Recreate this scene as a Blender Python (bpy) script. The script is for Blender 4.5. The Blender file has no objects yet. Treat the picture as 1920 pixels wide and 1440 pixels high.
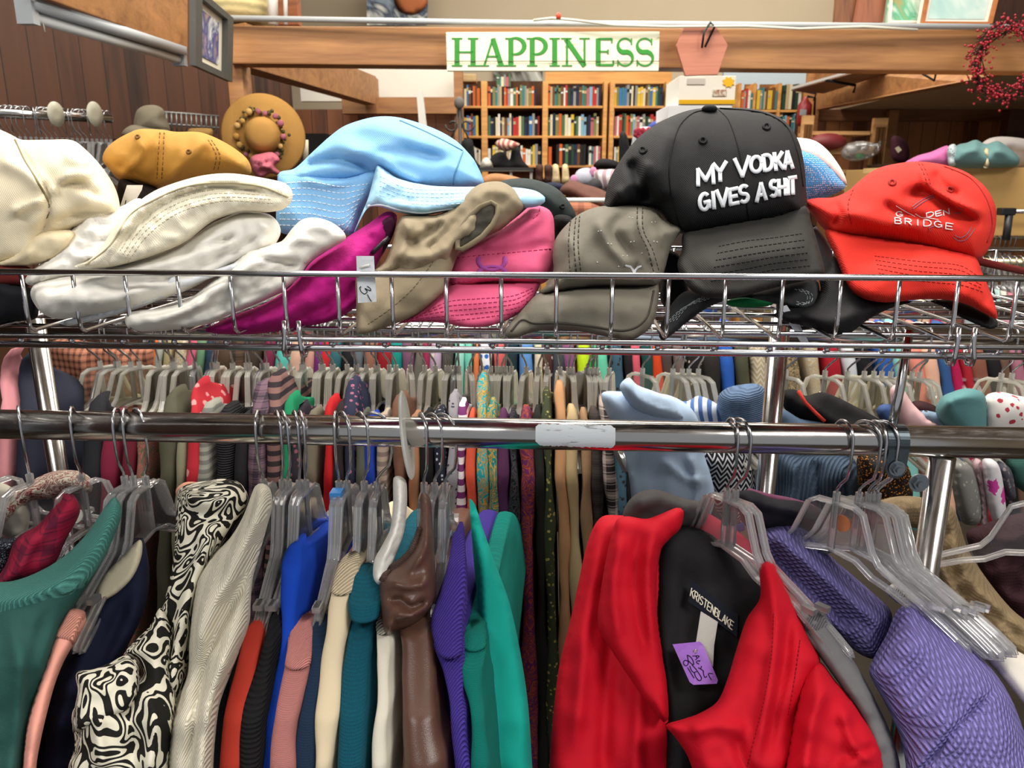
import bpy, bmesh, math, random
import numpy as np
from mathutils import Vector, Matrix, noise
from mathutils.geometry import delaunay_2d_cdt

# ---------------------------------------------------------------- camera, light, exposure
SC = bpy.context.scene
COL = SC.collection
PITCH = math.radians(14.4)
FPX = 1442.0
cam_d = bpy.data.cameras.new('camera')
cam = bpy.data.objects.new('camera', cam_d); COL.objects.link(cam)
cam.location = (0, 0, 0)
cam.rotation_euler = (math.radians(90) - PITCH, 0, 0)
cam_d.sensor_width = 36; cam_d.lens = FPX / 1920 * 36
cam_d.clip_start = .02; cam_d.clip_end = 60
cam_d.dof.use_dof = True; cam_d.dof.focus_distance = .80; cam_d.dof.aperture_fstop = 13
SC.camera = cam
EYE = 1.65                       # the camera is the origin; the floor is 1.65 m below
SC.view_settings.view_transform = 'Standard'; SC.view_settings.look = 'None'
SC.view_settings.gamma = 1; SC.view_settings.use_curve_mapping = False
SC.view_settings.exposure = 0.35

SC.cycles.transparent_max_bounces = 48; SC.cycles.max_bounces = 20; SC.cycles.transmission_bounces = 16; SC.cycles.glossy_bounces = 6; SC.cycles.diffuse_bounces = 4
w = bpy.data.worlds.new('world'); SC.world = w; w.use_nodes = True
wn = w.node_tree.nodes['Background']
wn.inputs[0].default_value = (.93, .96, 1, 1); wn.inputs[1].default_value = .32

def area(name, loc, target, size, power, col=(1, 1, 1), sy=None):
    d = bpy.data.lights.new(name, 'AREA'); d.energy = power; d.color = col
    d.size = size
    if sy: d.shape = 'RECTANGLE'; d.size_y = sy
    o = bpy.data.objects.new(name, d); COL.objects.link(o); o.location = loc
    o.rotation_euler = (Vector(target) - Vector(loc)).to_track_quat('-Z', 'Y').to_euler()
    return o
area('overhead_lamp', (1.5, -.35, 1.35), (.35, .75, -.4), 1.0, 25, (1, .97, .93), .4)
area('overhead_lamp', (-1.3, -.5, 1.5), (-.3, .9, -.3), 1.2, 19, (1, .97, .93), .4)
area('overhead_lamp', (0, 1.15, 1.75), (0, 1.1, -1), 2.6, 30, (1, .95, .87), .5)
area('overhead_lamp', (0, 1.75, 1.7), (0, 1.35, -.6), 3.0, 62, (1, .95, .86), .4)  # added lamp over the second rail, brightens its hangers; no such fixture seen
area('overhead_lamp', (.3, 3.6, 1.75), (.3, 3.8, -1), 3.4, 70, (1, .94, .85), 1.2)
area('overhead_lamp', (1.0, 5.4, 2.2), (.6, 6.9, -.1), 4.5, 75, (1, .96, .88), .8)

# ---------------------------------------------------------------- pixel rays
CP, SP = math.cos(PITCH), math.sin(PITCH)
def ray(px, py):
    u = 720 - py
    return np.array([(px - 960), FPX * CP + u * SP, -FPX * SP + u * CP])
def P(px, py, Y):
    r = ray(px, py); return Vector(r * (Y / r[1]))
def rays(pts):
    pts = np.asarray(pts, float); u = 720 - pts[:, 1]
    return np.stack([pts[:, 0] - 960, FPX * CP + u * SP, -FPX * SP + u * CP], 1)
TH = math.radians(3.4)
AX = Vector((math.cos(TH), -math.sin(TH), 0)); BX = Vector((math.sin(TH), math.cos(TH), 0))
def hit(px, py, v):
    """where the ray meets the vertical plane lying v metres deep in the rack's own frame"""
    r = Vector(ray(px, py)); return r * (v / r.dot(BX))
def rk(u, v, z): return AX * u + BX * v + Vector((0, 0, z))

# ---------------------------------------------------------------- colours and materials
def lin(h):
    h = h.lstrip('#'); c = [int(h[i:i+2], 16) / 255 for i in (0, 2, 4)]
    return tuple(x / 12.92 if x <= .04045 else ((x + .055) / 1.055) ** 2.4 for x in c) + (1,)
MATS = {}
def mat(hexc, kind='plain', hex2=None, s=1.0, rough=.85, metal=0, bump=1.0, sheen=0.0):
    key = (hexc, kind, hex2, s, rough, metal, bump, sheen)
    if key in MATS: return MATS[key]
    m = bpy.data.materials.new(kind + '_' + hexc.lstrip('#')); m.use_nodes = True
    N, L = m.node_tree.nodes, m.node_tree.links
    b = N['Principled BSDF']; c1 = lin(hexc); c2 = lin(hex2) if hex2 else c1
    b.inputs['Base Color'].default_value = c1; b.inputs['Roughness'].default_value = rough
    b.inputs['Metallic'].default_value = metal
    if sheen: b.inputs['Sheen Weight'].default_value = sheen
    if rough > .6: b.inputs['Specular IOR Level'].default_value = .25
    tc = N.new('ShaderNodeTexCoord'); co = tc.outputs['Object']
    def nz(scale, det=4, dist=0.0, vec=None):
        n = N.new('ShaderNodeTexNoise'); n.inputs['Scale'].default_value = scale
        n.inputs['Detail'].default_value = det; n.inputs['Distortion'].default_value = dist
        L.new(vec or co, n.inputs['Vector']); return n.outputs['Fac']
    def wave(scale, d='X', dist=0.0, prof='SIN', vec=None, ds=2.0):
        n = N.new('ShaderNodeTexWave'); n.bands_direction = d; n.wave_profile = prof
        n.inputs['Scale'].default_value = scale; n.inputs['Distortion'].default_value = dist
        n.inputs['Detail Scale'].default_value = ds
        L.new(vec or co, n.inputs['Vector']); return n.outputs['Fac']
    def ramp(fac, stops, const=False):
        r = N.new('ShaderNodeValToRGB'); e = r.color_ramp.elements
        if const: r.color_ramp.interpolation = 'CONSTANT'
        while len(e) < len(stops): e.new(.5)
        for k, (p, c) in enumerate(stops): e[k].position = p; e[k].color = c
        L.new(fac, r.inputs[0]); return r.outputs['Color']
    def math_(op, a, b_=None):
        n = N.new('ShaderNodeMath'); n.operation = op
        for i, v in enumerate((a, b_)):
            if v is None: continue
            if isinstance(v, (int, float)): n.inputs[i].default_value = v
            else: L.new(v, n.inputs[i])
        return n.outputs[0]
    def mixc(fac, a, b_, mode='MIX'):
        n = N.new('ShaderNodeMix'); n.data_type = 'RGBA'; n.blend_type = mode
        for i, v in ((0, fac), (6, a), (7, b_)):
            if isinstance(v, (int, float, tuple)): n.inputs[i].default_value = v
            else: L.new(v, n.inputs[i])
        return n.outputs[2]
    def setc(c): L.new(c, b.inputs['Base Color'])
    def rot(vec, eul, sc=(1, 1, 1)):
        n = N.new('ShaderNodeMapping'); n.inputs['Rotation'].default_value = [math.radians(a) for a in eul]
        n.inputs['Scale'].default_value = sc; L.new(vec, n.inputs['Vector']); return n.outputs['Vector']
    def dobump(h, dist, st=1.0):
        n = N.new('ShaderNodeBump'); n.inputs['Distance'].default_value = dist
        n.inputs['Strength'].default_value = min(1, st * bump); L.new(h, n.inputs['Height'])
        L.new(n.outputs[0], b.inputs['Normal'])
    dk = tuple(x * .62 for x in c1[:3]) + (1,)
    if kind == 'fabric':
        n1 = nz(14 * s); n2 = nz(900)
        setc(mixc(n1, tuple(x * .86 for x in c1[:3]) + (1,), tuple(min(1, x * 1.12) for x in c1[:3]) + (1,)))
        h = math_('ADD', math_('MULTIPLY', n2, .3), math_('MULTIPLY', nz(60 * s, 3), 1.0)); dobump(h, .0012, .5)
    elif kind == 'twill':
        wv = wave(190, 'X', 0, vec=rot(co, (0, 40, 0))); n1 = nz(18)
        setc(mixc(n1, tuple(x * .88 for x in c1[:3]) + (1,), tuple(min(1, x * 1.08) for x in c1[:3]) + (1,)))
        dobump(math_('ADD', math_('MULTIPLY', wv, .5), nz(55, 3)), .0008, .45)
    elif kind == 'knit':
        wv = wave(130 * s, 'Z', 3.5, ds=22); wx = wave(140 * s, 'X', 3.0, ds=22)
        k = math_('MULTIPLY', wv, math_('ADD', wx, .35))
        setc(mixc(k, tuple(x * .66 for x in c1[:3]) + (1,), tuple(min(1, x * 1.12) for x in c1[:3]) + (1,)))
        dobump(math_('ADD', k, math_('MULTIPLY', nz(400), .8)), .0011, .8)
    elif kind == 'rib':
        wv = wave(75 * s, 'X', .6, ds=6, vec=rot(co, (0, 0, 42)))
        setc(mixc(wv, tuple(x * .6 for x in c1[:3]) + (1,), tuple(min(1, x * 1.08) for x in c1[:3]) + (1,)))
        dobump(wv, .002, .9)
    elif kind == 'hrib':
        wv = wave(100 * s, 'Z', 1.2, ds=5)
        setc(mixc(wv, tuple(x * .72 for x in c1[:3]) + (1,), tuple(min(1, x * 1.1) for x in c1[:3]) + (1,)))
        dobump(math_('ADD', wv, math_('MULTIPLY', nz(300), .4)), .0012, .8)
    elif kind == 'waffle':
        v = rot(co, (0, 38, 0))
        a = wave(62 * s, 'X', .6, vec=v, ds=10); c = wave(62 * s, 'Z', .6, vec=v, ds=10)
        k = math_('MULTIPLY', a, c); k = math_('POWER', k, .6)
        setc(mixc(k, tuple(x * .5 for x in c1[:3]) + (1,), tuple(min(1, x * 1.15) for x in c1[:3]) + (1,)))
        dobump(math_('ADD', k, math_('MULTIPLY', nz(500), .3)), .0028, 1)
    elif kind == 'herring':
        sx = N.new('ShaderNodeSeparateXYZ'); L.new(rot(co, (0, 14, 0)), sx.inputs[0])
        tri = math_('PINGPONG', sx.outputs[0], .011)
        q = math_('ADD', sx.outputs[2], math_('MULTIPLY', tri, 1.3))
        k = math_('ADD', math_('MULTIPLY', math_('SINE', math_('MULTIPLY', q, 2100 * s)), .5), .5)
        setc(mixc(k, tuple(x * .72 for x in c1[:3]) + (1,), c1)); dobump(k, .0012, .8)
    elif kind == 'swirl':
        n1 = nz(26 * s, 1, 2.2); wv = math_('PINGPONG', n1, .055)
        g = math_('GREATER_THAN', wv, .029)
        setc(mixc(g, c1, c2)); dobump(nz(60, 3), .001, .4)
    elif kind == 'paisley':
        n1 = nz(34 * s, 3, 1.6); n2 = nz(9 * s, 2)
        setc(ramp(math_('ADD', math_('MULTIPLY', math_('PINGPONG', n1, .08), 6), math_('MULTIPLY', n2, .5)),
             [(.0, c1), (.42, c1), (.5, c2), (.62, tuple(x * .6 for x in c2[:3]) + (1,)), (.75, c1)])); dobump(n1, .001, .3)
    elif kind == 'floral':
        vo = N.new('ShaderNodeTexVoronoi'); vo.inputs['Scale'].default_value = 62 * s
        L.new(co, vo.inputs['Vector'])
        g = math_('LESS_THAN', math_('ADD', vo.outputs['Distance'], math_('MULTIPLY', nz(200), .3)), .42)
        setc(mixc(g, c1, c2)); dobump(nz(70), .001, .4)
    elif kind == 'dots':
        vo = N.new('ShaderNodeTexVoronoi'); vo.inputs['Scale'].default_value = 40 * s; vo.inputs['Randomness'].default_value = .3
        L.new(co, vo.inputs['Vector']); setc(mixc(math_('LESS_THAN', vo.outputs['Distance'], .3), c1, c2))
    elif kind == 'plaid':
        a = math_('GREATER_THAN', wave(8 * s, 'X'), .6); c = math_('GREATER_THAN', wave(8 * s, 'Z'), .6)
        f = math_('GREATER_THAN', wave(24 * s, 'Z'), .93)
        k = math_('ADD', math_('MULTIPLY', a, .45), math_('MULTIPLY', c, .45))
        setc(mixc(math_('MINIMUM', math_('ADD', k, math_('MULTIPLY', f, .5)), 1.0), c1, c2)); dobump(nz(80), .001, .4)
    elif kind == 'stripe':
        k = math_('GREATER_THAN', wave(14 * s, 'Z', .6, ds=1), .5); setc(mixc(k, c1, c2)); dobump(nz(80), .001, .4)
    elif kind == 'vstripe':
        k = math_('GREATER_THAN', wave(26 * s, 'X', .6, ds=1, vec=rot(co, (0, 12, 20))), .5); setc(mixc(k, c1, c2)); dobump(nz(80), .001, .4)
    elif kind == 'zigzag':
        sx = N.new('ShaderNodeSeparateXYZ'); L.new(co, sx.inputs[0])
        q = math_('ADD', sx.outputs[2], math_('MULTIPLY', math_('PINGPONG', sx.outputs[0], .008), 1.6))
        k = math_('GREATER_THAN', math_('SINE', math_('MULTIPLY', q, 480 * s)), .35); setc(mixc(k, c1, c2))
    elif kind == 'mesh':
        vo = N.new('ShaderNodeTexVoronoi'); vo.inputs['Scale'].default_value = 420; vo.inputs['Randomness'].default_value = .25
        L.new(co, vo.inputs['Vector']); k = math_('LESS_THAN', vo.outputs['Distance'], .33)
        setc(mixc(k, c1, c2)); dobump(vo.outputs['Distance'], .001, .8)
    elif kind in ('wood', 'woodz'):
        sc = (.35 * s, 3 * s, 5 * s) if kind == 'wood' else (5 * s, 3 * s, .3 * s)
        v = rot(co, (0, 0, 0), sc); n1 = nz(3.2, 6, 1.4, v); n2 = nz(22, 4, .3, v)
        f = math_('ADD', math_('MULTIPLY', n1, .75), math_('MULTIPLY', n2, .25))
        setc(ramp(f, [(.3, c2), (.52, c1), (.7, tuple(min(1, x * 1.25) for x in c1[:3]) + (1,))])); dobump(n2, .002, .35)
    elif kind == 'planks':
        v = rot(co, (0, 0, 0), (4, 2, .35)); n1 = nz(3.5, 6, 1.2, v)
        sx = N.new('ShaderNodeSeparateXYZ'); L.new(co, sx.inputs[0])
        cell = math_('FLOOR', math_('MULTIPLY', sx.outputs[0], 8 * s)); wn_ = N.new('ShaderNodeTexWhiteNoise'); wn_.noise_dimensions = '1D'
        L.new(cell, wn_.inputs['W'])
        f = math_('ADD', math_('MULTIPLY', n1, .6), math_('MULTIPLY', wn_.outputs['Value'], .4))
        gap = math_('LESS_THAN', math_('FRACT', math_('MULTIPLY', sx.outputs[0], 8 * s)), .035)
        cc = ramp(f, [(.25, c2), (.5, c1), (.8, tuple(min(1, x * 1.35) for x in c1[:3]) + (1,))])
        setc(mixc(gap, cc, tuple(x * .25 for x in c2[:3]) + (1,))); dobump(math_('SUBTRACT', 1, gap), .004, .8)
    elif kind == 'paint':
        v = rot(co, (0, 0, 0), (1.5, 1, 9)); n1 = nz(9 * s, 5, .6, v); g = nz(30 * s, 4)
        setc(ramp(math_('ADD', math_('MULTIPLY', n1, .7), math_('MULTIPLY', g, .3)), [(.34, c2), (.42, c1)])); dobump(n1, .001, .3)
    elif kind == 'art':
        n1 = nz(5 * s, 4, 1.2)
        setc(ramp(n1, [(.3, c2), (.47, c1), (.6, (.8, .8, .72, 1)), (.72, c2)]))
    elif kind == 'spark':
        n1 = nz(900 * s, 1); setc(mixc(math_('GREATER_THAN', n1, .62), c1, c2)); b.inputs['Roughness'].default_value = .5
    elif kind == 'wall':
        setc(mixc(nz(1.5, 3), c1, c2)); dobump(nz(60), .001, .2)
    MATS[key] = m; return m

def chrome(name='chrome', c=(.62, .62, .64, 1), rough=.12):
    if name in MATS: return MATS[name]
    m = bpy.data.materials.new(name); m.use_nodes = True; b = m.node_tree.nodes['Principled BSDF']
    b.inputs['Base Color'].default_value = c; b.inputs['Metallic'].default_value = 1
    N, L = m.node_tree.nodes, m.node_tree.links
    n = N.new('ShaderNodeTexNoise'); n.inputs['Scale'].default_value = 45; n.inputs['Detail'].default_value = 5
    tc = N.new('ShaderNodeTexCoord'); L.new(tc.outputs['Object'], n.inputs['Vector'])
    r = N.new('ShaderNodeMapRange'); r.inputs['To Min'].default_value = rough * .6; r.inputs['To Max'].default_value = rough * 1.7
    L.new(n.outputs['Fac'], r.inputs['Value']); L.new(r.outputs[0], b.inputs['Roughness'])
    MATS[name] = m; return m
def clear(name='clear_plastic', tint=(.99, .99, .99, 1), fog=.10, glass=.4, ior=1.7):
    """see-through plastic: partly refracting, sharp reflections and a little milkiness"""
    if name in MATS: return MATS[name]
    m = bpy.data.materials.new(name); m.use_nodes = True; N, L = m.node_tree.nodes, m.node_tree.links
    N.remove(N['Principled BSDF']); out = N['Material Output']
    def mx(f, a, b_):
        n = N.new('ShaderNodeMixShader')
        if isinstance(f, float): n.inputs[0].default_value = f
        else: L.new(f, n.inputs[0])
        L.new(a, n.inputs[1]); L.new(b_, n.inputs[2]); return n.outputs[0]
    t = N.new('ShaderNodeBsdfTransparent'); t.inputs[0].default_value = tint
    gl = N.new('ShaderNodeBsdfGlass'); gl.inputs['IOR'].default_value = 1.35; gl.inputs['Roughness'].default_value = .03; gl.inputs[0].default_value = (1, 1, 1, 1)
    d = N.new('ShaderNodeBsdfTranslucent'); d.inputs[0].default_value = tuple(min(1, x * .98) for x in tint[:3]) + (1,)
    d2 = N.new('ShaderNodeBsdfDiffuse'); d2.inputs[0].default_value = d.inputs[0].default_value
    g = N.new('ShaderNodeBsdfGlossy'); g.inputs[0].default_value = (1, 1, 1, 1); g.inputs['Roughness'].default_value = .09
    body = mx(glass, t.outputs[0], gl.outputs[0]); body = mx(fog, body, mx(.5, d.outputs[0], d2.outputs[0]))
    f = N.new('ShaderNodeFresnel'); f.inputs['IOR'].default_value = ior
    L.new(mx(f.outputs[0], body, g.outputs[0]), out.inputs['Surface']); MATS[name] = m; return m
CHROME = chrome(); WIRE = chrome('hook_steel', (.5, .51, .53, 1), .2)
RAILM = chrome('rail_chrome', (.52, .50, .48, 1), .15)
CLEAR = clear('clear_plastic', (.995, .996, .998, 1), .24, .25, 1.8); WEB = clear('clear_web', (.994, .996, .998, 1), .03, .0, 1.33)
CLEARY = clear('yellowed_lit_plastic', (1, .98, .90, 1), .80, .15, 1.6); WEBY = clear('yellowed_web', (.995, .99, .95, 1), .05, .0, 1.3)  # yellowed tint; milkiness raised to paint the second-rail rims as brightly lit

# ---------------------------------------------------------------- objects
def wloc(o):
    v = Vector((0, 0, 0))
    while o is not None: v += o.location; o = o.parent
    return v
def tag(o, label=None, cat=None, group=None, kind=None):
    if label: o['label'] = label
    if cat: o['category'] = cat
    if group: o['group'] = group
    if kind: o['kind'] = kind
    return o
def thing(name, label, cat, loc, group=None):
    o = bpy.data.objects.new(name, None); COL.objects.link(o); o.location = loc
    o.empty_display_size = .02
    return tag(o, label, cat, group)
def obj(name, bm, m, parent=None, smooth=True, org=None, label=None, cat=None, group=None, kind=None):
    me = bpy.data.meshes.new(name)
    if isinstance(bm, tuple):
        me.from_pydata([tuple(v) for v in bm[0]], [], bm[1])
    else:
        bm.to_mesh(me); bm.free()
    base = wloc(parent) if parent is not None else Vector((0, 0, 0))
    if org is None:
        n = len(me.vertices)
        a = np.empty(n * 3); me.vertices.foreach_get('co', a); a = a.reshape(-1, 3)
        org = Vector(((a[:, 0].min() + a[:, 0].max()) / 2, (a[:, 1].min() + a[:, 1].max()) / 2, a[:, 2].min()))
    org = Vector(org)
    me.transform(Matrix.Translation(-org))
    b2 = bmesh.new(); b2.from_mesh(me); bmesh.ops.recalc_face_normals(b2, faces=b2.faces); b2.to_mesh(me); b2.free()
    me.polygons.foreach_set('use_smooth', [smooth] * len(me.polygons))
    for mm in (m if isinstance(m, (list, tuple)) else [m]): me.materials.append(mm)
    o = bpy.data.objects.new(name, me); COL.objects.link(o)
    if parent is not None: o.parent = parent
    o.location = org - base
    return tag(o, label, cat, group, kind)
def copytree(o, parent=None, loc=None, rotz=None):
    c = o.copy(); COL.objects.link(c); c.parent = parent
    if loc is not None: c.location = loc
    if rotz is not None: c.rotation_euler = (0, 0, rotz)
    for ch in list(o.children): copytree(ch, c)
    return c

def tube_into(bm, pts, r, n=8, closed=False, cap=True):
    pts = [Vector(p) for p in pts]; k = len(pts); rings = []
    up = Vector((0, 0, 1))
    prev = None
    for i, p in enumerate(pts):
        if closed: t = pts[(i + 1) % k] - pts[i - 1]
        else: t = pts[min(i + 1, k - 1)] - pts[max(i - 1, 0)]
        t.normalize()
        if prev is None:
            a = t.cross(up)
            if a.length < .1: a = t.cross(Vector((1, 0, 0)))
            a.normalize()
        else:
            a = prev - t * prev.dot(t)
            if a.length < 1e-6: a = t.cross(up)
            a.normalize()
        prev = a; b = t.cross(a); rr = r[i] if isinstance(r, (list, tuple)) else r
        rings.append([bm.verts.new(p + (a * math.cos(2 * math.pi * j / n) + b * math.sin(2 * math.pi * j / n)) * rr) for j in range(n)])
    for i in range(k if closed else k - 1):
        A, B = rings[i], rings[(i + 1) % k]
        for j in range(n): bm.faces.new((A[j], A[(j + 1) % n], B[(j + 1) % n], B[j]))
    if cap and not closed:
        bm.faces.new(rings[0][::-1]); bm.faces.new(rings[-1])
    return bm
def tube(pts, r, n=8, closed=False):
    return tube_into(bmesh.new(), pts, r, n, closed)
def box_into(bm, c, ex, ey, ez, rotm=None):
    """box centred at c with half extents"""
    vs = []
    for sx in (-1, 1):
        for sy in (-1, 1):
            for sz in (-1, 1):
                v = Vector((sx * ex, sy * ey, sz * ez))
                if rotm is not None: v = rotm @ v
                vs.append(bm.verts.new(Vector(c) + v))
    for f in ((0, 1, 3, 2), (4, 6, 7, 5), (0, 4, 5, 1), (2, 3, 7, 6), (0, 2, 6, 4), (1, 5, 7, 3)):
        bm.faces.new([vs[i] for i in f])
    return bm
def box(c, ex, ey, ez, rotm=None, bev=0.0):
    bm = box_into(bmesh.new(), c, ex, ey, ez, rotm)
    if bev:
        bmesh.ops.bevel(bm, geom=bm.edges[:], offset=bev, segments=2, affect='EDGES', profile=.6)
    return bm
def prism(pts, thick, bev=0.0):
    """pts: world polygon; thick: vector to extrude along"""
    bm = bmesh.new(); t = Vector(thick)
    a = [bm.verts.new(p) for p in pts]; b = [bm.verts.new(Vector(p) + t) for p in pts]
    bm.faces.new(a); bm.faces.new(b[::-1]); n = len(a)
    for i in range(n): bm.faces.new((a[i], b[i], b[(i + 1) % n], a[(i + 1) % n]))
    if bev: bmesh.ops.bevel(bm, geom=bm.edges[:], offset=bev, segments=2, affect='EDGES', profile=.6)
    return bm
def panel(px0, py0, px1, py1, Y, t=.02, bev=0.002):
    """upright board facing the aisle whose front face spans the given corners at distance Y"""
    a = P(px0, (py0 + py1) / 2, Y); b = P(px1, (py0 + py1) / 2, Y)
    zt = P((px0 + px1) / 2, py0, Y).z; zb = P((px0 + px1) / 2, py1, Y).z
    return box(((a.x + b.x) / 2, Y + t / 2, (zt + zb) / 2), abs(b.x - a.x) / 2, t / 2, abs(zt - zb) / 2, bev=bev)
def ball_into(bm, c, r, sub=1, sc=(1, 1, 1)):
    m = Matrix.Translation(Vector(c)) @ Matrix.Diagonal((sc[0], sc[1], sc[2], 1))
    bmesh.ops.create_icosphere(bm, subdivisions=sub, radius=r, matrix=m)
def lathe(prof, seg=32, c=(0, 0, 0), axis='Z'):
    """prof: list of (radius, height)"""
    bm = bmesh.new(); rings = []
    for (r, h) in prof:
        ring = []
        for j in range(seg):
            a = 2 * math.pi * j / seg; v = Vector((r * math.cos(a), r * math.sin(a), h))
            if axis == 'Y': v = Vector((v.x, v.z, v.y))
            ring.append(bm.verts.new(Vector(c) + v))
        rings.append(ring)
    for A, B in zip(rings[:-1], rings[1:]):
        for j in range(seg): bm.faces.new((A[j], A[(j + 1) % seg], B[(j + 1) % seg], B[j]))
    bm.faces.new(rings[0][::-1]); bm.faces.new(rings[-1]); return bm

# ---------------------------------------------------------------- soft bodies from outlines
def catmull(pts, closed=True, step=7.0):
    pts = [np.array(p, float) for p in pts]; n = len(pts); out = []
    rng = range(n) if closed else range(n - 1)
    for i in rng:
        if closed: p0, p1, p2, p3 = pts[i - 1], pts[i], pts[(i + 1) % n], pts[(i + 2) % n]
        else: p0, p1, p2, p3 = pts[max(i - 1, 0)], pts[i], pts[i + 1], pts[min(i + 2, n - 1)]
        L = np.linalg.norm(p2 - p1); k = max(1, int(round(L / step)))
        # centripetal-ish: damp the tangents
        m1 = (p2 - p0) * .5; m2 = (p3 - p1) * .5
        for m in (m1, m2):
            l = np.linalg.norm(m)
            if l > L: m *= L / l
        for j in range(k):
            t = j / k; t2, t3 = t * t, t ** 3
            out.append((2*t3 - 3*t2 + 1) * p1 + (t3 - 2*t2 + t) * m1 + (-2*t3 + 3*t2) * p2 + (t3 - t2) * m2)
    if not closed: out.append(pts[-1])
    return np.array(out)
def dseg(p, a, b):
    """distance of points p (N,2) to the segments a->b (M,2) : (N,M)"""
    ab = b - a; L2 = (ab ** 2).sum(1) + 1e-9
    ap = p[:, None, :] - a[None]; t = np.clip((ap * ab[None]).sum(2) / L2[None], 0, 1)
    return np.sqrt(((ap - t[..., None] * ab[None]) ** 2).sum(2)), t
def inside(p, poly):
    x, y = p[:, 0][:, None], p[:, 1][:, None]; a = poly; b = np.roll(poly, -1, 0)
    c = ((a[:, 1][None] > y) != (b[:, 1][None] > y))
    xi = (b[:, 0] - a[:, 0])[None] * (y - a[:, 1][None]) / ((b[:, 1] - a[:, 1])[None] + 1e-12) + a[:, 0][None]
    return (np.sum(c & (x < xi), 1) % 2) == 1
FOLD = 1.0; NZM = 1.5
class Pad:
    """a stuffed cloth volume: an outline at a real distance, rounded to the front and the back.
    Y: number or [(py, Y), ...]; yx: change of Y per pixel to the right; folds: [(polyline, height, width)]"""
    def __init__(s, out, Y, depth=.02, R=None, back=.6, folds=(), nz=0.0, ns=.02, step=7, yx=0.0, sharp=False, shape=None, seed=0):
        s.out = catmull(out, True, step) if not sharp else s.dens(out, step)
        s.Y, s.depth, s.back, s.folds, s.nz, s.ns, s.step, s.yx, s.shape, s.seed = Y, depth, back, folds, nz, ns, step, yx, shape, seed
        s.cx = s.out[:, 0].mean(); s.cy = s.out[:, 1].mean()
        s.w = s.out[:, 0].max() - s.out[:, 0].min(); s.hh = s.out[:, 1].max() - s.out[:, 1].min()
        s.x0, s.y0 = s.out[:, 0].min(), s.out[:, 1].min()
        s.R = R or min(s.w, s.hh) * .45
    @staticmethod
    def dens(out, step):
        r = []; n = len(out)
        for i in range(n):
            a, b = np.array(out[i], float), np.array(out[(i + 1) % n], float)
            k = max(1, int(np.linalg.norm(b - a) / step))
            for j in range(k): r.append(a + (b - a) * j / k)
        return np.array(r)
    def base(s, p):
        if isinstance(s.Y, (int, float)): y = np.full(len(p), float(s.Y))
        else: y = np.interp(p[:, 1], [a for a, _ in s.Y], [b for _, b in s.Y])
        y = y + (p[:, 0] - s.cx) * s.yx
        if s.shape is not None: y = y - s.shape((p[:, 0] - s.x0) / s.w, (p[:, 1] - s.y0) / s.hh)
        return y
    def edge(s, p):
        d, _ = dseg(p, s.out, np.roll(s.out, -1, 0)); return d.min(1)
    def prof(s, p, d=None):
        if d is None: d = s.edge(p)
        t = np.clip(d / s.R, 0, 1); return np.sqrt(np.maximum(0, 1 - (1 - t) ** 2))
    def wrinkle(s, p, d):
        h = np.zeros(len(p)); win = np.clip(d / 14, 0, 1)
        for line, amp, wd in s.folds:
            l = catmull(line, False, 12)
            dd, t = dseg(p, l[:-1], l[1:]); k = dd.argmin(1); m = dd.min(1)
            pos = (k + t[np.arange(len(p)), k]) / (len(l) - 1)
            tap = np.clip(np.minimum(pos, 1 - pos) * 5 + .15, 0, 1)
            h += amp * FOLD * np.exp(-(m / wd) ** 2) * tap
        if s.nz:
            q = [noise.noise(Vector((x * s.ns, y * s.ns * 1.2, s.seed * 3.7))) + .5 * noise.noise(Vector((x * s.ns * 2.3, y * s.ns * 2, s.seed * 3.7 + 9))) for x, y in p]
            h += s.nz * NZM * np.array(q)
        return h * win
    def front(s, p, off=0.0):
        p = np.asarray(p, float).reshape(-1, 2); d = s.edge(p)
        ins = inside(p, s.out); d = np.where(ins, d, 0)
        y = s.base(p) - s.depth * s.prof(p, d) - s.wrinkle(p, d) - off
        r = rays(p); return r * (y / r[:, 1])[:, None]
    def at(s, px, py, off=0.0): return Vector(s.front([(px, py)], off)[0])
    def mesh(s):
        o = s.out; st = s.step; xs = np.arange(o[:, 0].min(), o[:, 0].max(), st); ys = np.arange(o[:, 1].min(), o[:, 1].max(), st * .87)
        g = np.array([(x + (st / 2 if j % 2 else 0), y) for j, y in enumerate(ys) for x in xs])
        g = g[inside(g, o)]
        if len(g): g = g[s.edge(g) > st * .55]
        allp = np.vstack([o, g]) if len(g) else o
        n = len(o)
        v, e, f, ov, oe, of = delaunay_2d_cdt([Vector(p) for p in allp], [], [list(range(n))], 1, 1e-4)
        v = np.array([tuple(a) for a in v]); d = s.edge(v); bd = d < .2; d[bd] = 0
        pr = s.prof(v, d); wr = s.wrinkle(v, d); b = s.base(v); r = rays(v)
        yf = b - s.depth * pr - wr
        fr = r * (yf / r[:, 1])[:, None]
        yb = np.maximum(b + s.back * s.depth * pr - wr * .3, yf + .0012 * (pr > 0)); bk = r * (yb / r[:, 1])[:, None]
        idx = {}; verts = [tuple(a) for a in fr]
        for i in range(len(v)):
            if bd[i]: idx[i] = i
            else: idx[i] = len(verts); verts.append(tuple(bk[i]))
        faces = [tuple(a) for a in f] + [tuple(idx[k] for k in reversed(a)) for a in f]
        faces = [a for a in faces if len(set(a)) > 2]
        seen = set(); ff = []
        for a in faces:
            k = tuple(sorted(a))
            if k not in seen: seen.add(k); ff.append(a)
        return (verts, ff)
    def build(s, name, m, parent=None, **kw):
        if s.depth < .002: kw['smooth'] = False
        return obj(name, s.mesh(), m, parent, **kw)
    def line(s, pts, r=.0007, off=.0004, step=6, smooth=True):
        l = catmull(pts, False, step) if smooth else np.array(pts, float)
        return tube([Vector(a) for a in s.front(l, off)], r, 5)
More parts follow.
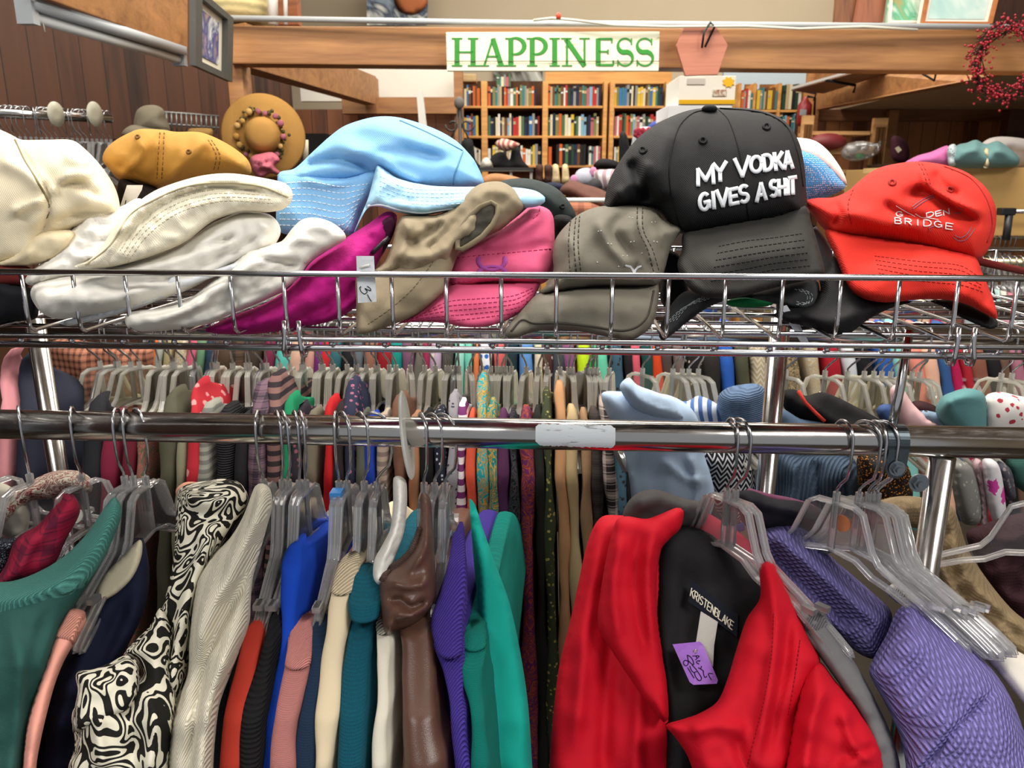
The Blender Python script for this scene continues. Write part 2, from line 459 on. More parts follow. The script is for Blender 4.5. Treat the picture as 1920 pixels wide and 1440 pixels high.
    def stitch(s, lines, r=.0006, dash=6, off=.0003):
        bm = bmesh.new()
        for pts in lines:
            l = catmull(pts, False, dash / 2)
            q = s.front(l, off)
            for i in range(0, len(q) - 2, 3): tube_into(bm, [Vector(a) for a in q[i:i + 3]], r, 4)
        return bm

def ribbon(bm, pts, wd, mapf, t=.0008):
    """flat stroke along 2-D points, laid on a surface by mapf((N,2), off)"""
    p = np.array(pts, float); n = len(p)
    if np.isscalar(wd): wd = [wd] * n
    tn = np.gradient(p, axis=0); tn /= (np.linalg.norm(tn, axis=1)[:, None] + 1e-9)
    nm = np.stack([-tn[:, 1], tn[:, 0]], 1); h = np.array(wd)[:, None] / 2
    A, B = p + nm * h, p - nm * h; Ai, Bi = p + nm * h * .8, p - nm * h * .8
    q = [mapf(A, 0.0), mapf(Ai, t), mapf(Bi, t), mapf(B, 0.0)]
    V = [[bm.verts.new(Vector(a)) for a in row] for row in q]
    for i in range(n - 1):
        for k in range(3): bm.faces.new((V[k][i], V[k][i + 1], V[k + 1][i + 1], V[k + 1][i]))
    bm.faces.new((V[0][0], V[1][0], V[2][0], V[3][0])); bm.faces.new((V[3][-1], V[2][-1], V[1][-1], V[0][-1]))
def arc(cx, cy, rx, ry, a0, a1, n=12):
    return [(cx + rx * math.cos(math.radians(a0 + (a1 - a0) * i / n)), cy + ry * math.sin(math.radians(a0 + (a1 - a0) * i / n))) for i in range(n + 1)]
# letters in a box 0..1 wide, 0 (top)..1 (bottom)
GL = {
 'M': [[(0, 1), (0, 0)], [(0, 0), (.5, .75)], [(.5, .75), (1, 0)], [(1, 0), (1, 1)]],
 'Y': [[(0, 0), (.5, .5)], [(1, 0), (.5, .5)], [(.5, .5), (.5, 1)]],
 'V': [[(0, 0), (.5, 1)], [(.5, 1), (1, 0)]],
 'O': [arc(.5, .5, .5, .5, 0, 360, 20)],
 'D': [[(0, 0), (0, 1)], [(0, 0), (.4, 0)] + arc(.4, .5, .6, .5, -90, 90, 10) + [(0, 1)]],
 'K': [[(0, 0), (0, 1)], [(1, 0), (.08, .55)], [(.3, .42), (1, 1)]],
 'A': [[(0, 1), (.5, 0)], [(.5, 0), (1, 1)], [(.2, .68), (.8, .68)]],
 'G': [arc(.5, .5, .5, .5, -40, -320, 16) + [(1, .55)], [(.55, .55), (1, .55)], [(1,.55),(1,.9)]],
 'I': [[(.5, 0), (.5, 1)]],
 'E': [[(0, 0), (0, 1)], [(0, 0), (1, 0)], [(0, .5), (.85, .5)], [(0, 1), (1, 1)]],
 'S': [arc(.5, .25, .46, .25, -25, -270, 10) + arc(.5, .75, .48, .25, -90, 155, 12)],
 'H': [[(0, 0), (0, 1)], [(1, 0), (1, 1)], [(0, .5), (1, .5)]],
 'T': [[(0, 0), (1, 0)], [(.5, 0), (.5, 1)]],
 'P': [[(0, 0), (0, 1)], [(0, 0), (.5, 0)] + arc(.5, .27, .5, .27, -90, 90, 8) + [(0, .54)]],
 'N': [[(0, 1), (0, 0)], [(0, 0), (1, 1)], [(1, 1), (1, 0)]],
 'B': [[(0, 0), (0, 1)], [(0, 0), (.5, 0)] + arc(.5, .24, .42, .24, -90, 90, 8) + [(0, .48)], [(0, .48), (.55, .48)] + arc(.55, .74, .45, .26, -90, 90, 8) + [(0, 1)]],
 'R': [[(0, 0), (0, 1)], [(0, 0), (.5, 0)] + arc(.5, .26, .46, .26, -90, 90, 8) + [(0, .52)], [(.45, .52), (1, 1)]],
 'L': [[(0, 0), (0, 1)], [(0, 1), (1, 1)]],
 '3': [arc(.45, .25, .45, .25, -160, 90, 10) + arc(.4, .74, .55, .26, -90, 150, 10)],
 '-': [[(0, .5), (1, .5)]],
 '8': [arc(.5, .26, .4, .26, 0, 360, 14), arc(.5, .76, .48, .24, 0, 360, 14)],
 '5': [[(.9, 0), (.1, 0), (.05, .42)], [(.05, .42)] + arc(.45, .68, .5, .3, -90, 140, 10)],
 '0': [arc(.5, .5, .42, .5, 0, 360, 16)],
 'J': [[(.8, 0), (.8, .7)] + arc(.45, .7, .35, .3, 0, 170, 8)],
 '.': [[(.4, .95), (.6, .95)]],
 'W': [[(0, 0), (.25, 1)], [(.25, 1), (.5, .3)], [(.5, .3), (.75, 1)], [(.75, 1), (1, 0)]],
 'X': [[(0, 0), (1, 1)], [(1, 0), (0, 1)]],
}
def resamp(pl, st):
    out = []
    for a, b in zip(pl[:-1], pl[1:]):
        a, b = np.array(a, float), np.array(b, float); L = np.linalg.norm(b - a)
        if L < 1e-6: continue
        k = max(1, int(math.ceil(L / st)))
        for j in range(k): out.append(a + (b - a) * j / k)
    out.append(np.array(pl[-1], float)); return np.array(out)
def letters(boxes, sw, mapf, t=.0008, st=4):
    """boxes: [(char, tl, tr, br, bl)] quads in surface coordinates"""
    bm = bmesh.new()
    for ch, tl, tr, br, bl in boxes:
        tl, tr, br, bl = [np.array(a, float) for a in (tl, tr, br, bl)]
        for pl in GL[ch]:
            q = [tl * (1 - u) * (1 - v) + tr * u * (1 - v) + br * u * v + bl * (1 - u) * v for u, v in pl]
            q = resamp(q, st)
            if len(q) == 2 or len(q) >= 2:
                # push straight ends out by half a stroke so corners close
                if len(pl) == 2:
                    d0 = q[0] - q[1]; d0 /= np.linalg.norm(d0) + 1e-9; d1 = q[-1] - q[-2]; d1 /= np.linalg.norm(d1) + 1e-9
                    q = q.copy(); q[0] = q[0] + d0 * sw * .35; q[-1] = q[-1] + d1 * sw * .35
                ribbon(bm, q, sw, mapf, t)
    return bm
def textline(txt, p0, p1, hvec, gap=.22, narrow=('I', '.')):
    """boxes for a word from p0 to p1 (its top edge) with height vector hvec"""
    p0, p1, hv = np.array(p0, float), np.array(p1, float), np.array(hvec, float)
    wl = [(.28 if c in narrow else (.5 if c == ' ' else 1.0)) for c in txt]
    tot = sum(wl) + gap * (len(txt) - 1); x = 0; out = []
    for c, w_ in zip(txt, wl):
        if c != ' ':
            a = p0 + (p1 - p0) * x / tot; b = p0 + (p1 - p0) * (x + w_) / tot
            out.append((c, a, b, b + hv, a + hv))
        x += w_ + gap
    return out
# ================================================================ the room
def struct(name, bm, m, smooth=False): return obj(name, bm, m, smooth=smooth, kind='structure')
def wall_between(name, a, b, z0, z1, th, m):
    """upright wall whose face runs from a to b (x, y)"""
    a, b = Vector((a[0], a[1], 0)), Vector((b[0], b[1], 0)); d = b - a; L = d.length; ang = math.atan2(d.y, d.x)
    o = obj(name, box((L / 2, th / 2, (z0 + z1) / 2), L / 2, th / 2, (z1 - z0) / 2), m, smooth=False, org=(0, 0, 0), kind='structure')
    o.location = (a.x, a.y, 0); o.rotation_euler = (0, 0, ang); return o
DKW = mat('#4a2b1a', 'planks', '#1e0f08', 1.0, .6); MDW = mat('#a86f42', 'planks', '#6b3a1e', 1.3, .6)
BEAM = mat('#a67547', 'wood', '#825534', 1.0, .55); BEAMD = mat('#8a5433', 'wood', '#59321d', 1.0, .6); SHW = mat('#d59a52', 'wood', '#b87a38', 1.0, .5)
CRM = mat('#c4b49a', 'wall', '#b5a58c', rough=.9); CRM2 = mat('#cdb998', 'wall', '#c2ac8a', rough=.9)
struct('floor', box((0, 3.2, -EYE - .02), 5.2, 5.4, .02), mat('#4a4238', 'wall', '#3a342c', rough=.7))
struct('ceiling', box((0, 3.2, 2.62), 5.2, 5.4, .02), CRM)
wall_between('wall_back', (-5.2, 7.4), (5.2, 7.4), -EYE, 2.6, .1, CRM)
wall_between('wall_left', (-4.2, -2.2), (-4.2, 7.4), -EYE, 2.6, .1, DKW)
wall_between('wall_right', (4.9, 7.4), (4.9, -2.2), -EYE, 2.6, .1, CRM)
# dark panelled partition at the upper left
pa, pb_ = P(-500, 300, 2.1), P(556, 300, 4.9)
wall_between('wall_partition', (pa.x, pa.y), (pb_.x, pb_.y), -EYE, 2.0, .06, DKW)
# main beam across the aisle
B0, B1 = P(432, 84, 2.60), P(2080, 92, 2.74)
def beam_between(name, a_t, a_b, b_t, b_b, th, m, **k):
    """beam with a near face given by top/bottom points at both ends"""
    return prism([a_t, b_t, b_b, a_b], Vector((0, th, 0)), .004)
tb = struct('trim_1', beam_between('', P(430, 48, 2.6), P(430, 119, 2.6), P(2080, 57, 2.72), P(2080, 136, 2.72), .09, BEAM), BEAM)
tag(tb, 'long brown ceiling beam carrying the green lettered sign')
o = thing('post', 'square wooden post under the left end of the main beam', 'post', P(445, 700, 2.66)); o.location.z = -EYE
a, b = P(430, 200, 2.63), P(458, 200, 2.63)
obj('shaft', box(((a.x + b.x) / 2, 2.68, (P(440, 119, 2.63).z - EYE) / 2), (b.x - a.x) / 2, .045, (P(440, 119, 2.63).z + EYE) / 2, bev=.003), BEAM, o)
# side beam running toward us from the post, with the tube light under it
A1, A2, C1, C2 = P(60, -130, 1.75), P(60, -12, 1.75), P(352, -45, 2.55), P(352, 92, 2.55)
o = struct('trim_2', prism([A1, C1, C2, A2], Vector((-.05, .09, 0)), .003), BEAM)
# receding beam left of the sign
o = struct('trim_3', prism([P(460, 42, 2.75), P(705, 143, 5.2), P(705, 196, 5.2), P(460, 124, 2.75)], Vector((-.08, .05, 0)), .003), BEAM)
o = struct('trim_4', panel(690, 182, 855, 213, 5.3, .1), BEAM)
o = struct('trim_5', panel(852, 130, 868, 330, 5.4, .1), BEAM)
o = struct('trim_6', panel(640, 145, 706, 213, 5.25, .1), BEAM)
wall_between('wall_panelled', (P(560, 300, 5.45).x, 5.45), (P(860, 300, 5.45).x, 5.45), -EYE, P(700, 205, 5.45).z, .05, mat('#7c4a2c', 'planks', '#4a2817', 1.2, .6))
struct('wall_white', panel(560, 60, 856, 190, 5.6, .05), mat('#e9e4d8', 'wall', '#e2dccd', rough=.9))
# right alcove: soffit, receding beam, panelled wall
struct('trim_7', prism([P(1530, 128, 5.4), P(2080, 20, 2.85), P(2080, 88, 2.85), P(1820, 150, 3.3), P(1530, 206, 5.4)], Vector((.06, .09, 0)), .003), BEAM)
z_s = P(1700, 205, 5.5).z
struct('ceiling_alcove', box((3.52, 4.3, z_s + .02), 1.30, 1.40, .02), CRM)
wall_between('wall_alcove', (P(1490, 300, 5.6).x, 5.6), (P(2080, 300, 5.6).x, 5.6), -EYE, z_s, .06, MDW)
struct('trim_8', panel(1535, 205, 1905, 226, 5.5, .08), mat('#8a5a36', 'wood', '#5f371f', 1, .6))
struct('trim_9', panel(1662, 206, 1680, 320, 5.45, .08), BEAM)
struct('trim_10', panel(1885, 204, 2050, 330, 5.0, .08), mat('#4a2617', 'wood', '#2e150c', 1, .6))
struct('trim_11', panel(1508, 120, 1530, 420, 5.45, .08), mat('#b8824f', 'wood', '#93602f', 1, .6))
# conduit, wires and pipes on the beam
o = tag(obj('conduit_pipe', tube([P(425, 34, 2.58), P(960, 43, 2.60), P(1250, 45, 2.61), P(2080, 52, 2.70)], .0085, 14), mat('#b8bcbc', 'plain', rough=.5)), 'grey conduit pipe lying along the top of the main beam', 'pipe')
o = tag(obj('cable', tube([P(1000, 38, 2.55), P(1035, 34, 2.55), P(1080, 38, 2.55), P(1150, 47, 2.55), P(1250, 50, 2.56), P(1400, 49, 2.56), P(1500, 54, 2.57), P(1620, 50, 2.58), P(1720, 56, 2.59)], .004, 8), mat('#d8d2c0', 'plain')), 'off-white cable sagging along the beam top', 'cable')
o = thing('wire_nut', 'small red wire connector on the cable above the sign', 'connector', P(1047, 36, 2.55))
obj('shell', lathe([(.008, 0), (.0075, .012), (.004, .018)], 12, P(1047, 36, 2.55)), mat('#d24a2a', rough=.4), o)
for x, lb in ((512, 'thick white pipe rising above the left end of the beam'), (536, 'thin white pipe rising above the beam, beside the thick one')):
    r = .017 if x == 512 else .007
    tag(obj('vertical_pipe', tube([P(x, 46, 2.85), P(x - 2, -60, 2.85)], r, 14), mat('#e8e8e2', 'plain', rough=.4)), lb, 'pipe')
struct('trim_12', panel(517, -60, 556, 46, 3.4, .06), mat('#9a5a34', 'wood', '#74401f', 1, .6))
o = thing('lampshade', 'pale yellow pleated lampshade at the top left above the pipe', 'lampshade', P(440, 46, 2.9))
c = P(440, 30, 2.95); obj('shade', lathe([(.135, -.02), (.12, .07), (.095, .20), (.094, .20), (.13, -.018)], 40, (c.x, c.y, c.z)), mat('#e8d9a0', 'hrib', None, .1), o, smooth=True)
# fluorescent fitting under the side beam
F1, F2 = P(50, 18, 1.80), P(336, 104, 2.50)
o = thing('light_fitting', 'grey unlit fluorescent batten fixed under the left side beam', 'light fitting', (F1 + F2) / 2)
d = (F2 - F1).normalized(); sd = Vector((-d.y, d.x, 0)).normalized(); up = sd.cross(d)
def bar(a, b, hw, hh, off=Vector((0, 0, 0)), bev=.002):
    bm = bmesh.new(); vs = []
    for p in (a + off, b + off):
        for x, z in ((-1, -1), (1, -1), (1, 1), (-1, 1)): vs.append(bm.verts.new(p + sd * hw * x + Vector((0, 0, hh * z))))
    for f in ((0, 1, 2, 3), (7, 6, 5, 4), (0, 4, 5, 1), (1, 5, 6, 2), (2, 6, 7, 3), (3, 7, 4, 0)): bm.faces.new([vs[i] for i in f])
    return bm
gm = mat('#a8adb0', 'plain', rough=.35); obj('tray', bar(F1, F2, .026, .012, Vector((0, 0, .012))), gm, o)
obj('tube', tube([F1 + Vector((0, 0, -.012)), F2 + Vector((0, 0, -.012))], .012, 14), mat('#cfd2d0', 'plain', rough=.3), o)
for q in (F1, F2): obj('end_cap', box(q + Vector((0, 0, -.006)), .018, .012, .024), gm, o, smooth=False)
obj('pull_cord', tube([P(78, 26, 1.84), P(80, 42, 1.84), P(84, 60, 1.84)], .0016, 6), mat('#c8c4b8'), o)
# framed picture on the corner
c4 = [P(355, -28, 2.25), P(427, 33, 2.5), P(425, 153, 2.5), P(355, 122, 2.25)]
def inset(c4, f0, f1):
    u0, u1 = f0, 1 - f0; v0, v1 = f1, 1 - f1
    g = lambda u, v: (c4[0] * (1 - u) + c4[1] * u) * (1 - v) + (c4[3] * (1 - u) + c4[2] * u) * v
    return [g(u0, v0), g(u1, v0), g(u1, v1), g(u0, v1)]
o = thing('framed_picture', 'grey framed picture of blue mountains hung at the beam corner', 'picture', (c4[2] + c4[3]) / 2)
nrm = (c4[1] - c4[0]).cross(c4[3] - c4[0]).normalized()
if nrm.y > 0: nrm = -nrm
def frame_part(c4, f0, f1, th, m, name, par, off=0.0):
    bm = bmesh.new(); out_, inn = c4, inset(c4, f0, f1)
    O = [bm.verts.new(p + nrm * (th + off)) for p in out_]; I = [bm.verts.new(p + nrm * (th + off)) for p in inn]
    O2 = [bm.verts.new(p) for p in out_]; I2 = [bm.verts.new(p) for p in inn]
    for k in range(4):
        j = (k + 1) % 4
        bm.faces.new((O[k], O[j], I[j], I[k])); bm.faces.new((O[k], O2[k], O2[j], O[j])); bm.faces.new((I[k], I[j], I2[j], I2[k])); bm.faces.new((O2[k], I2[k], I2[j], O2[j]))
    return obj(name, bm, m, par, smooth=False)
frame_part(c4, .16, .09, .018, mat('#4e4f4a', 'fabric', rough=.5), 'frame', o)
obj('mount', prism(inset(c4, .15, .085), -nrm * .004), mat('#e6ddc6'), o, smooth=False)
obj('print', prism([p + nrm * .002 for p in inset(c4, .27, .19)], nrm * .001), mat('#4a4e80', 'art', '#b49a94', 2.2), o, smooth=False)

# the sign
o = thing('wooden_sign', 'cream painted board sign reading HAPPINESS in green letters', 'sign', P(1036, 133, 2.55))
sg = [P(836, 60, 2.56), P(1237, 59, 2.575), P(1235, 133, 2.575), P(838, 133, 2.56)]
obj('board', prism(sg, Vector((0, .018, 0)), .002), mat('#e9e6cb', 'paint', '#a9a37c', .8), o, smooth=False)
def sgp(p, off=0.0):
    p = np.asarray(p, float).reshape(-1, 2); r = rays(p); y = 2.56 + (p[:, 0] - 836) / 400 * .015 - .001 - off
    return r * (y / r[:, 1])[:, None]
GR = mat('#3f8f3c', 'fabric'); TK, TN = 9.5, 3.2
def serif(x, y, w=20, h=2.6): return [(x - w / 2, y), (x + w / 2, y)]
strokes = {
 'H': (850, 893, [([(.16, 0), (.16, 1)], TK), ([(.86, 0), (.86, 1)], TK), ([(.16, .5), (.86, .5)], TN)], [(.16, 0), (.16, 1), (.86, 0), (.86, 1)]),
 'A': (903, 945, [([(.12, 1), (.5, 0)], TN + .6), ([(.5, 0), (.88, 1)], TK), ([(.24, .66), (.74, .66)], TN)], [(.1, 1), (.9, 1)]),
 'P': (950, 986, [([(.22, 0), (.22, 1)], TK), (arc(.42, .28, .5, .30, -115, 110, 14), 0)], [(.2, 0), (.22, 1)]),
 'P2': (990, 1026, [([(.22, 0), (.22, 1)], TK), (arc(.42, .28, .5, .30, -115, 110, 14), 0)], [(.2, 0), (.22, 1)]),
 'I': (1030, 1050, [([(.5, 0), (.5, 1)], TK)], [(.5, 0), (.5, 1)]),
 'N': (1054, 1104, [([(.18, 0), (.18, 1)], TN + .8), ([(.14, .02), (.84, 1.02)], TK), ([(.84, 0), (.84, 1)], TN + .8)], [(.16, 0), (.18, 1), (.84, 0)]),
 'E': (1112, 1152, [([(.24, 0), (.24, 1)], TK), ([(.24, .02), (.88, .02)], TN + 1), ([(.24, .48), (.7, .48)], TN), ([(.24, .98), (.95, .98)], TN + 1), ([(.88, 0), (.88, .16)], TN), ([(.7, .40), (.7, .57)], TN), ([(.95, .80), (.95, .98)], TN)], []),
 'S': (1156, 1188, [(arc(.5, .26, .42, .26, -25, -250, 14) + arc(.5, .74, .44, .26, -70, 150, 14), -1)], []),
 'S2': (1192, 1226, [(arc(.5, .26, .42, .26, -25, -250, 14) + arc(.5, .74, .44, .26, -70, 150, 14), -1)], []),
}
for ch, (x0, x1, st, sf) in strokes.items():
    bm = bmesh.new(); y0, y1 = 72, 123
    mp_ = lambda u, v: (x0 + (x1 - x0) * u, y0 + (y1 - y0) * v)
    for pl, wd in st:
        q = np.array([mp_(*p) for p in pl])
        if wd == 0: n = len(q); ww = [3 + 6 * math.sin(math.pi * i / (n - 1)) ** 1.5 for i in range(n)]
        elif wd == -1: n = len(q); ww = [3.2 + 6.5 * math.exp(-((i / (n - 1) - .5) / .16) ** 2) for i in range(n)]
        else: q = resamp([tuple(a) for a in q], 6); ww = [wd] * len(q)
        ribbon(bm, q, ww, sgp, .0015)
    for u, v in sf:
        x, y = mp_(u, v); ribbon(bm, resamp([(x - 10, y), (x + 10, y)], 5), 2.6, sgp, .0014)
    if ch.startswith('S'):
        for u, v in ((.88, .12), (.08, .9)):
            x, y = mp_(u, v); ribbon(bm, resamp([(x, y - 6), (x, y + 6)], 4), 2.6, sgp, .0014)
    obj('letter', bm, GR, o, smooth=False)
obj('board_joint', prism([P(838, 114, 2.556), P(1236, 114, 2.571), P(1236, 115.2, 2.571), P(838, 115.2, 2.556)], Vector((0, -.0006, 0))), mat('#5c5a45'), o, smooth=False)
# hexagon plaque on its hook
o = thing('hexagonal_plaque', 'terracotta pink hexagonal plaque hung from a black hook right of the sign', 'plaque', P(1315, 142, 2.55))
hx = [P(x, y, 2.57) for x, y in ((1268, 86), (1283, 50), (1342, 48), (1365, 84), (1346, 140), (1285, 142))]
obj('board', prism(hx, Vector((0, .014, 0)), .002), mat('#b9765e', 'wood', '#a5634c', 1, .6), o, smooth=False)
obj('hook', tube([P(1316, 90, 2.55), P(1320, 60, 2.54), P(1332, 42, 2.55), P(1340, 50, 2.56), P(1322, 88, 2.55)], .0035, 8), mat('#15171a', rough=.4), o)
# berry wreath
o = thing('berry_wreath', 'round wreath of dark red berries hung on the right end of the beam', 'wreath', P(1880, 190, 2.62))
wc = P(1880, 118, 2.60); random.seed(8); bt, bb = bmesh.new(), bmesh.new(); RW = .102
for k in range(150):
    a = random.uniform(0, 2 * math.pi); r = RW + random.uniform(-.02, .02); a2 = a + random.uniform(.3, .7); r2 = RW + random.uniform(-.03, .03)
    p = [wc + Vector((r * math.cos(a), -.02 + random.uniform(-.015, .01), r * math.sin(a))), wc + Vector((r2 * math.cos(a2), -.02 + random.uniform(-.02, .01), r2 * math.sin(a2)))]
    tube_into(bt, [p[0], (p[0] + p[1]) / 2 * 1.0 + Vector((0, -.004, 0)), p[1]], .0016, 4)
for k in range(620):
    a = random.uniform(0, 2 * math.pi); r = RW + random.gauss(0, .017)
    if k % 40 == 0: r += random.choice((-1, 1)) * .02
    ball_into(bb, wc + Vector((r * math.cos(a), -.024 + random.uniform(-.022, .012), r * math.sin(a))), random.uniform(.0035, .0052), 1)
obj('twigs', bt, mat('#3b2a22'), o); obj('berries', bb, mat('#a01828', rough=.4), o, kind='stuff')

# pictures leaning above the beam on the right
def canvas(name, lb, c4, m, fm=None, mountm=None, cat='painting', th=.02):
    t = thing(name, lb, cat, (c4[2] + c4[3]) / 2)
    obj('panel', prism(c4, Vector((0, th, 0))), m if mountm is None else mountm, t, smooth=False)
    if mountm is not None: obj('print', prism([p + Vector((0, -.002, 0)) for p in inset(c4, .10, .09)], Vector((0, .0015, 0))), m, t, smooth=False)
    if fm is not None:
        global nrm
        nrm = Vector((0, -1, 0)); frame_part([p + Vector((0, -.001, 0)) for p in c4], .045, .04, .012, fm, 'frame', t)
    return t
canvas('leaning_board', 'brown wooden board leaning above the beam, left of the reddish one', [P(1572, -40, 2.9), P(1618, -40, 2.9), P(1604, 42, 2.86), P(1565, 42, 2.86)], mat('#7a4c2c', 'woodz', '#4b2a17', 1, .5), cat='board')
canvas('leaning_board', 'reddish brown wooden board leaning beside the abstract painting', [P(1618, -40, 2.85), P(1668, -40, 2.85), P(1655, 42, 2.82), P(1603, 42, 2.82)], mat('#93583d', 'woodz', '#6b3b28', 1, .5), cat='board')
canvas('abstract_painting', 'green, yellow and orange abstract painting above the beam', [P(1672, -60, 2.80), P(1742, -60, 2.80), P(1735, 44, 2.77), P(1664, 44, 2.77)], mat('#5fae8a', 'art', '#c98a32', 1.4), fm=mat('#e8e4d8'))
canvas('framed_print', 'pale blue-green print in a white mount and orange wood frame', [P(1745, -70, 2.74), P(1885, -70, 2.74), P(1856, 47, 2.70), P(1724, 46, 2.70)], mat('#b9d3cb', 'art', '#8fb9b4', .7), fm=mat('#b8703c', 'wood', '#94552a', 1, .5), mountm=mat('#e9e4d4'))
canvas('leaning_board', 'dark brown wooden panel at the top right corner above the wreath', [P(1866, -70, 2.95), P(2050, -70, 2.95), P(2050, 50, 2.9), P(1860, 48, 2.9)], mat('#3b2115', 'woodz', '#24120a', 1, .5), cat='board')
t = canvas('figure_painting', 'painting with blue-grey and rust brown shapes at the top centre-left', [P(686, -70, 6.9), P(806, -70, 6.9), P(800, 47, 6.85), P(688, 47, 6.85)], mat('#3d4654', 'art', '#a9b7c2', .6))
Pad([(742, -20), (790, -22), (802, 5), (780, 26), (752, 22), (740, 5)], 6.84, .02, 10, 1, step=10).build('brown_shape', mat('#a8623c'), t)
# cardboard and kitchen-set box
o = thing('product_box', 'white and yellow printed box right of the hexagonal plaque', 'box', P(1325, 195, 3.0))
obj('carton', panel(1273, 142, 1379, 196, 3.0, .25), mat('#eceadf'), o, smooth=False)
obj('yellow_edge', panel(1273, 187, 1378, 195, 2.996, .003, 0), mat('#e8b523'), o, smooth=False)
obj('flower_print', prism([P(1366 + 12 * math.cos(a) * (1 if k % 2 else .7), 154 + 11 * math.sin(a) * (1 if k % 2 else .7), 2.996) for k, a in enumerate(np.linspace(0, 2 * math.pi, 17)[:-1])], Vector((0, .002, 0))), mat('#f0c030'), o, smooth=False)
obj('photo_print', panel(1336, 168, 1362, 180, 2.996, .003, 0), mat('#b8a690', 'art', '#a0402c', 12), o, smooth=False)
obj('grey_text_block', panel(1288, 147, 1322, 158, 2.996, .002, 0), mat('#c9c4bc'), o, smooth=False)
tag(obj('storage_box', panel(1253, 197, 1372, 222, 3.0, .25), mat('#e9edf0'), smooth=False), 'plain white box underneath the printed yellow and white one', 'box')

# ---------------------------------------------------------------- bookcases
BY = 5.8
BC = thing('bookcase', 'honey-coloured wooden bookcase behind the sign, full of books', 'bookcase', P(950, 330, BY)); BC.location.z = -EYE
BC2 = thing('bookcase', 'honey-coloured wooden bookcase on the right, beside the white boxes', 'bookcase', P(1200, 330, BY)); BC2.location.z = -EYE
for x0, x1, par in ((858, 866, BC), (903, 914, BC), (1017, 1027, BC), (1130, 1137, BC), (1142, 1150, BC2), (1245, 1254, BC2)):
    a, b = P(x0, 250, BY), P(x1, 250, BY); zt_ = P(x0, 152, BY).z
    obj('upright', box(((a.x + b.x) / 2, BY + .13, (zt_ - EYE) / 2), (b.x - a.x) / 2, .13, (zt_ + EYE) / 2), SHW, par, smooth=False)
for x0, x1, par in ((866, 903, BC), (914, 1017, BC), (1027, 1130, BC), (1150, 1245, BC2)):
    for y in (200, 256, 311, 365): obj('shelf', panel(x0, y - 1.5, x1, y + 2.5, BY + .005, .25, 0), SHW, par, smooth=False)
    obj('back_panel', panel(x0, 152, x1, 400, BY + .25, .01, 0), mat('#4a2f1c', 'woodz', '#382011', 1, .7), par, smooth=False)
struct('trim_13', panel(1022, 128, 1260, 157, BY + .1, .05), SHW)
random.seed(21)
PAL = {'dark red': '#7c2026', 'red': '#b5342e', 'orange': '#c9622c', 'green': '#4c6b4a', 'dark green': '#27402f', 'teal': '#3f7a78', 'navy': '#232c46', 'blue': '#3f6fa3', 'light blue': '#7fa9c0', 'cream': '#d8cba6', 'beige': '#b8a27c', 'brown': '#6b4429', 'black': '#1f1e20', 'grey': '#8d8c86', 'white': '#dcd9cf', 'yellow': '#d6b23a', 'olive': '#7c7a48', 'rose': '#b0626a'}
BM = {k: mat(v, 'plain', rough=.7) for k, v in PAL.items()}
NUM = ['first', 'second', 'third', 'fourth', 'fifth', 'sixth', 'seventh', 'eighth', 'ninth', 'tenth', 'eleventh', 'twelfth', 'thirteenth', 'fourteenth', 'fifteenth', 'sixteenth', 'seventeenth', 'eighteenth', 'nineteenth', 'twentieth', '21st', '22nd', '23rd', '24th', '25th', '26th', '27th', '28th']
BOOKN = 0
def books(x0, x1, yb, hlo, hhi, Y, bay, row, pref=None, wlo=3.2, whi=6.0, gap=()):
    """individual books standing on a shelf board"""
    x = x0 + 1; k = 0
    while x < x1 - 3:
        wd = random.uniform(wlo, whi)
        if any(g0 < x < g1 for g0, g1 in gap): x += wd; continue
        if x + wd > x1: break
        c = (pref[k % len(pref)] if pref and random.random() < .75 else random.choice(list(PAL)))
        hh = random.uniform(hlo, hhi); a, b = P(x, yb, Y), P(x + wd * .93, yb, Y); zb = a.z; ztp = P(x, yb - hh, Y).z
        bm = box(((a.x + b.x) / 2, Y + .075, (zb + ztp) / 2), (b.x - a.x) / 2, .075, (ztp - zb) / 2)
        # spine band
        zz = zb + (ztp - zb) * random.uniform(.65, .85)
        t = obj('book', bm, BM[c], smooth=False)
        if random.random() < .55:
            bd = obj('spine_label', box(((a.x + b.x) / 2, Y - .0005, zz), (b.x - a.x) / 2 * .96, .0012, (ztp - zb) * random.uniform(.03, .09)), BM[random.choice(['cream', 'black', 'white', 'beige'])], t, smooth=False)
        tag(t, '%s book, %s from left, %s shelf, %s' % (c, NUM[k], row, bay), 'book', 'books on the far bookcases')
        x += wd; k += 1
r1 = ['dark green', 'cream', 'beige', 'brown', 'black', 'orange', 'brown', 'olive', 'teal', 'grey', 'beige', 'black', 'orange', 'red', 'grey', 'white', 'green']
bays = [(866, 903, 'narrow first bay'), (914, 1017, 'second bay'), (1027, 1130, 'third bay'), (1150, 1245, 'right bookcase')]
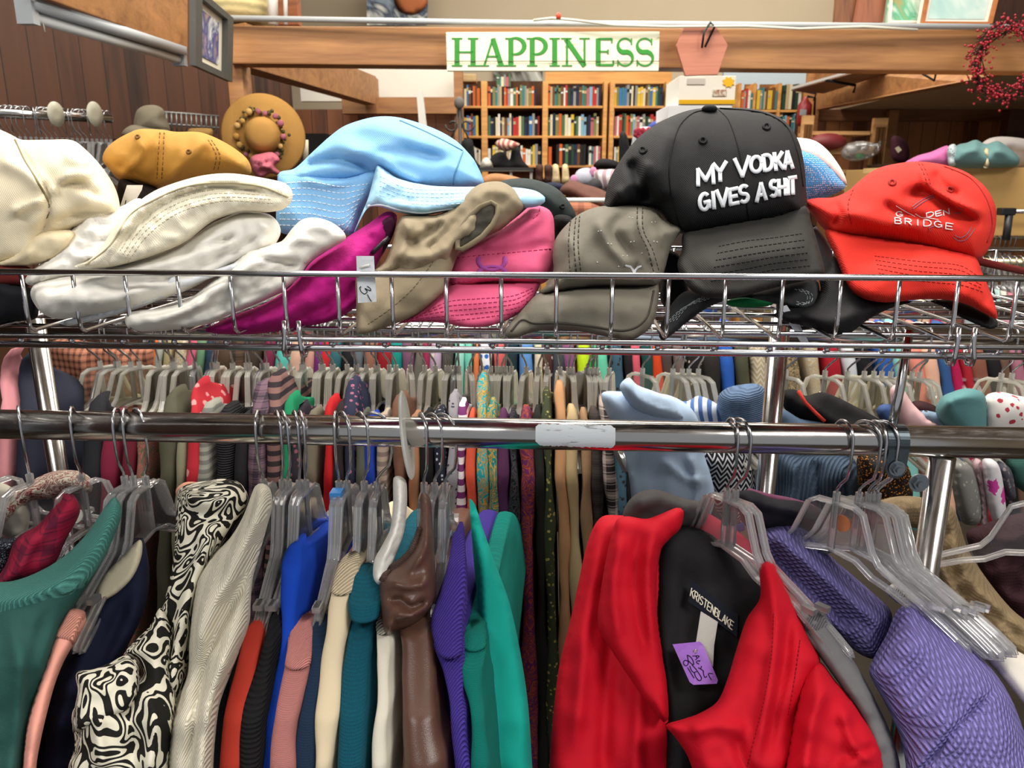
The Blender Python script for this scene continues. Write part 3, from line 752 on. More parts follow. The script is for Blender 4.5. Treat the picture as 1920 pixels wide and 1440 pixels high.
for i, (a_, b_, nm) in enumerate(bays):
    books(a_, b_ - (12 if i == 1 else 0), 198.5, 32, 40, BY + .02, nm, 'top', [r1, r1[5:], ['grey', 'beige', 'brown', 'teal', 'green', 'olive', 'brown', 'red', 'red', 'grey', 'navy'], ['brown', 'olive', 'blue', 'blue', 'blue', 'grey', 'beige', 'cream', 'black', 'grey', 'yellow', 'yellow', 'cream']][i])
    books(a_, b_ - (14 if i == 3 else 3), 254.5, 33, 42, BY + .02, nm, 'second', [['blue', 'yellow', 'blue', 'rose', 'brown'], ['green', 'navy', 'black', 'rose', 'rose', 'black', 'dark red', 'brown', 'light blue', 'cream', 'dark red', 'red', 'orange', 'light blue'], ['black', 'navy', 'rose', 'olive', 'beige', 'brown', 'cream', 'dark red', 'dark red', 'brown', 'green', 'cream', 'light blue', 'cream'], ['rose', 'white', 'grey', 'dark green', 'green', 'red', 'red', 'light blue', 'light blue', 'light blue']][i])
    if i != 2: books(a_, b_, 309.5, 28, 40, BY + .02, nm, 'third', ['white', 'olive', 'yellow', 'grey', 'black', 'cream', 'white', 'beige'])
books(930, 960, 162, 16, 24, BY + .08, 'second bay', 'upper', ['green', 'teal', 'cream', 'grey', 'rose'])
# third bay, third shelf: orange book, black set, white and grey set
books(1027, 1040, 309.5, 34, 44, BY + .02, 'third bay', 'third', ['orange', 'orange', 'orange'], 6, 9)
books(1042, 1103, 309.5, 38, 39.5, BY + .0, 'third bay', 'third middle', ['black'] * 12, 5.4, 5.6)
books(1103, 1128, 309.5, 34, 36, BY + .02, 'third bay', 'third right', ['white', 'grey', 'black', 'white', 'rose', 'grey'], 4, 5)
o = thing('storage_basket', 'cream woven basket on top of the narrow bookcase bay', 'basket', P(880, 152, BY))
obj('body', panel(866, 138, 893, 153, BY + .03, .15, .01), mat('#d9b888', 'knit', None, .5), o, smooth=False)
t = canvas('round_picture', 'dark framed picture of a pale round shape behind the top row of books', [P(925, 120, 7.37), P(1018, 120, 7.37), P(1016, 180, 7.37), P(925, 180, 7.37)], mat('#4b4740', 'art', '#b8ac94', .4))
# right bookcase pieces (beside the box and cap)
o = thing('bookcase', 'small honey-coloured bookcase far right of the boxes, holding files', 'bookcase', P(1440, 300, BY)); o.location.z = -EYE
for x0, x1 in ((1383, 1388), (1411, 1416), (1457, 1463), (1505, 1510)): 
    a, b = P(x0, 200, BY), P(x1, 200, BY); zt_ = P(x0, 156, BY).z
    obj('upright', box(((a.x + b.x) / 2, BY + .1, (zt_ - EYE) / 2), (b.x - a.x) / 2, .1, (zt_ + EYE) / 2), SHW, o, smooth=False)
for x0, x1 in ((1388, 1411), (1416, 1457), (1463, 1505)):
    for y in (206, 255): obj('shelf', panel(x0, y, x1, y + 4, BY, .2, 0), SHW, o, smooth=False)
    obj('back_panel', panel(x0, 158, x1, 400, BY + .2, .01, 0), mat('#8a5c34', 'woodz', '#6c4422', 1, .7), o, smooth=False)
books(1388, 1411, 205, 30, 40, BY, 'small right bookcase left bay', 'top', ['orange', 'grey', 'red', 'white', 'teal'])
books(1417, 1457, 205, 30, 42, BY, 'small right bookcase middle bay', 'top', ['yellow', 'grey', 'teal', 'beige', 'brown', 'yellow'])
books(1464, 1505, 205, 44, 50, BY, 'small right bookcase right bay', 'top', ['dark green', 'beige', 'dark green', 'black', 'dark green', 'white', 'dark green'], 5, 7)
books(1464, 1505, 254, 34, 44, BY, 'small right bookcase right bay', 'second', ['teal', 'light blue', 'green', 'black'])
struct('wall_blue', panel(1355, 120, 1520, 215, 6.6, .04), mat('#b4c0c6', 'wall', '#aab6bc', rough=.9))

# wall shelf with its brackets under the receding beam
o = thing('wall_shelf', 'grey edged shelf board on black brackets above the fire extinguisher', 'shelf', P(1545, 160, 4.8))
obj('board', prism([P(1484, 166, 5.1), P(1612, 129, 4.3), P(1668, 132, 4.35), P(1545, 171, 5.15)], Vector((0, 0, -.014))), mat('#8b6a52', 'wood', '#6b4b36', 1, .6), o, smooth=False)
obj('edge_strip', prism([P(1484, 163, 5.09), P(1612, 127, 4.19), P(1612, 131.5, 4.19), P(1484, 168, 5.09)], Vector((0, -.01, 0))), mat('#d6d6d2', rough=.4), o, smooth=False)
for x0, y0, x1, y1, Y in ((1548, 150, 1604, 160, 4.6), (1496, 169, 1530, 175, 5.2)): obj('bracket', tube([P(x0, y0, Y), P(x1, y1, Y), P(x1 - 4, y1 + 14, Y)], .008, 8), mat('#1e1b1b'), o)
o = tag(obj('triangle_bracket', tube([P(1720, 133, 3.6), P(1752, 151, 3.55), P(1756, 132, 3.5)], .005, 6), mat('#1b1818')), 'small black triangular bracket hanging under the beam near the wreath', 'bracket')
# fire extinguisher
o = thing('fire_extinguisher', 'red fire extinguisher beside the right bookcase', 'fire extinguisher', P(1508, 228, 5.3))
c = P(1508, 212, 5.3); obj('cylinder', lathe([(.035, -.08), (.045, -.06), (.045, .05), (.02, .08), (.015, .1)], 20, c), mat('#8e2024', rough=.4), o)
obj('label', panel(1500, 205, 1512, 216, 5.24, .004, 0), mat('#b9c0c4'), o, smooth=False); obj('hose', tube([c + Vector((0, -.03, .1)), c + Vector((.05, -.03, .09)), c + Vector((.055, -.03, -.02))], .008, 8), mat('#1b1718'), o)
# light wood rack with football and plastic bag
o = thing('wooden_rack', 'light slatted wooden display rack holding the football and plastic bag', 'display rack', P(1580, 330, 4.6)); o.location.z = -EYE
WD = mat('#c89a64', 'wood', '#a77a46', 1, .5)
for x0, x1, y0 in ((1500, 1520, 216), (1632, 1658, 221)):
    a, b = P(x0, 300, 4.6), P(x1, 300, 4.6); z1 = P(x0, y0, 4.6).z
    obj('side_frame', box(((a.x + b.x) / 2, 4.62, (z1 - EYE) / 2), (b.x - a.x) / 2, .015, (z1 + EYE) / 2), WD, o, smooth=False)
    for k in range(3): obj('slat', box((a.x + (b.x - a.x) * (.25 + .25 * k), 4.6, z1 - .16), .006, .008, .11), mat('#6e4a28'), o, smooth=False)
for y in (246, 282, 318, 350): obj('rail', panel(1520, y, 1632, y + 7, 4.6, .2), WD, o, smooth=False)
o = thing('football', 'brown-red american football with white stripe laces on the wooden rack', 'ball', P(1555, 278, 4.55))
bm = bmesh.new(); ball_into(bm, P(1552, 266, 4.58), .105, 3, (1, .55, .45)); obj('body', bm, mat('#7a2a2c', 'fabric', rough=.5), o); 
bm = bmesh.new(); ball_into(bm, P(1556, 261, 4.55), .07, 2, (1, .3, .12)); obj('laces', bm, mat('#cfa0a0', 'vstripe', '#7a2a2c', 1), o)
o = thing('plastic_bag', 'clear plastic bag of small items tied at the right, on the wooden rack', 'bag', P(1612, 302, 4.5))
Pad([(1576, 286), (1590, 268), (1625, 264), (1645, 268), (1652, 262), (1652, 275), (1645, 290), (1620, 300), (1595, 302), (1580, 296)], 4.5, .08, 14, 1, [], .02, .08, 5).build('film', clear('bag_film', (.95, .95, .95, 1), .22, .1, 1.5), o)
Pad([(1604, 290), (1618, 288), (1622, 296), (1606, 298)], 4.5, .02, 5, 1, step=5).build('green_item', mat('#2a7a40'), o)
Pad([(1588, 274), (1604, 272), (1608, 284), (1592, 287)], 4.5, .02, 5, 1, step=5).build('white_item', mat('#cfcac4'), o)
# things on the right: maroon cap, pink cloth, green roll, grey cloth, box
o = thing('dark_maroon_beret', 'dark maroon cap with a square price sticker, against the wooden post', 'hat', P(1688, 305, 4.3))
Pad([(1671, 258), (1680, 254), (1696, 262), (1705, 280), (1703, 300), (1690, 306), (1672, 296)], 4.3, .05, 14, 1, [], 0, .02, 5).build('crown', mat('#45202e', 'fabric'), o)
obj('price_sticker', prism([P(1678, 278, 4.23), P(1685, 274, 4.23), P(1691, 281, 4.23), P(1684, 287, 4.23)], Vector((0, .002, 0))), mat('#d8ceb0'), o, smooth=False)
o = thing('cardboard_box', 'large tan cardboard box behind the red cap', 'box', P(1870, 440, 2.6)); 
obj('carton', panel(1700, 314, 2010, 442, 2.6, .5), mat('#c9a368', 'wall', '#bd955a', rough=.9), o, smooth=False)
obj('flap', panel(1695, 312, 1838, 322, 2.59, .3, 0), mat('#d3b07a', 'wall', '#c9a56c', rough=.9), o, smooth=False)
o = thing('tall_stand', 'tan panel standing below the cardboard box', 'board', P(1870, 470, 2.65))
o = bpy.data.objects.remove(o)
def heap(name, lb, cat, pts, Y, depth, m, fl=(), nzv=.006, part='body'):
    cx = sum(p[0] for p in pts) / len(pts); by = max(p[1] for p in pts)
    t = thing(name, lb, cat, P(cx, by, Y)); Pad(pts, Y, depth, None, 1, fl, nzv, .03, step=6).build(part, m, t); return t
heap('folded_cloth', 'bright pink cloth next to the green roll on the box', 'cloth', [(1695, 306), (1720, 292), (1745, 285), (1776, 273), (1785, 285), (1780, 312), (1730, 314), (1700, 314)], 2.62, .06, mat('#d873ac', 'fabric'), [([(1700, 305), (1740, 290), (1775, 280)], .02, 6)])
heap('folded_cloth', 'grey cloth heaped behind the green roll at the right edge', 'cloth', [(1830, 285), (1850, 262), (1880, 256), (1930, 262), (1960, 275), (1960, 316), (1840, 316)], 2.85, .08, mat('#a7a09c', 'fabric'), [([(1850, 290), (1900, 270), (1950, 285)], .02, 8)])
t = heap('rolled_cloth', 'sage green cloth roll tied with a pale band on the cardboard box', 'cloth', [(1782, 290), (1795, 272), (1812, 268), (1830, 262), (1848, 270), (1870, 264), (1885, 272), (1900, 284), (1912, 298), (1905, 312), (1860, 315), (1795, 314), (1780, 304)], 2.58, .07, mat('#6e9594', 'fabric'), [([(1800, 285), (1850, 280), (1905, 292)], .02, 7), ([(1835, 270), (1850, 285), (1870, 270)], -.02, 6)])
Pad([(1844, 280), (1853, 279), (1856, 300), (1852, 314), (1844, 314), (1848, 300)], 2.52, .015, 5, 1, step=5).build('band', mat('#d6cba6'), t)
Pad([(1777, 276), (1790, 270), (1797, 285), (1794, 308), (1780, 312), (1776, 295)], 2.55, .03, 9, 1, [], .01, .08, step=5).build('frilled_end', mat('#c3cfd2', 'floral', '#5f8583', 2), t)

# straw hat on the post
o = thing('straw_hat', 'wide straw hat with a dried flower band and pink ribbon, hung on the post', 'hat', P(500, 330, 2.48))
sc_ = P(494, 255, 2.52); SH = mat('#b98a48', 'fabric', None, 1, .7)
bm = lathe([(.005, -.094), (.03, -.092), (.043, -.082), (.052, -.058), (.055, -.02), (.060, -.012), (.09, -.008), (.122, .002), (.127, .008), (.122, .012), (.06, .0), (.05, -.005), (.03, -.06), (.004, -.08)], 48, (0, 0, 0), 'Y')
bm.transform(Matrix.Rotation(math.radians(14), 4, 'Z')); bm.transform(Matrix.Translation(sc_))
obj('straw_body', bm, mat('#b98a48', 'hrib', None, 1.0, .8), o)
random.seed(3); bm = bmesh.new()
for k in range(90):
    a = random.uniform(0, 2 * math.pi); r = .072 + random.gauss(0, .006)
    ball_into(bm, sc_ + Vector((r * math.cos(a), -.022 + random.uniform(-.01, .01), r * math.sin(a))), random.uniform(.004, .008), 1)
obj('leaf_band', bm, mat('#544a2c', 'fabric'), o, kind='stuff')
for k in range(16):
    a = k / 16 * 2 * math.pi + random.uniform(-.1, .1); r = .072 + random.gauss(0, .005); bm = bmesh.new()
    ball_into(bm, sc_ + Vector((r * math.cos(a), -.036, r * math.sin(a))), random.uniform(.007, .011), 2, (1, .7, 1)); obj('flower', bm, mat(random.choice(['#b08a4a', '#a2783a', '#9c5a68', '#c09a5c']), 'fabric'), o)
Pad([(470, 296), (490, 288), (512, 286), (525, 300), (516, 312), (530, 328), (505, 326), (490, 334), (474, 322)], 2.42, .03, 12, 1, [([(480, 300), (500, 310), (520, 325)], .02, 5)], .02, .1, 4).build('ribbon', mat('#b5616e', 'fabric'), o)
# light hat and wire basket on the far left wall
o = thing('bucket_hat', 'grey-green bucket hat in front of the dark panelled wall', 'hat', P(275, 250, 2.6))
Pad([(252, 245), (255, 210), (268, 199), (290, 197), (306, 205), (312, 222), (318, 248), (285, 252)], 2.62, .08, 26, 1, [], .006, .03, 5).build('crown', mat('#8d8470', 'fabric'), o)
Pad([(228, 252), (236, 240), (252, 234), (285, 240), (316, 244), (322, 252), (300, 262), (240, 262)], 2.55, .04, 9, 1, [], .004, .05, 5).build('brim', mat('#8d8470', 'fabric'), o)
o = thing('sun_hat', 'tan hat behind the grey-green bucket hat, above the mustard cap', 'hat', P(378, 256, 2.6))
Pad([(350, 250), (356, 241), (396, 241), (400, 250), (395, 260), (352, 260)], 2.62, .05, 8, 1, step=5).build('crown', mat('#a8834a', 'fabric'), o)
o = thing('wire_basket', 'grey wire basket rim on the dark wall behind the mustard cap', 'basket', P(360, 250, 2.8))
gw = mat('#8f8f8c', rough=.4, metal=.6)
for y in (210, 232): obj('rim_wire', tube([P(306, y, 2.8), P(410, y + 8, 2.95)], .004, 6), gw, o)
for k in range(11): 
    x = 312 + k * 9.3; obj('upright_wire', tube([P(x, 210 + k * .8, 2.8 + k * .013), P(x + 1, 246 + k * .5, 2.8 + k * .013)], .0028, 6), gw, o)
# white plank, scroll ironwork
tag(obj('white_post', prism([P(781, 176, 4.9), P(792, 171, 4.9), P(800, 240, 4.9), P(800, 1100, 4.9), P(786, 1100, 4.9), P(786, 240, 4.9)], Vector((0, .03, 0))), mat('#dcdcd4'), smooth=False), 'narrow white board leaning behind the light blue hat', 'board')
IR = mat('#2b2522', rough=.5)
o = thing('scroll_stand', 'black wrought iron scroll stand with a finial, left of the bookcase', 'stand', P(862, 330, 4.4)); o.location.z = -EYE
obj('pole', tube([Vector((P(862, 250, 4.4).x, 4.4, -EYE)), P(862, 200, 4.4)], .009, 8), IR, o)
for sx in (-1, 1):
    pts = [P(862 + sx * (8 + (18 - 1.0 * k) * math.cos(k * .55) * .75 + 6), 234 + (14 - .9 * k) * math.sin(k * .55), 4.4) for k in range(12)]
    obj('scroll', tube(pts, .0055, 6), IR, o); obj('brace', tube([P(862 + sx * 3, 205, 4.4), P(862 + sx * 9, 245, 4.4), P(862 + sx * 20, 266, 4.4)], .005, 6), IR, o)
bm = bmesh.new(); ball_into(bm, P(861, 193, 4.4), .028, 2, (1, 1, 1.2)); obj('finial', bm, mat('#6c6763', 'fabric'), o)

# far table and its things
tb_ = thing('display_table', 'dark display cabinet with a white edged top, below the bookcase', 'table', P(940, 330, 4.2)); tb_.location.z = -EYE
zt_ = P(940, 317, 4.2).z; a, b = P(872, 330, 4.2), P(1000, 330, 4.2)
obj('top', box(((a.x + b.x) / 2, 4.35, zt_), (b.x - a.x) / 2, .16, .008), mat('#2a2726', rough=.4), tb_, smooth=False)
for x in (876, 958, 996): obj('leg', box((P(x, 330, 4.2).x, 4.22, (zt_ - EYE) / 2), .007, .007, (zt_ + EYE) / 2), mat('#b9b6ae', rough=.4), tb_, smooth=False)
obj('edge', box(((a.x + b.x) / 2, 4.195, zt_ - .004), (b.x - a.x) / 2, .004, .006), mat('#a9a69e', rough=.4), tb_, smooth=False)
heap('handbag', 'black handbag on the display cabinet, behind the blue hat', 'bag', [(866, 320), (866, 265), (885, 262), (892, 300), (905, 318)], 4.3, .05, mat('#141416', 'fabric'))
heap('handbag', 'black bag with a tall handle in the middle of the display cabinet', 'bag', [(915, 318), (925, 290), (945, 285), (955, 300), (960, 280), (972, 276), (980, 300), (992, 318)], 4.3, .05, mat('#17161a', 'fabric'))
heap('scarf', 'white cloth pouch at the left of the display cabinet', 'scarf', [(900, 318), (904, 300), (914, 295), (922, 305), (924, 316), (912, 317)], 4.25, .04, mat('#c9c3b8', 'fabric'))
heap('knit_scarf', 'red and white striped knitted scarf on top of the black bag', 'scarf', [(928, 268), (940, 260), (955, 262), (975, 270), (970, 276), (950, 284), (934, 278)], 4.25, .04, mat('#a8615c', 'vstripe', '#d8b8a4', .5))
heap('folded_cloth', 'orange and grey clothes under the display cabinet top', 'cloth', [(900, 340), (915, 327), (940, 326), (975, 334), (985, 345), (940, 350), (905, 350)], 3.4, .05, mat('#a87850', 'fabric'))
for x, lb in ((1012, 'dark brown ankle boot, left of the dark pair'), (1028, 'dark brown ankle boot, right of the dark pair')):
    heap('boot', lb, 'boot', [(x - 7, 310), (x + 6, 310), (x + 6, 330), (x + 8, 345), (x - 10, 345), (x - 7, 332)], 4.0, .04, mat('#4a3028', 'fabric'))
for x, lb in ((1042, 'cream heeled boot, left of the cream pair'), (1060, 'cream heeled boot, right of the cream pair')):
    heap('boot', lb, 'boot', [(x - 5, 309), (x + 4, 309), (x + 7, 328), (x + 8, 345), (x - 6, 345), (x - 6, 328)], 3.9, .04, mat('#d9c49a', 'fabric'))
t = heap('plush_toy', 'pale blue plush toy with pink ears, right of the cream boots', 'toy', [(1078, 345), (1076, 332), (1085, 318), (1105, 315), (1114, 325), (1114, 345), (1098, 352), (1085, 350)], 3.6, .06, mat('#b9bccb', 'fabric'))
for x, y in ((1076, 337), (1112, 322)):
    bm = bmesh.new(); ball_into(bm, P(x, y, 3.56), .018, 2, (1, .5, 1.2)); obj('ear', bm, mat('#cf8fb4', 'fabric'), t)
heap('striped_shirt', 'striped pink, grey and white shirts bunched right of the plush toy', 'shirt', [(1114, 322), (1130, 318), (1160, 318), (1175, 330), (1165, 355), (1135, 360), (1118, 350)], 3.5, .06, mat('#a58a92', 'vstripe', '#d3d0d2', .35))
heap('dark_hat', 'black wide-brimmed hat on the pile beside the black cap', 'hat', [(1112, 312), (1125, 298), (1150, 300), (1172, 312), (1160, 318), (1125, 317)], 3.9, .06, mat('#1d1a1e', 'fabric'))
heap('brown_shirt', 'dusty brown shirt thrown over the far rack in the centre', 'shirt', [(1050, 360), (1058, 345), (1075, 338), (1095, 345), (1120, 352), (1145, 365), (1165, 385), (1160, 405), (1100, 400), (1075, 375)], 2.9, .07, mat('#7a5348', 'fabric'), [([(1060, 355), (1090, 365), (1140, 385)], .02, 7)])
heap('plaid_shirt', 'rust plaid shirt below the brown one on the far rack', 'shirt', [(1060, 385), (1085, 375), (1120, 385), (1140, 400), (1130, 430), (1080, 430)], 2.8, .05, mat('#a5694c', 'plaid', '#6e4438', .8))
heap('navy_jeans', 'dark navy jeans lying left of the brown shirt', 'trousers', [(1020, 345), (1045, 342), (1062, 350), (1055, 362), (1030, 362)], 3.1, .05, mat('#262c42', 'fabric'))
heap('plush_toy', 'small dark grey toy in front of the striped shirts', 'toy', [(1100, 352), (1108, 337), (1122, 335), (1130, 350), (1122, 362), (1106, 362)], 3.3, .05, mat('#3a3a3c', 'fabric'))
t = heap('knit_hat', 'red and white bobbly knitted hat left of the tall black cap', 'hat', [(1180, 300), (1184, 270), (1190, 245), (1205, 238), (1222, 240), (1226, 262), (1210, 290), (1195, 310)], 3.2, .07, mat('#c8cdd4', 'floral', '#8e3a50', 1.2), nzv=.012)
bm = bmesh.new(); random.seed(4)
for k in range(40): ball_into(bm, P(random.uniform(1190, 1222), random.uniform(242, 258), 3.12), .010, 1)
obj('pompom', bm, mat('#a2384a', 'fabric'), t, kind='stuff')
heap('dark_bag', 'black backpack standing between the books and the knitted hat', 'bag', [(1160, 305), (1162, 250), (1168, 245), (1176, 255), (1182, 290), (1178, 320), (1162, 320)], 3.9, .05, mat('#1c1e22', 'fabric'))
heap('blue_hat', 'royal blue cap brim behind the knitted hat', 'hat', [(1213, 240), (1225, 228), (1250, 222), (1253, 232), (1235, 245), (1218, 248)], 3.4, .04, mat('#3f4fa0', 'fabric'))
tag(obj('rack_bar', tube([P(1040, 375, 2.4), P(1150, 375, 2.4)], .007, 10), mat('#e2e0d8', rough=.4)), 'thin white rack bar between the green cap and the black cap', 'rail')
# black bag at left between hat and books, dark things in the left alcove
tag(obj('dark_cabinet', panel(562, 250, 640, 1250, 4.6, .3), mat('#1b1715', 'fabric'), smooth=False), 'dark cabinet standing left of the light blue hat', 'cabinet')
def stand(x0, x1, y, Y, dep, lb):
    a, b = P(x0, y, Y), P(x1, y, Y)
    t = thing('cabinet', lb, 'cabinet', Vector(((a.x + b.x) / 2, Y + dep / 2 - .05, -EYE)))
    m = mat('#3a2a20', 'woodz', '#281b13', 1, .6)
    obj('body', box(((a.x + b.x) / 2, Y + dep / 2 - .05, (a.z - .012 - EYE) / 2), (b.x - a.x) / 2 - .004, dep / 2 - .006, (a.z - .012 + EYE) / 2), m, t, smooth=False)
    obj('top', box(((a.x + b.x) / 2, Y + dep / 2 - .05, a.z - .006), (b.x - a.x) / 2, dep / 2, .006), m, t, smooth=False)
stand(1188, 1240, 310, 3.2, .3, 'dark wooden cabinet under the bobbly knitted hat')
stand(1158, 1182, 320, 3.9, .3, 'dark wooden cabinet under the black backpack')
stand(1255, 1372, 222, 3.0, .4, 'dark wooden cabinet carrying the white boxes')
stand(225, 402, 262, 2.55, .3, 'dark wooden cabinet carrying the bucket hat at the upper left')
stand(1664, 1720, 307, 4.3, .3, 'dark wooden cabinet beside the slatted rack, under the maroon cap')
stand(567, 582, 300, 3.6, .1, 'narrow dark stand under the pale candle')
tag(obj('candle', tube([P(573, 262, 3.6), P(573, 300, 3.6)], .012, 10), mat('#d9d0b8')), 'pale candle standing right of the straw hat', 'candle')
# ================================================================ the chrome rack
SV, SB = .70, 1.03                    # front and back lip of the wire shelf, rack frame
RV = .80                              # front rail
zt = hit(960, 516, SV).z; zf = hit(960, 640, SV).z; zl = hit(960, 658, SV).z
WIREC = chrome('wire_chrome', (.60, .60, .62, 1), .16)
def uof(p): return Vector(p).dot(AX)
u940 = uof(hit(939, 570, SV)); STEP = .0508
u_split1, u_split2 = uof(hit(549, 630, SV)), uof(hit(1803, 640, SV))
def shelf_unit(ua, ub, label, posn):
    t = thing('wire_shelf', label, 'wire shelf', rk((ua + ub) / 2, SV, zl))
    g = .004
    bm = tube([rk(ua + g, SV, zt), rk(ub - g, SV, zt)], .0030, 10)
    obj('lip_rail', bm, WIREC, t)
    bm = tube([rk(ua + g, SB, zt), rk(ub - g, SB, zt)], .0030, 10)
    obj('lip_rail', bm, WIREC, t)
    bm = bmesh.new()
    for v, z, r in ((SV - .001, zf, .0026), (SV + .003, zl, .0034), (SV + .055, zf, .0022), (SV + .11, zf, .0022), (SV + .165, zf, .0026),
                    (SV + .22, zf, .0022), (SV + .275, zf, .0022), (SB, zf, .0026), (SB - .003, zl, .0034)):
        tube_into(bm, [rk(ua + g, v, z), rk(ub - g, v, z)], r, 8)
    obj('long_wires', bm, WIREC, t)
    k0 = math.ceil((ua - u940 + .006) / STEP); k = k0
    while u940 + k * STEP < ub - .006:
        u = u940 + k * STEP
        zz = zt - .0032
        pts = [rk(u, SV + .0045, zt), rk(u, SV + .0045, zf + .02), rk(u, SV + .006, zf + .007), rk(u, SV + .012, zf + .0035), rk(u, SV + .06, zf + .004),
               rk(u, SB - .06, zf + .004), rk(u, SB - .012, zf + .0035), rk(u, SB - .006, zf + .007), rk(u, SB - .0045, zf + .02), rk(u, SB - .0045, zt)]
        bm = tube(pts, .0020, 8); ball_into(bm, rk(u - .008, SV + .001, (zf + zl) / 2), .0032, 1)
        o = obj('grid_wire', bm, WIREC, t)
        k += 1
    return t
shelf_unit(-1.05, 1.15, 'long chrome wire basket shelf carrying all the hats', 0)
for u, lb in ((u_split1, 'chrome S hook joining the shelves under the white hats'), (u_split2, 'chrome S hook joining the shelves under the red cap')):
    bm = bmesh.new()
    for d in (-.006, .008):
        pts = [rk(u + d, SV - .004, zf + .018), rk(u + d, SV - .0045, zf + .004), rk(u + d * 1.2, SV - .006, zl), rk(u + d * 1.2, SV - .004, zl - .006), rk(u + d * 1.2, SV + .003, zl - .0075), rk(u + d * 1.2, SV + .009, zl - .003), rk(u + d * 1.2, SV + .0095, zl + .004)]
        tube_into(bm, pts, .0024, 8)
    tag(obj('shelf_hook', bm, WIREC), lb, 'hook', 'shelf joining hooks')

rz = hit(960, 813, RV).z; RR = .0168
r_t = thing('clothes_rail', 'thick chrome front rail with a torn white sticker, hangers hooked over it', 'rail', rk(0, RV, rz))
obj('tube', tube([rk(-1.1, RV, rz), rk(1.2, RV, rz)], RR, 40), RAILM, r_t)
# sticker residue: a thin patch curved round the tube
bm = bmesh.new(); ua, ub = uof(hit(1004, 815, RV - RR)), uof(hit(1154, 815, RV - RR)); NU, NA = 48, 14
random.seed(5); rows = []
for i in range(NU + 1):
    f = i / NU; e = min(f, 1 - f); row = []
    a0 = math.radians(58 - 14 * max(0, .05 - e) / .05 + random.uniform(-3, 3)); a1 = math.radians(-26 + 16 * max(0, .05 - e) / .05 - 8 * f + random.uniform(-3, 3))
    for j in range(NA + 1):
        a = a0 + (a1 - a0) * j / NA; rr = RR + .0005
        row.append(bm.verts.new(rk(ua + (ub - ua) * f, RV - rr * math.cos(a), rz + rr * math.sin(a))))
    rows.append(row)
for i in range(NU):
    for j in range(NA): bm.faces.new((rows[i][j], rows[i + 1][j], rows[i + 1][j + 1], rows[i][j + 1]))
obj('sticker', bm, mat('#dfe6ea', 'paint', '#8d9394', rough=.9, s=2.5), r_t, label='torn white paper sticker')

def post(pt, label, r=.013, top=None, name='rack_post'):
    z1 = top if top is not None else zl - .008
    o = obj(name, tube([Vector((pt.x, pt.y, -EYE)), Vector((pt.x, pt.y, z1))], r, 20), RAILM)
    return tag(o, label, 'post', 'uprights of the chrome rack')
post(hit(84, 720, 1.02), 'chrome rack post behind the rail at the far left')
post(hit(1452, 730, 1.02), 'chrome rack post behind the rail, right of the light blue shirt')
post(hit(1760, 900, RV), 'chrome rack post standing under the front rail beside the lilac sweater', .0135, rz - RR)
# bracket rod and clamp at the right
b_t = thing('rail_bracket', 'chrome bracket rod and clamp holding the front rail at the right', 'bracket', hit(1685, 810, RV))
ub_ = uof(hit(1688, 815, RV - RR)); uc = uof(hit(1702, 700, RV + .02))
obj('rod', tube([rk(uc, RV + .03, zl), rk((uc + ub_) / 2, RV + .015, (zl + rz) / 2), rk(ub_ - .002, RV, rz + RR)], .0048, 12), WIREC, b_t)
bm = bmesh.new(); rr = RR + .0012; ring = []
for u in (ub_ - .011, ub_ + .011):
    r1 = []
    for j in range(19):
        a = math.radians(250 - 20 * j); 
        r1.append((u, RV - rr * math.cos(a - math.pi / 2 + math.pi / 2), rz + rr * math.sin(a)))
    ring.append(r1)
o1 = []
for r1 in ring:
    o1.append([bm.verts.new(rk(*p)) for p in r1]); 
for j in range(18): bm.faces.new((o1[0][j], o1[0][j + 1], o1[1][j + 1], o1[1][j]))
tube_into(bm, [rk(ub_ - .011, RV, rz), rk(ub_ + .011, RV, rz)], rr, 32)
c = rk(ub_, RV - RR * .6, rz - RR - .011)
pl = [rk(ub_ - .010, RV - RR - .0012, rz - .004)] + [rk(ub_ + .010 * math.cos(math.radians(a)), RV - RR - .0012, rz - .026 + .010 * math.sin(math.radians(a))) for a in range(180, 361, 20)] + [rk(ub_ + .011, RV - RR - .0012, rz - .004)]
bm2 = prism(pl, BX * .0025); bm2.to_mesh(me := bpy.data.meshes.new('tmp')); bm2.free(); bm.from_mesh(me); bpy.data.meshes.remove(me)
obj('clamp', bm, mat('#565f63', 'plain', rough=.3, metal=.9), b_t, smooth=False)
def bolt(c, nm='bolt', r=.0062, par=None):
    bm = bmesh.new()
    for rad, h0, h1, n in ((r * 1.35, 0, .0015, 24), (r, .0015, .006, 6), (r * .55, .006, .009, 16)):
        a = [bm.verts.new(c + AX * rad * math.cos(2 * math.pi * k / n) + Vector((0, 0, rad * math.sin(2 * math.pi * k / n))) - BX * h0) for k in range(n)]
        b = [bm.verts.new(c + AX * rad * math.cos(2 * math.pi * k / n) + Vector((0, 0, rad * math.sin(2 * math.pi * k / n))) - BX * h1) for k in range(n)]
        for k in range(n): bm.faces.new((a[k], a[(k + 1) % n], b[(k + 1) % n], b[k]))
        bm.faces.new(b)
    return obj(nm, bm, mat('#8f979c', 'plain', rough=.3, metal=1), par, smooth=False)
bolt(rk(ub_, RV - RR - .002, rz - .024), par=b_t)
tag(bolt(hit(1722, 905, RV - .012), 'bolt', .0075), 'steel bolt on the chrome post under the front rail', 'bolt')

# second rail, hidden behind the lip from here, and its posts
R2 = 1.25
rz2 = hit(960, 621, R2).z
tag(obj('clothes_rail', tube([rk(-1.5, R2, rz2), rk(1.7, R2, rz2)], RR, 24), RAILM), 'chrome second rail behind the wire shelf lip', 'rail')

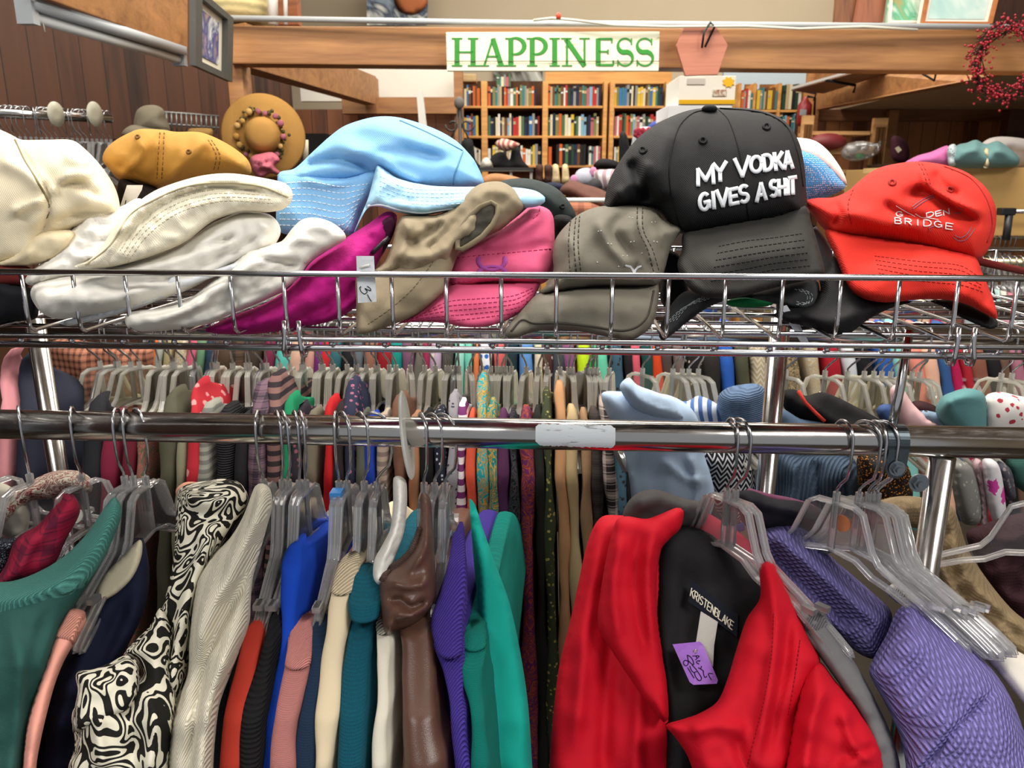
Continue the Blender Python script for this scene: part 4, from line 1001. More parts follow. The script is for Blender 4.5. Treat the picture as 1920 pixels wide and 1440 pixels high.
# ---------------------------------------------------------------- hangers
def hanger_meshes():
    top = -.072
    half = [(0, 0), (.020, 0), (.030, -.006), (.044, -.046), (.052, -.058), (.066, -.066), (.098, -.084), (.130, -.104), (.144, -.114), (.147, -.119), (.141, -.121), (.126, -.113), (.094, -.094), (.066, -.080), (.046, -.073), (.028, -.060), (0, -.054)]
    pts = half + [(-y, z) for y, z in half[1:-1]][::-1]
    pts = [(y, z + top) for y, z in pts]; n = len(pts); bm = bmesh.new(); R = []
    for i in range(n):
        a, b = Vector(pts[i - 1]), Vector(pts[(i + 1) % n]); t = (b - a).normalized(); nn = Vector((-t.y, t.x)) * .0022
        p = Vector(pts[i]); q = []
        for dx, s_ in ((-.0045, .4), (-.0040, 1), (-.0026, 1), (-.0018, .3), (.0018, .3), (.0026, 1), (.0040, 1), (.0045, .4), (.0045, -.4), (.0040, -1), (.0026, -1), (.0018, -.3), (-.0018, -.3), (-.0026, -1), (-.0040, -1), (-.0045, -.4)):
            q.append(bm.verts.new((dx, p.x + nn.x * s_, p.y + nn.y * s_)))
        R.append(q)
    for i in range(n):
        A, B = R[i], R[(i + 1) % n]
        for j in range(16): bm.faces.new((A[j], A[(j + 1) % 16], B[(j + 1) % 16], B[j]))
    for f in bm.faces: f.material_index = 0
    nf = len(bm.faces)
    # web
    for sg in (-.0009, .0009):
        m = len(half)
        for h in (1, -1):
            vs = [bm.verts.new((sg, h * y, z + top)) for y, z in half]
            for k in range(0, 7):
                j = m - 1 - k
                bm.faces.new((vs[k], vs[k + 1], vs[j - 1], vs[j]))
            bm.faces.new((vs[7], vs[8], vs[9]))
    bm.faces.ensure_lookup_table()
    for f in bm.faces[nf:]: f.material_index = 1
    tube_into(bm, [(0, 0, top - .055), (0, 0, top + .012)], [.0042, .0042], 10)
    # strap notches
    for h in (1, -1): box_into(bm, (0, h * .112, top - .080), .0036, .007, .003)
    b2 = bmesh.new()
    r = RR + .0028
    path = [(0, 0, top - .030), (0, 0, top + .016), (0, -.006, top + .024), (0, -.016, top + .034), (0, -.0195, -.022)]
    path += [(0, -r * math.cos(math.radians(a)), .0012 + r * math.sin(math.radians(a))) for a in range(-5, 181, 15)]
    path += [(0, r * .98, -.006), (0, r * .80, -.012)]
    tube_into(b2, path, .0017, 8)
    b3 = bmesh.new()      # a hook that jogs sideways
    return bm, b2
_b, _h = hanger_meshes()
HG = thing('clothes_hanger', 'x', 'hanger', (0, 0, 0))
HB = obj('body', _b, [CLEAR, WEB], HG, smooth=False, org=(0, 0, 0)); HK = obj('hook', _h, WIRE, HG, org=(0, 0, 0))
_first = [True]
def hanger(loc, yaw, label, group=None, tint=None, hookyaw=0.0, tiltx=0.0, extra=None):
    if _first[0]: c = HG; _first[0] = False; c.location = loc
    else:
        c = copytree(HG, None, loc)
    c.rotation_euler = (0, 0, yaw); c['label'] = label; c['category'] = 'hanger'
    if group: c['group'] = group
    elif 'group' in c: del c['group']
    kids = list(c.children)
    for k in kids:
        if k.name.startswith('hook'): k.rotation_euler = (0, 0, hookyaw)
        elif tint: 
            k.data = HBY.data
    return c
meY = HB.data.copy(); meY.materials[0] = CLEARY; meY.materials[1] = WEBY
class _Y: data = meY
HBY = _Y
# ================================================================ hats on the wire shelf
FOLD = 1.5
def hat(name, label, px, py, Y, cat='hat', group=None):
    n = 'bucket_hat' if 'bucket' in name else ('sun_hat' if name.endswith('_hat') else 'baseball_hat')
    if 'mustard' in name: n = 'newsboy_hat'
    return thing(n, label, cat, P(px, py, Y), group)
cream = mat('#e8d9b8', 'fabric'); creamy = mat('#e6d9bb', 'twill'); white = mat('#eae6dc', 'fabric'); thr = mat('#8f8468')

# far left ivory cap
t = hat('ivory_cap', 'large ivory six-panel cap at the left end of the shelf', 60, 490, .84)
pd = Pad([(-60, 235), (-10, 240), (20, 252), (40, 262), (90, 262), (135, 263), (160, 280), (190, 312), (214, 348), (224, 380), (222, 402), (196, 416), (160, 424), (125, 440), (95, 468), (62, 492), (20, 497), (-60, 497)], [(235, .87), (497, .81)], .05, 75, 1.2,
    [([(28, 262), (60, 320), (90, 360), (92, 395), (70, 460)], -.005, 5), ([(0, 300), (60, 330), (85, 360)], .007, 14), ([(90, 365), (130, 330), (175, 330)], .008, 10), ([(95, 350), (140, 345), (190, 370)], -.006, 9), ([(20, 400), (60, 380), (85, 375)], .008, 9), ([(100, 420), (150, 400), (215, 395)], -.006, 7), ([(120, 290), (165, 310)], .006, 12)], .006, .012, 7)
pd.build('crown', creamy, t)
obj('seam', pd.line([(28, 262), (45, 300), (70, 340), (88, 372), (92, 398), (82, 425)], .0011), mat('#7e7355'), t)
pb = Pad([(70, 440), (110, 432), (140, 436), (130, 470), (100, 488), (60, 497), (10, 500), (-20, 498), (20, 480)], .79, .02, 22, 1, [], .003, .03, 6)
pb.build('band', mat('#e6d6b2', 'fabric'), t)
# something dark red and black under it
t = hat('maroon_cap', 'maroon and black cap squashed under the ivory one at the left end', 20, 590, .80)
Pad([(-60, 494), (30, 494), (60, 505), (62, 530), (40, 540), (-60, 536)], .80, .02, 16, 1, [], .003, .02, 6).build('crown', mat('#6a2420', 'fabric'), t)
Pad([(-60, 528), (40, 535), (70, 550), (72, 590), (60, 600), (-60, 605)], .79, .02, 20, 1, [], .003, .02, 6).build('visor', mat('#15161c', 'fabric'), t)

# mustard newsboy
t = hat('mustard_cap', 'mustard yellow linen newsboy cap with two eyelets', 330, 350, .90)
pd = Pad([(192, 300), (198, 280), (215, 264), (240, 250), (262, 242), (300, 243), (330, 247), (375, 248), (412, 262), (445, 282), (466, 302), (470, 326), (440, 330), (400, 333), (350, 340), (310, 350), (294, 354), (262, 344), (225, 338), (205, 318)], .92, .055, 55, 1.1,
    [([(258, 260), (268, 280), (258, 300), (235, 320)], .008, 7), ([(385, 255), (360, 290), (330, 320), (318, 345)], .009, 12), ([(300, 248), (295, 290), (290, 340)], -.005, 10), ([(400, 275), (440, 300), (465, 315)], .004, 10), ([(215, 310), (250, 320), (290, 345)], -.006, 8)], .004, .02, 6)
mu = mat('#b8863a', 'fabric', None, 1.4); pd.build('crown', mu, t)
obj('stitching', pd.stitch([[(300, 248), (297, 290), (294, 335)], [(308, 248), (306, 290), (303, 335)], [(390, 262), (405, 290), (400, 322)], [(396, 262), (412, 290), (408, 322)]]), mat('#86602a'), t)
def eyelet(pad, x, y, r, m, par, rn=.0012):
    l = [(x + r * math.cos(a), y + r * math.sin(a) * .9) for a in np.linspace(0, 2 * math.pi, 14)[:-1]]
    q = [Vector(v) for v in pad.front(l, .0006)]
    return obj('eyelet', tube(q, rn, 6, True), m, par)
for x, y in ((258, 257), (354, 285)): eyelet(pd, x, y, 3.5, mat('#6d4a1c'), t)
Pad([(226, 336), (262, 344), (294, 352), (300, 372), (262, 400), (225, 400), (220, 366)], .90, .02, 20, 1.2, [], .002, .03, 6).build('visor', mat('#231a17', 'fabric'), t)
pg = Pad([(238, 347), (268, 347), (266, 356), (242, 398), (221, 400)], .86, .0006, 2, 1, sharp=True, step=8)
tg = pg.build('price_tag', mat('#e4e0d4', rough=.7), t)
obj('marks', letters([('I', (234, 376), (238, 376), (236, 386), (232, 386))], 1.6, lambda p, o: pg.front(p, o * .4 + .0004), .0006, 3), mat('#1d1a1a'), tg)

# pile of white hats
t = hat('white_bucket_hat', 'cream-white denim bucket hat with its wide stitched brim folded up', 300, 590, .80)
Pad([(47, 524), (60, 507), (95, 480), (125, 440), (150, 417), (168, 402), (200, 398), (232, 385), (262, 372), (290, 400), (300, 450), (240, 500), (150, 520), (70, 535), (52, 534)], [(370, .83), (530, .775)], .03, 40, 1,
    [([(168, 405), (190, 420), (215, 415)], -.006, 4), ([(140, 440), (180, 452), (210, 450)], -.004, 4), ([(120, 465), (160, 480), (200, 470)], .005, 8), ([(150, 430), (180, 435)], .004, 6), ([(80, 500), (140, 490), (200, 470)], .005, 9)], .005, .04, 6).build('crown', white, t)
bw = mat('#eae2cb', 'twill')
pb = Pad([(140, 500), (165, 488), (190, 462), (225, 412), (262, 376), (300, 353), (370, 331), (430, 325), (495, 334), (535, 344), (548, 360), (546, 378), (530, 393), (500, 398), (455, 398), (400, 414), (350, 452), (290, 478), (230, 496), (190, 502)], [(325, .81), (500, .745)], .022, 22, 1,
    [([(170, 492), (215, 440), (270, 385), (350, 350), (440, 336), (540, 352)], .006, 12), ([(200, 490), (250, 430), (310, 380), (400, 350), (530, 368)], -.005, 5), ([(250, 460), (320, 410), (400, 375), (500, 378)], .004, 12)], .003, .04, 6)
pb.build('brim', bw, t)
obj('edge_seam', pb.line([(160, 497), (205, 462), (243, 405), (285, 377), (350, 350), (420, 343), (490, 350), (540, 370)], .0009), mat('#b3a888'), t)
obj('stitching', pb.stitch([[(x0 + k * 5, y0 + k * 7) for x0, y0 in ((225, 470), (262, 420), (320, 378), (400, 356), (500, 360))] for k in (0, 1, 2, 3)], .0004), mat('#c9bfa2'), t)
t = hat('white_cotton_hat', 'white cotton hat lying crumpled under the brimmed one', 250, 600, .77)
Pad([(57, 548), (66, 532), (100, 520), (200, 502), (290, 478), (350, 452), (400, 418), (450, 398), (480, 398), (505, 402), (522, 418), (526, 438), (512, 462), (480, 480), (430, 500), (360, 540), (300, 562), (240, 580), (170, 592), (110, 598), (80, 588), (62, 566)], [(400, .80), (600, .745)], .03, 45, 1,
    [([(120, 540), (220, 510), (320, 490), (400, 450), (440, 420)], .008, 10), ([(330, 480), (400, 455), (450, 440), (458, 405)], -.008, 7), ([(200, 540), (330, 520), (430, 470), (520, 430)], -.007, 8), ([(460, 405), (455, 430), (420, 470)], .006, 7), ([(90, 560), (200, 560), (300, 530)], .005, 14), ([(480, 410), (500, 430), (480, 460)], .005, 10)], .004, .02, 6).build('crown', white, t)
Pad([(112, 604), (180, 585), (250, 562), (300, 535), (322, 515), (345, 520), (420, 500), (500, 470), (520, 470), (470, 500), (400, 520), (330, 548), (260, 578), (180, 600), (128, 611)], .752, .012, 9, 1, [], .002, .03, 6).build('brim', mat('#dfe2e6', 'fabric'), t)
t = hat('white_linen_hat', 'white linen hat at the front of the pile, next to the magenta one', 420, 620, .76)
Pad([(234, 602), (238, 588), (262, 582), (310, 576), (352, 562), (392, 532), (425, 505), (462, 470), (500, 458), (528, 452), (548, 428), (566, 412), (590, 408), (620, 416), (643, 433), (648, 448), (628, 462), (600, 478), (577, 496), (562, 518), (530, 546), (490, 566), (440, 586), (392, 606), (330, 618), (270, 622), (242, 616)], [(405, .79), (620, .735)], .028, 26, 1,
    [([(260, 600), (350, 580), (420, 530), (480, 490), (560, 470)], .009, 12), ([(330, 600), (430, 570), (510, 520), (575, 480)], -.006, 9), ([(550, 450), (585, 425), (625, 430)], .005, 10), ([(470, 480), (520, 490), (560, 500)], -.005, 5), ([(500, 470), (540, 455), (590, 450)], .005, 8)], .003, .03, 6).build('crown', white, t)

# magenta fleece hat
t = hat('magenta_hat', 'magenta fleece hat with a black drawcord, under the light blue hat', 560, 622, .80)
mg = mat('#b01a78', 'fabric', None, 3, .95, 0, 1.6)
pd = Pad([(385, 618), (430, 595), (490, 572), (535, 545), (562, 518), (585, 490), (620, 466), (650, 445), (690, 420), (724, 397), (744, 404), (738, 436), (722, 470), (705, 500), (692, 540), (668, 575), (620, 602), (560, 614), (480, 626), (410, 626)], [(395, .85), (625, .765)], .035, 35, 1,
    [([(480, 610), (570, 560), (630, 510), (690, 440)], .010, 22), ([(560, 600), (640, 560), (690, 500)], -.008, 12), ([(690, 440), (715, 420), (735, 410)], .005, 8)], .003, .03, 6)
pd.build('crown', mg, t)
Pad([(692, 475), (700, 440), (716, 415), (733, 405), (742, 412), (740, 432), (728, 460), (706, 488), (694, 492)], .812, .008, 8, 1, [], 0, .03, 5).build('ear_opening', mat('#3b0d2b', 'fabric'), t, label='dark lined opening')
obj('drawcord', tube([P(728, 446, .79), P(718, 455, .785), P(704, 468, .785), P(697, 476, .785)], .0022, 8), mat('#15121a', rough=.4), t)

# light blue bucket hat
lb = mat('#86bce8', 'twill'); lb2 = mat('#a3cfe8', 'fabric', None, 2)
t = hat('light_blue_bucket_hat', 'light blue bucket hat with rows of white stitching on its brim', 750, 430, .90)
pd = Pad([(520, 335), (526, 322), (552, 316), (588, 283), (618, 256), (646, 236), (688, 222), (720, 218), (752, 221), (790, 232), (825, 246), (855, 264), (874, 282), (892, 305), (907, 345), (880, 352), (800, 356), (740, 345), (706, 330), (640, 345), (560, 345)], [(218, .96), (350, .90)], .06, 70, 1,
    [([(640, 240), (700, 235), (780, 262), (850, 285)], .007, 14), ([(560, 310), (640, 300), (700, 315)], -.012, 9), ([(560, 290), (630, 270), (680, 285), (740, 300)], .010, 14), ([(690, 290), (760, 285), (840, 300)], -.007, 12), ([(720, 300), (740, 320), (790, 345)], .007, 9)], .005, .012, 6)
pd.build('crown', lb, t)
obj('seam', pd.line([(750, 226), (800, 248), (840, 268), (868, 283)], .0010), mat('#5e8fb8'), t); obj('seam', pd.line([(868, 283), (860, 305), (852, 330), (850, 346)], .0010), mat('#5e8fb8'), t)
pl = Pad([(521, 332), (530, 325), (560, 320), (600, 322), (650, 328), (706, 310), (716, 330), (700, 365), (680, 395), (664, 440), (620, 432), (560, 440), (522, 432), (518, 380)], [(310, .90), (440, .86)], .022, 28, 1, [([(560, 335), (620, 345), (690, 325)], .006, 9)], .002, .02, 6)
pl.build('brim', lb, t, label='left side of the brim, hanging down')
obj('stitching', pl.stitch([[(524, 345 + k * 11), (580, 341 + k * 12), (640, 350 + k * 12), (690 - k * 4, 345 + k * 9)] for k in range(8)], .00055, 6), mat('#e6f2fb'), t)
pr = Pad([(664, 436), (674, 410), (690, 372), (704, 318), (708, 309), (722, 318), (745, 334), (800, 347), (850, 350), (920, 350), (972, 352), (1005, 358), (1022, 370), (1022, 378), (1008, 387), (980, 390), (940, 388), (880, 392), (830, 398), (790, 404), (745, 398), (712, 388), (690, 390), (676, 412)], [(305, .875), (400, .82)], .020, 20, .8,
    [([(700, 380), (720, 345), (760, 350)], .005, 10), ([(690, 392), (740, 386), (800, 392), (880, 380), (980, 372)], .006, 9)], .002, .05, 6)
pr.build('brim', lb2, t, label='paler turned-up front of the brim')
obj('edge_seam', pr.line([(690, 386), (714, 384), (748, 393), (790, 399), (835, 393), (900, 385), (970, 384)], .0011), mat('#e4f1f8'), t)
obj('stitching', pr.stitch([[(712, 330 + k * 9), (760, 352 + k * 7), (820, 356 + k * 7), (900, 355 + k * 6)] for k in range(5)], .0004), mat('#cbe4f2'), t)

# khaki cap tipped on its side
kh = mat('#8d8068', 'fabric', None, 1.6)
t = hat('khaki_cap', 'faded khaki cap tipped on its side with the opening showing and a price tag', 780, 622, .82)
pd = Pad([(700, 512), (722, 490), (736, 455), (744, 420), (756, 404), (790, 403), (820, 402), (848, 388), (872, 364), (896, 347), (915, 341), (940, 341), (962, 353), (978, 372), (983, 388), (968, 406), (940, 430), (905, 447), (878, 460), (862, 468), (845, 500), (800, 520), (740, 520)], [(340, .84), (520, .775)], .032, 32, 1,
    [([(752, 440), (770, 455), (800, 440), (835, 415)], -.008, 8), ([(745, 480), (800, 480), (855, 450), (890, 400), (905, 375)], .008, 12), ([(760, 410), (765, 440), (740, 490)], .007, 8), ([(880, 370), (920, 355), (960, 365), (975, 390)], .006, 9), ([(800, 470), (830, 440), (860, 410)], -.006, 7)], .004, .03, 5)
pd.build('crown', kh, t)
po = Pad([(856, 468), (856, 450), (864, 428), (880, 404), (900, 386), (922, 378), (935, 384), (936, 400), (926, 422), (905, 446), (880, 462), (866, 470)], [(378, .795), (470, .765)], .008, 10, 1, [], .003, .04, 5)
po.build('inside', mat('#3c3830', 'fabric', None, 3), t, label='inside lining seen through the opening, shade painted into its colour')  # dark colour paints the shade inside the opening
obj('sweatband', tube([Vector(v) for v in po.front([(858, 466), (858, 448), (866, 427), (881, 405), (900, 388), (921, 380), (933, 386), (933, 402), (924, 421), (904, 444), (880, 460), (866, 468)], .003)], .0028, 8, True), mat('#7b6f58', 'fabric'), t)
pv = Pad([(669, 624), (668, 570), (669, 518), (700, 512), (740, 494), (790, 462), (836, 436), (858, 450), (860, 470), (850, 500), (836, 540), (812, 566), (780, 590), (740, 608), (700, 622), (682, 627)], [(430, .80), (520, .765), (625, .725)], .012, 12, 1, [([(690, 600), (740, 560), (800, 500), (845, 460)], .008, 34)], .002, .02, 6)
pv.build('visor', kh, t)
obj('stitching', pv.stitch([[(690, 608), (730, 580), (775, 540), (820, 480)]], .0004), mat('#6a5f48'), t)
ptg = Pad([(668, 480), (701, 480), (706, 566), (671, 568)], .712, .0005, 2, 1, sharp=True, step=8)
tg = ptg.build('price_tag', mat('#e3e6ea', rough=.6), t, label='white price tag marked 3-')
m3 = lambda p, off: ptg.front(p, off * .3 + .0004)
bm = bmesh.new()
for pl in ([(410, 855), (383, 885), (410, 960), (480, 1010), (535, 965), (490, 895), (530, 915), (608, 942), (595, 890), (535, 850)], [(540, 1020), (580, 1100), (625, 1170)]):
    ribbon(bm, catmull([(640 + x / 11.08, 460 + y / 11.08) for x, y in pl], False, 1.5), 1.6, m3, .0005)
obj('marks', bm, mat('#16161a'), tg)
bm = bmesh.new(); ribbon(bm, [(675, 502), (684, 499), (693, 497)], 5, m3, .003); obj('tag_fastener', bm, mat('#e6e6dc', rough=.4), tg)

# pink visor cap
pk = mat('#d1567c', 'fabric', None, 1.5); pkd = mat('#a8305c')
t = hat('pink_cap', 'dusty pink baseball cap with a purple curved emblem above its visor', 900, 612, .84)
pd = Pad([(836, 520), (842, 490), (866, 468), (905, 446), (945, 425), (975, 402), (992, 388), (1012, 386), (1030, 394), (1038, 410), (1040, 450), (1040, 495), (1032, 520), (1012, 533), (930, 530), (850, 540)], [(385, .87), (535, .80)], .04, 40, 1,
    [([(900, 460), (960, 440), (1020, 400)], .006, 10), ([(985, 395), (1005, 400), (1025, 392)], .005, 6), ([(860, 480), (960, 470), (1038, 455)], -.004, 8)], .003, .015, 6)
pd.build('crown', pk, t)
obj('stitching', pd.stitch([[(852, 484), (900, 479), (970, 473), (1037, 466)], [(845, 530), (900, 527), (960, 525)], [(1012, 390), (1010, 400), (1000, 410)]], .0006), pkd, t)
def arcpx(cx, cy, rx, ry, a0, a1, n=16): return arc(cx, cy, rx, ry, a0, a1, n)
bm = bmesh.new()
mp = lambda p, off: pd.front(p, off * .5 + .0006)
u = arcpx(922, 488, 25, 18, -25, 205, 18); ribbon(bm, u, [3] + [9] * 3 + [7] * 3 + [5] * 5 + [7] * 3 + [9] * 3 + [3], mp, .0012)
u = arcpx(923, 516, 27, 17, 175, 365, 18); ribbon(bm, u, [3] + [9] * 3 + [7] * 3 + [5] * 5 + [7] * 3 + [9] * 3 + [3], mp, .0012)
obj('emblem', bm, mat('#a04a96', 'fabric'), t)
pv = Pad([(738, 610), (770, 594), (808, 565), (836, 540), (850, 528), (900, 530), (960, 528), (1012, 527), (1008, 545), (994, 568), (972, 588), (945, 603), (918, 611), (880, 614), (830, 606), (790, 602), (756, 606)], [(525, .80), (612, .735)], .014, 12, 1, [([(800, 590), (860, 560), (930, 555), (990, 560)], .010, 30)], .001, .02, 6)
pv.build('visor', pk, t)
obj('stitching', pv.stitch([[(790 - k * 8, 590 + k * 3), (840 - k * 4, 566 + k * 9), (900, 560 + k * 9), (960 + k * 4, 555 + k * 7), (1000, 540 + k * 5)] for k in range(5)], .0005), pkd, t)

# grey-brown cap
og = mat('#6f6a5e', 'fabric', None, 1.2, .8); ogd = mat('#3e3a33')
t = hat('grey_brown_cap', 'grey-brown athletic cap with pin-holes and a small silver wing mark', 1130, 636, .80)
pd = Pad([(1010, 548), (1025, 535), (1038, 510), (1036, 480), (1040, 452), (1056, 428), (1085, 402), (1120, 388), (1160, 385), (1205, 386), (1228, 395), (1245, 411), (1262, 421), (1281, 428), (1268, 446), (1256, 470), (1248, 500), (1240, 525), (1228, 537), (1120, 538), (1060, 545), (1020, 552)], [(385, .83), (545, .765)], .045, 50, 1,
    [([(1180, 395), (1150, 430), (1180, 480), (1200, 520)], -.010, 12), ([(1120, 410), (1145, 460), (1190, 500)], .009, 12), ([(1200, 395), (1205, 440), (1225, 500)], .007, 9), ([(1225, 410), (1240, 440), (1245, 480)], -.006, 8), ([(1060, 440), (1080, 480), (1060, 520)], .006, 12)], .003, .015, 6)
pd.build('crown', og, t)
obj('stitching', pd.stitch([[(1070, 412), (1066, 460), (1070, 520)], [(1080, 408), (1076, 460), (1082, 520)], [(1195, 389), (1197, 430), (1215, 470), (1228, 520)], [(1205, 389), (1206, 430), (1224, 470), (1236, 510)], [(1087, 405), (1084, 460), (1090, 515)]], .0006), ogd, t)
bm = bmesh.new()
for x, y in ((1180, 408), (1186, 409), (1222, 417), (1228, 416), (1140, 457), (1146, 458), (1183, 454), (1189, 453), (1122, 434), (1127, 433), (1226, 453), (1232, 454), (1168, 480), (1176, 480), (1204, 475), (1120, 492), (1160, 500)):
    ball_into(bm, pd.at(x, y, .0002), .0009, 1)
obj('pin_holes', bm, mat('#b9b6aa'), t)
mw = lambda p, off: pd.front(p, off * .4 + .0006)
bm = bmesh.new()
for pts in ([(1172, 498), (1182, 500), (1187, 506), (1189, 513)], [(1203, 499), (1195, 502), (1191, 507), (1190, 513)]): ribbon(bm, resamp(pts, 2), [1.2] + [4] * (len(resamp(pts, 2)) - 1), mw, .0006)
obj('wing_mark', bm, mat('#c9ccd0', rough=.3), t)
pv = Pad([(948, 630), (952, 612), (966, 596), (985, 574), (1008, 552), (1060, 542), (1120, 537), (1226, 534), (1233, 528), (1236, 545), (1232, 580), (1222, 610), (1206, 626), (1184, 637), (1140, 632), (1090, 622), (1040, 618), (995, 624), (965, 634)], [(530, .77), (632, .722)], .016, 14, 1, [([(990, 600), (1060, 575), (1150, 575), (1215, 590)], .010, 30)], .001, .02, 6)
pv.build('visor', og, t)
obj('edge_seam', pv.line([(958, 622), (978, 600), (1000, 606), (1050, 606), (1110, 612), (1165, 620), (1195, 612), (1215, 590), (1226, 545)], .0012), ogd, t)

# dark cap behind
t = hat('dark_green_cap', 'faded black-green cap half hidden behind the khaki and pink ones', 1010, 470, .96)
pd = Pad([(925, 350), (945, 338), (980, 334), (1015, 340), (1045, 354), (1064, 374), (1078, 398), (1080, 412), (1065, 430), (1045, 445), (1020, 440), (980, 430), (940, 420), (925, 390)], .97, .045, 45, 1, [([(960, 345), (1010, 360), (1060, 400)], .005, 12)], .003, .02, 6)
pd.build('crown', mat('#26302f', 'fabric', None, 1.4), t); eyelet(pd, 1054, 387, 4, mat('#141a1a'), t)
t = hat('black_knit_cap', 'fuzzy black knit cap between the pink and grey-brown caps', 1058, 455, .92)
Pad([(1038, 408), (1052, 402), (1072, 408), (1074, 425), (1062, 445), (1045, 458), (1036, 450)], .90, .02, 16, 1, [], .002, .05, 5).build('crown', mat('#141414', 'knit', None, 2), t)

# the tall black cap
bk = mat('#161617', 'twill', rough=.8); bkv = mat('#2a2926', 'twill', rough=.8)
t = hat('black_cap', 'tall black structured cap with white embroidered lettering', 1350, 560, .86)
pd = Pad([(1128, 408), (1133, 380), (1140, 345), (1160, 305), (1190, 265), (1222, 238), (1262, 217), (1300, 205), (1345, 202), (1400, 203), (1438, 210), (1465, 222), (1486, 244), (1500, 272), (1508, 310), (1511, 345), (1511, 398), (1480, 408), (1430, 418), (1380, 427), (1330, 436), (1288, 442), (1260, 425), (1240, 402), (1225, 392), (1200, 388), (1165, 388)], [(200, .92), (440, .825)], .062, 85, 1.1,
    [([(1255, 235), (1235, 300), (1245, 380)], .008, 20), ([(1180, 300), (1200, 340), (1215, 380)], -.014, 12), ([(1215, 300), (1200, 360)], .008, 9), ([(1155, 350), (1175, 390)], .006, 10)], .002, .01, 6)
pd.build('crown', bk, t)
obj('seam', pd.line([(1335, 206), (1300, 212), (1272, 240), (1256, 300), (1258, 360), (1275, 430)], .0009), mat('#050505'), t)
obj('seam', pd.line([(1345, 204), (1366, 225), (1385, 280), (1396, 340), (1402, 395), (1408, 420)], .0006), mat('#0a0a0a'), t)
obj('seam', pd.line([(1350, 203), (1430, 212), (1475, 238), (1496, 290), (1506, 350)], .0009), mat('#050505'), t)
obj('stitching', pd.stitch([[(1298, 448), (1340, 428), (1420, 412), (1505, 392)]], .0005), mat('#050505'), t)
for x, y in ((1318, 264), (1437, 238), (1206, 282)): eyelet(pd, x, y, 6, mat('#070707'), t, .0016)
bm = bmesh.new(); ball_into(bm, pd.at(1330, 208, .0) + Vector((0, 0, .002)), .0085, 3, (1, 1, .55)); obj('button', bm, bk, t)
mv = lambda p, off: pd.front(p, off * 1.2 + .0005)
lt = []
lt += [('M', (1309, 318), (1336, 313), (1338, 343), (1309, 347)), ('Y', (1338, 308), (1361, 304), (1360, 336), (1341, 341))]
lt += [('V', (1378, 299), (1404, 294), (1396, 328), (1388, 332)), ('O', (1407, 296), (1427, 292), (1429, 320), (1409, 324)), ('D', (1431, 292), (1446, 289), (1449, 316), (1434, 320)), ('K', (1452, 288), (1466, 286), (1468, 315), (1455, 318)), ('A', (1469, 286), (1484, 284), (1486, 314), (1471, 316))]
lt += [('G', (1311, 366), (1329, 361), (1330, 391), (1313, 395)), ('I', (1333, 362), (1341, 360), (1343, 389), (1335, 391)), ('V', (1344, 358), (1364, 354), (1359, 384), (1352, 388)), ('E', (1368, 356), (1382, 353), (1384, 380), (1370, 383)), ('S', (1386, 350), (1402, 347), (1403, 377), (1388, 380))]
lt += [('A', (1420, 346), (1434, 343), (1436, 373), (1419, 377)), ('S', (1444, 340), (1456, 338), (1457, 366), (1445, 369)), ('H', (1460, 338), (1472, 336), (1473, 364), (1461, 366)), ('I', (1474, 338), (1481, 337), (1481, 363), (1475, 364)), ('T', (1480, 334), (1492, 332), (1491, 362), (1483, 363))]
obj('lettering', letters(lt, 7.6, mv, .0014, 2.5), mat('#dde1e6', 'plain', rough=.6), t, label='white embroidered words MY VODKA GIVES A SHIT')
pv = Pad([(1270, 500), (1278, 470), (1283, 436), (1330, 424), (1390, 412), (1450, 402), (1506, 384), (1522, 420), (1536, 465), (1545, 500), (1546, 514), (1520, 524), (1475, 534), (1430, 546), (1385, 557), (1345, 560), (1316, 556), (1292, 540)], [(400, .83), (555, .735)], .020, 16, 1, [([(1310, 520), (1370, 485), (1440, 470), (1520, 470)], .012, 40)], .001, .02, 6)
pv.build('visor', bkv, t)
obj('stitching', pv.stitch([[(1348 - k * 3, 462 + k * 13), (1400, 452 + k * 13), (1450, 446 + k * 12), (1505 + k * 3, 438 + k * 12)] for k in range(6)], .0005), mat('#0c0c0b'), t)

# second black cap below it
t = hat('charcoal_cap', 'charcoal cap under the tall black one, only its white-stitched visor showing', 1390, 628, .80)
pv = Pad([(1236, 632), (1240, 605), (1254, 578), (1272, 555), (1290, 545), (1350, 552), (1420, 548), (1480, 532), (1530, 526), (1537, 545), (1532, 568), (1518, 580), (1490, 580), (1440, 566), (1400, 558), (1365, 562), (1325, 578), (1290, 603), (1262, 626), (1244, 638)], [(530, .80), (640, .735)], .016, 12, 1, [], .001, .02, 6)
pv.build('visor', mat('#2e2f31', 'twill'), t)
obj('stitching', pv.stitch([[(1250 + k * 6, 606 - k * 2), (1280 + k * 5, 578 - k * 3), (1330, 560 - k * 3)] for k in range(4)] + [[(1490 + k * 6, 542), (1512 + k * 5, 552), (1510 + k * 4, 570 - k), (1490, 571 - k * 3)] for k in range(3)], .0005), mat('#9aa0a4'), t)
Pad([(1240, 470), (1275, 480), (1290, 540), (1290, 560), (1255, 580), (1238, 560), (1242, 520)], .84, .02, 20, 1, [], .002, .02, 6).build('crown', mat('#111214', 'fabric'), t)
t = hat('green_cap', 'green undervisor peeking out beneath the charcoal visor', 1410, 600, .85)
Pad([(1360, 565), (1385, 558), (1420, 558), (1452, 566), (1440, 574), (1400, 577), (1368, 574)], .84, .008, 8, 1, [], 0, .02, 5).build('visor', mat('#17854c', 'fabric'), t)
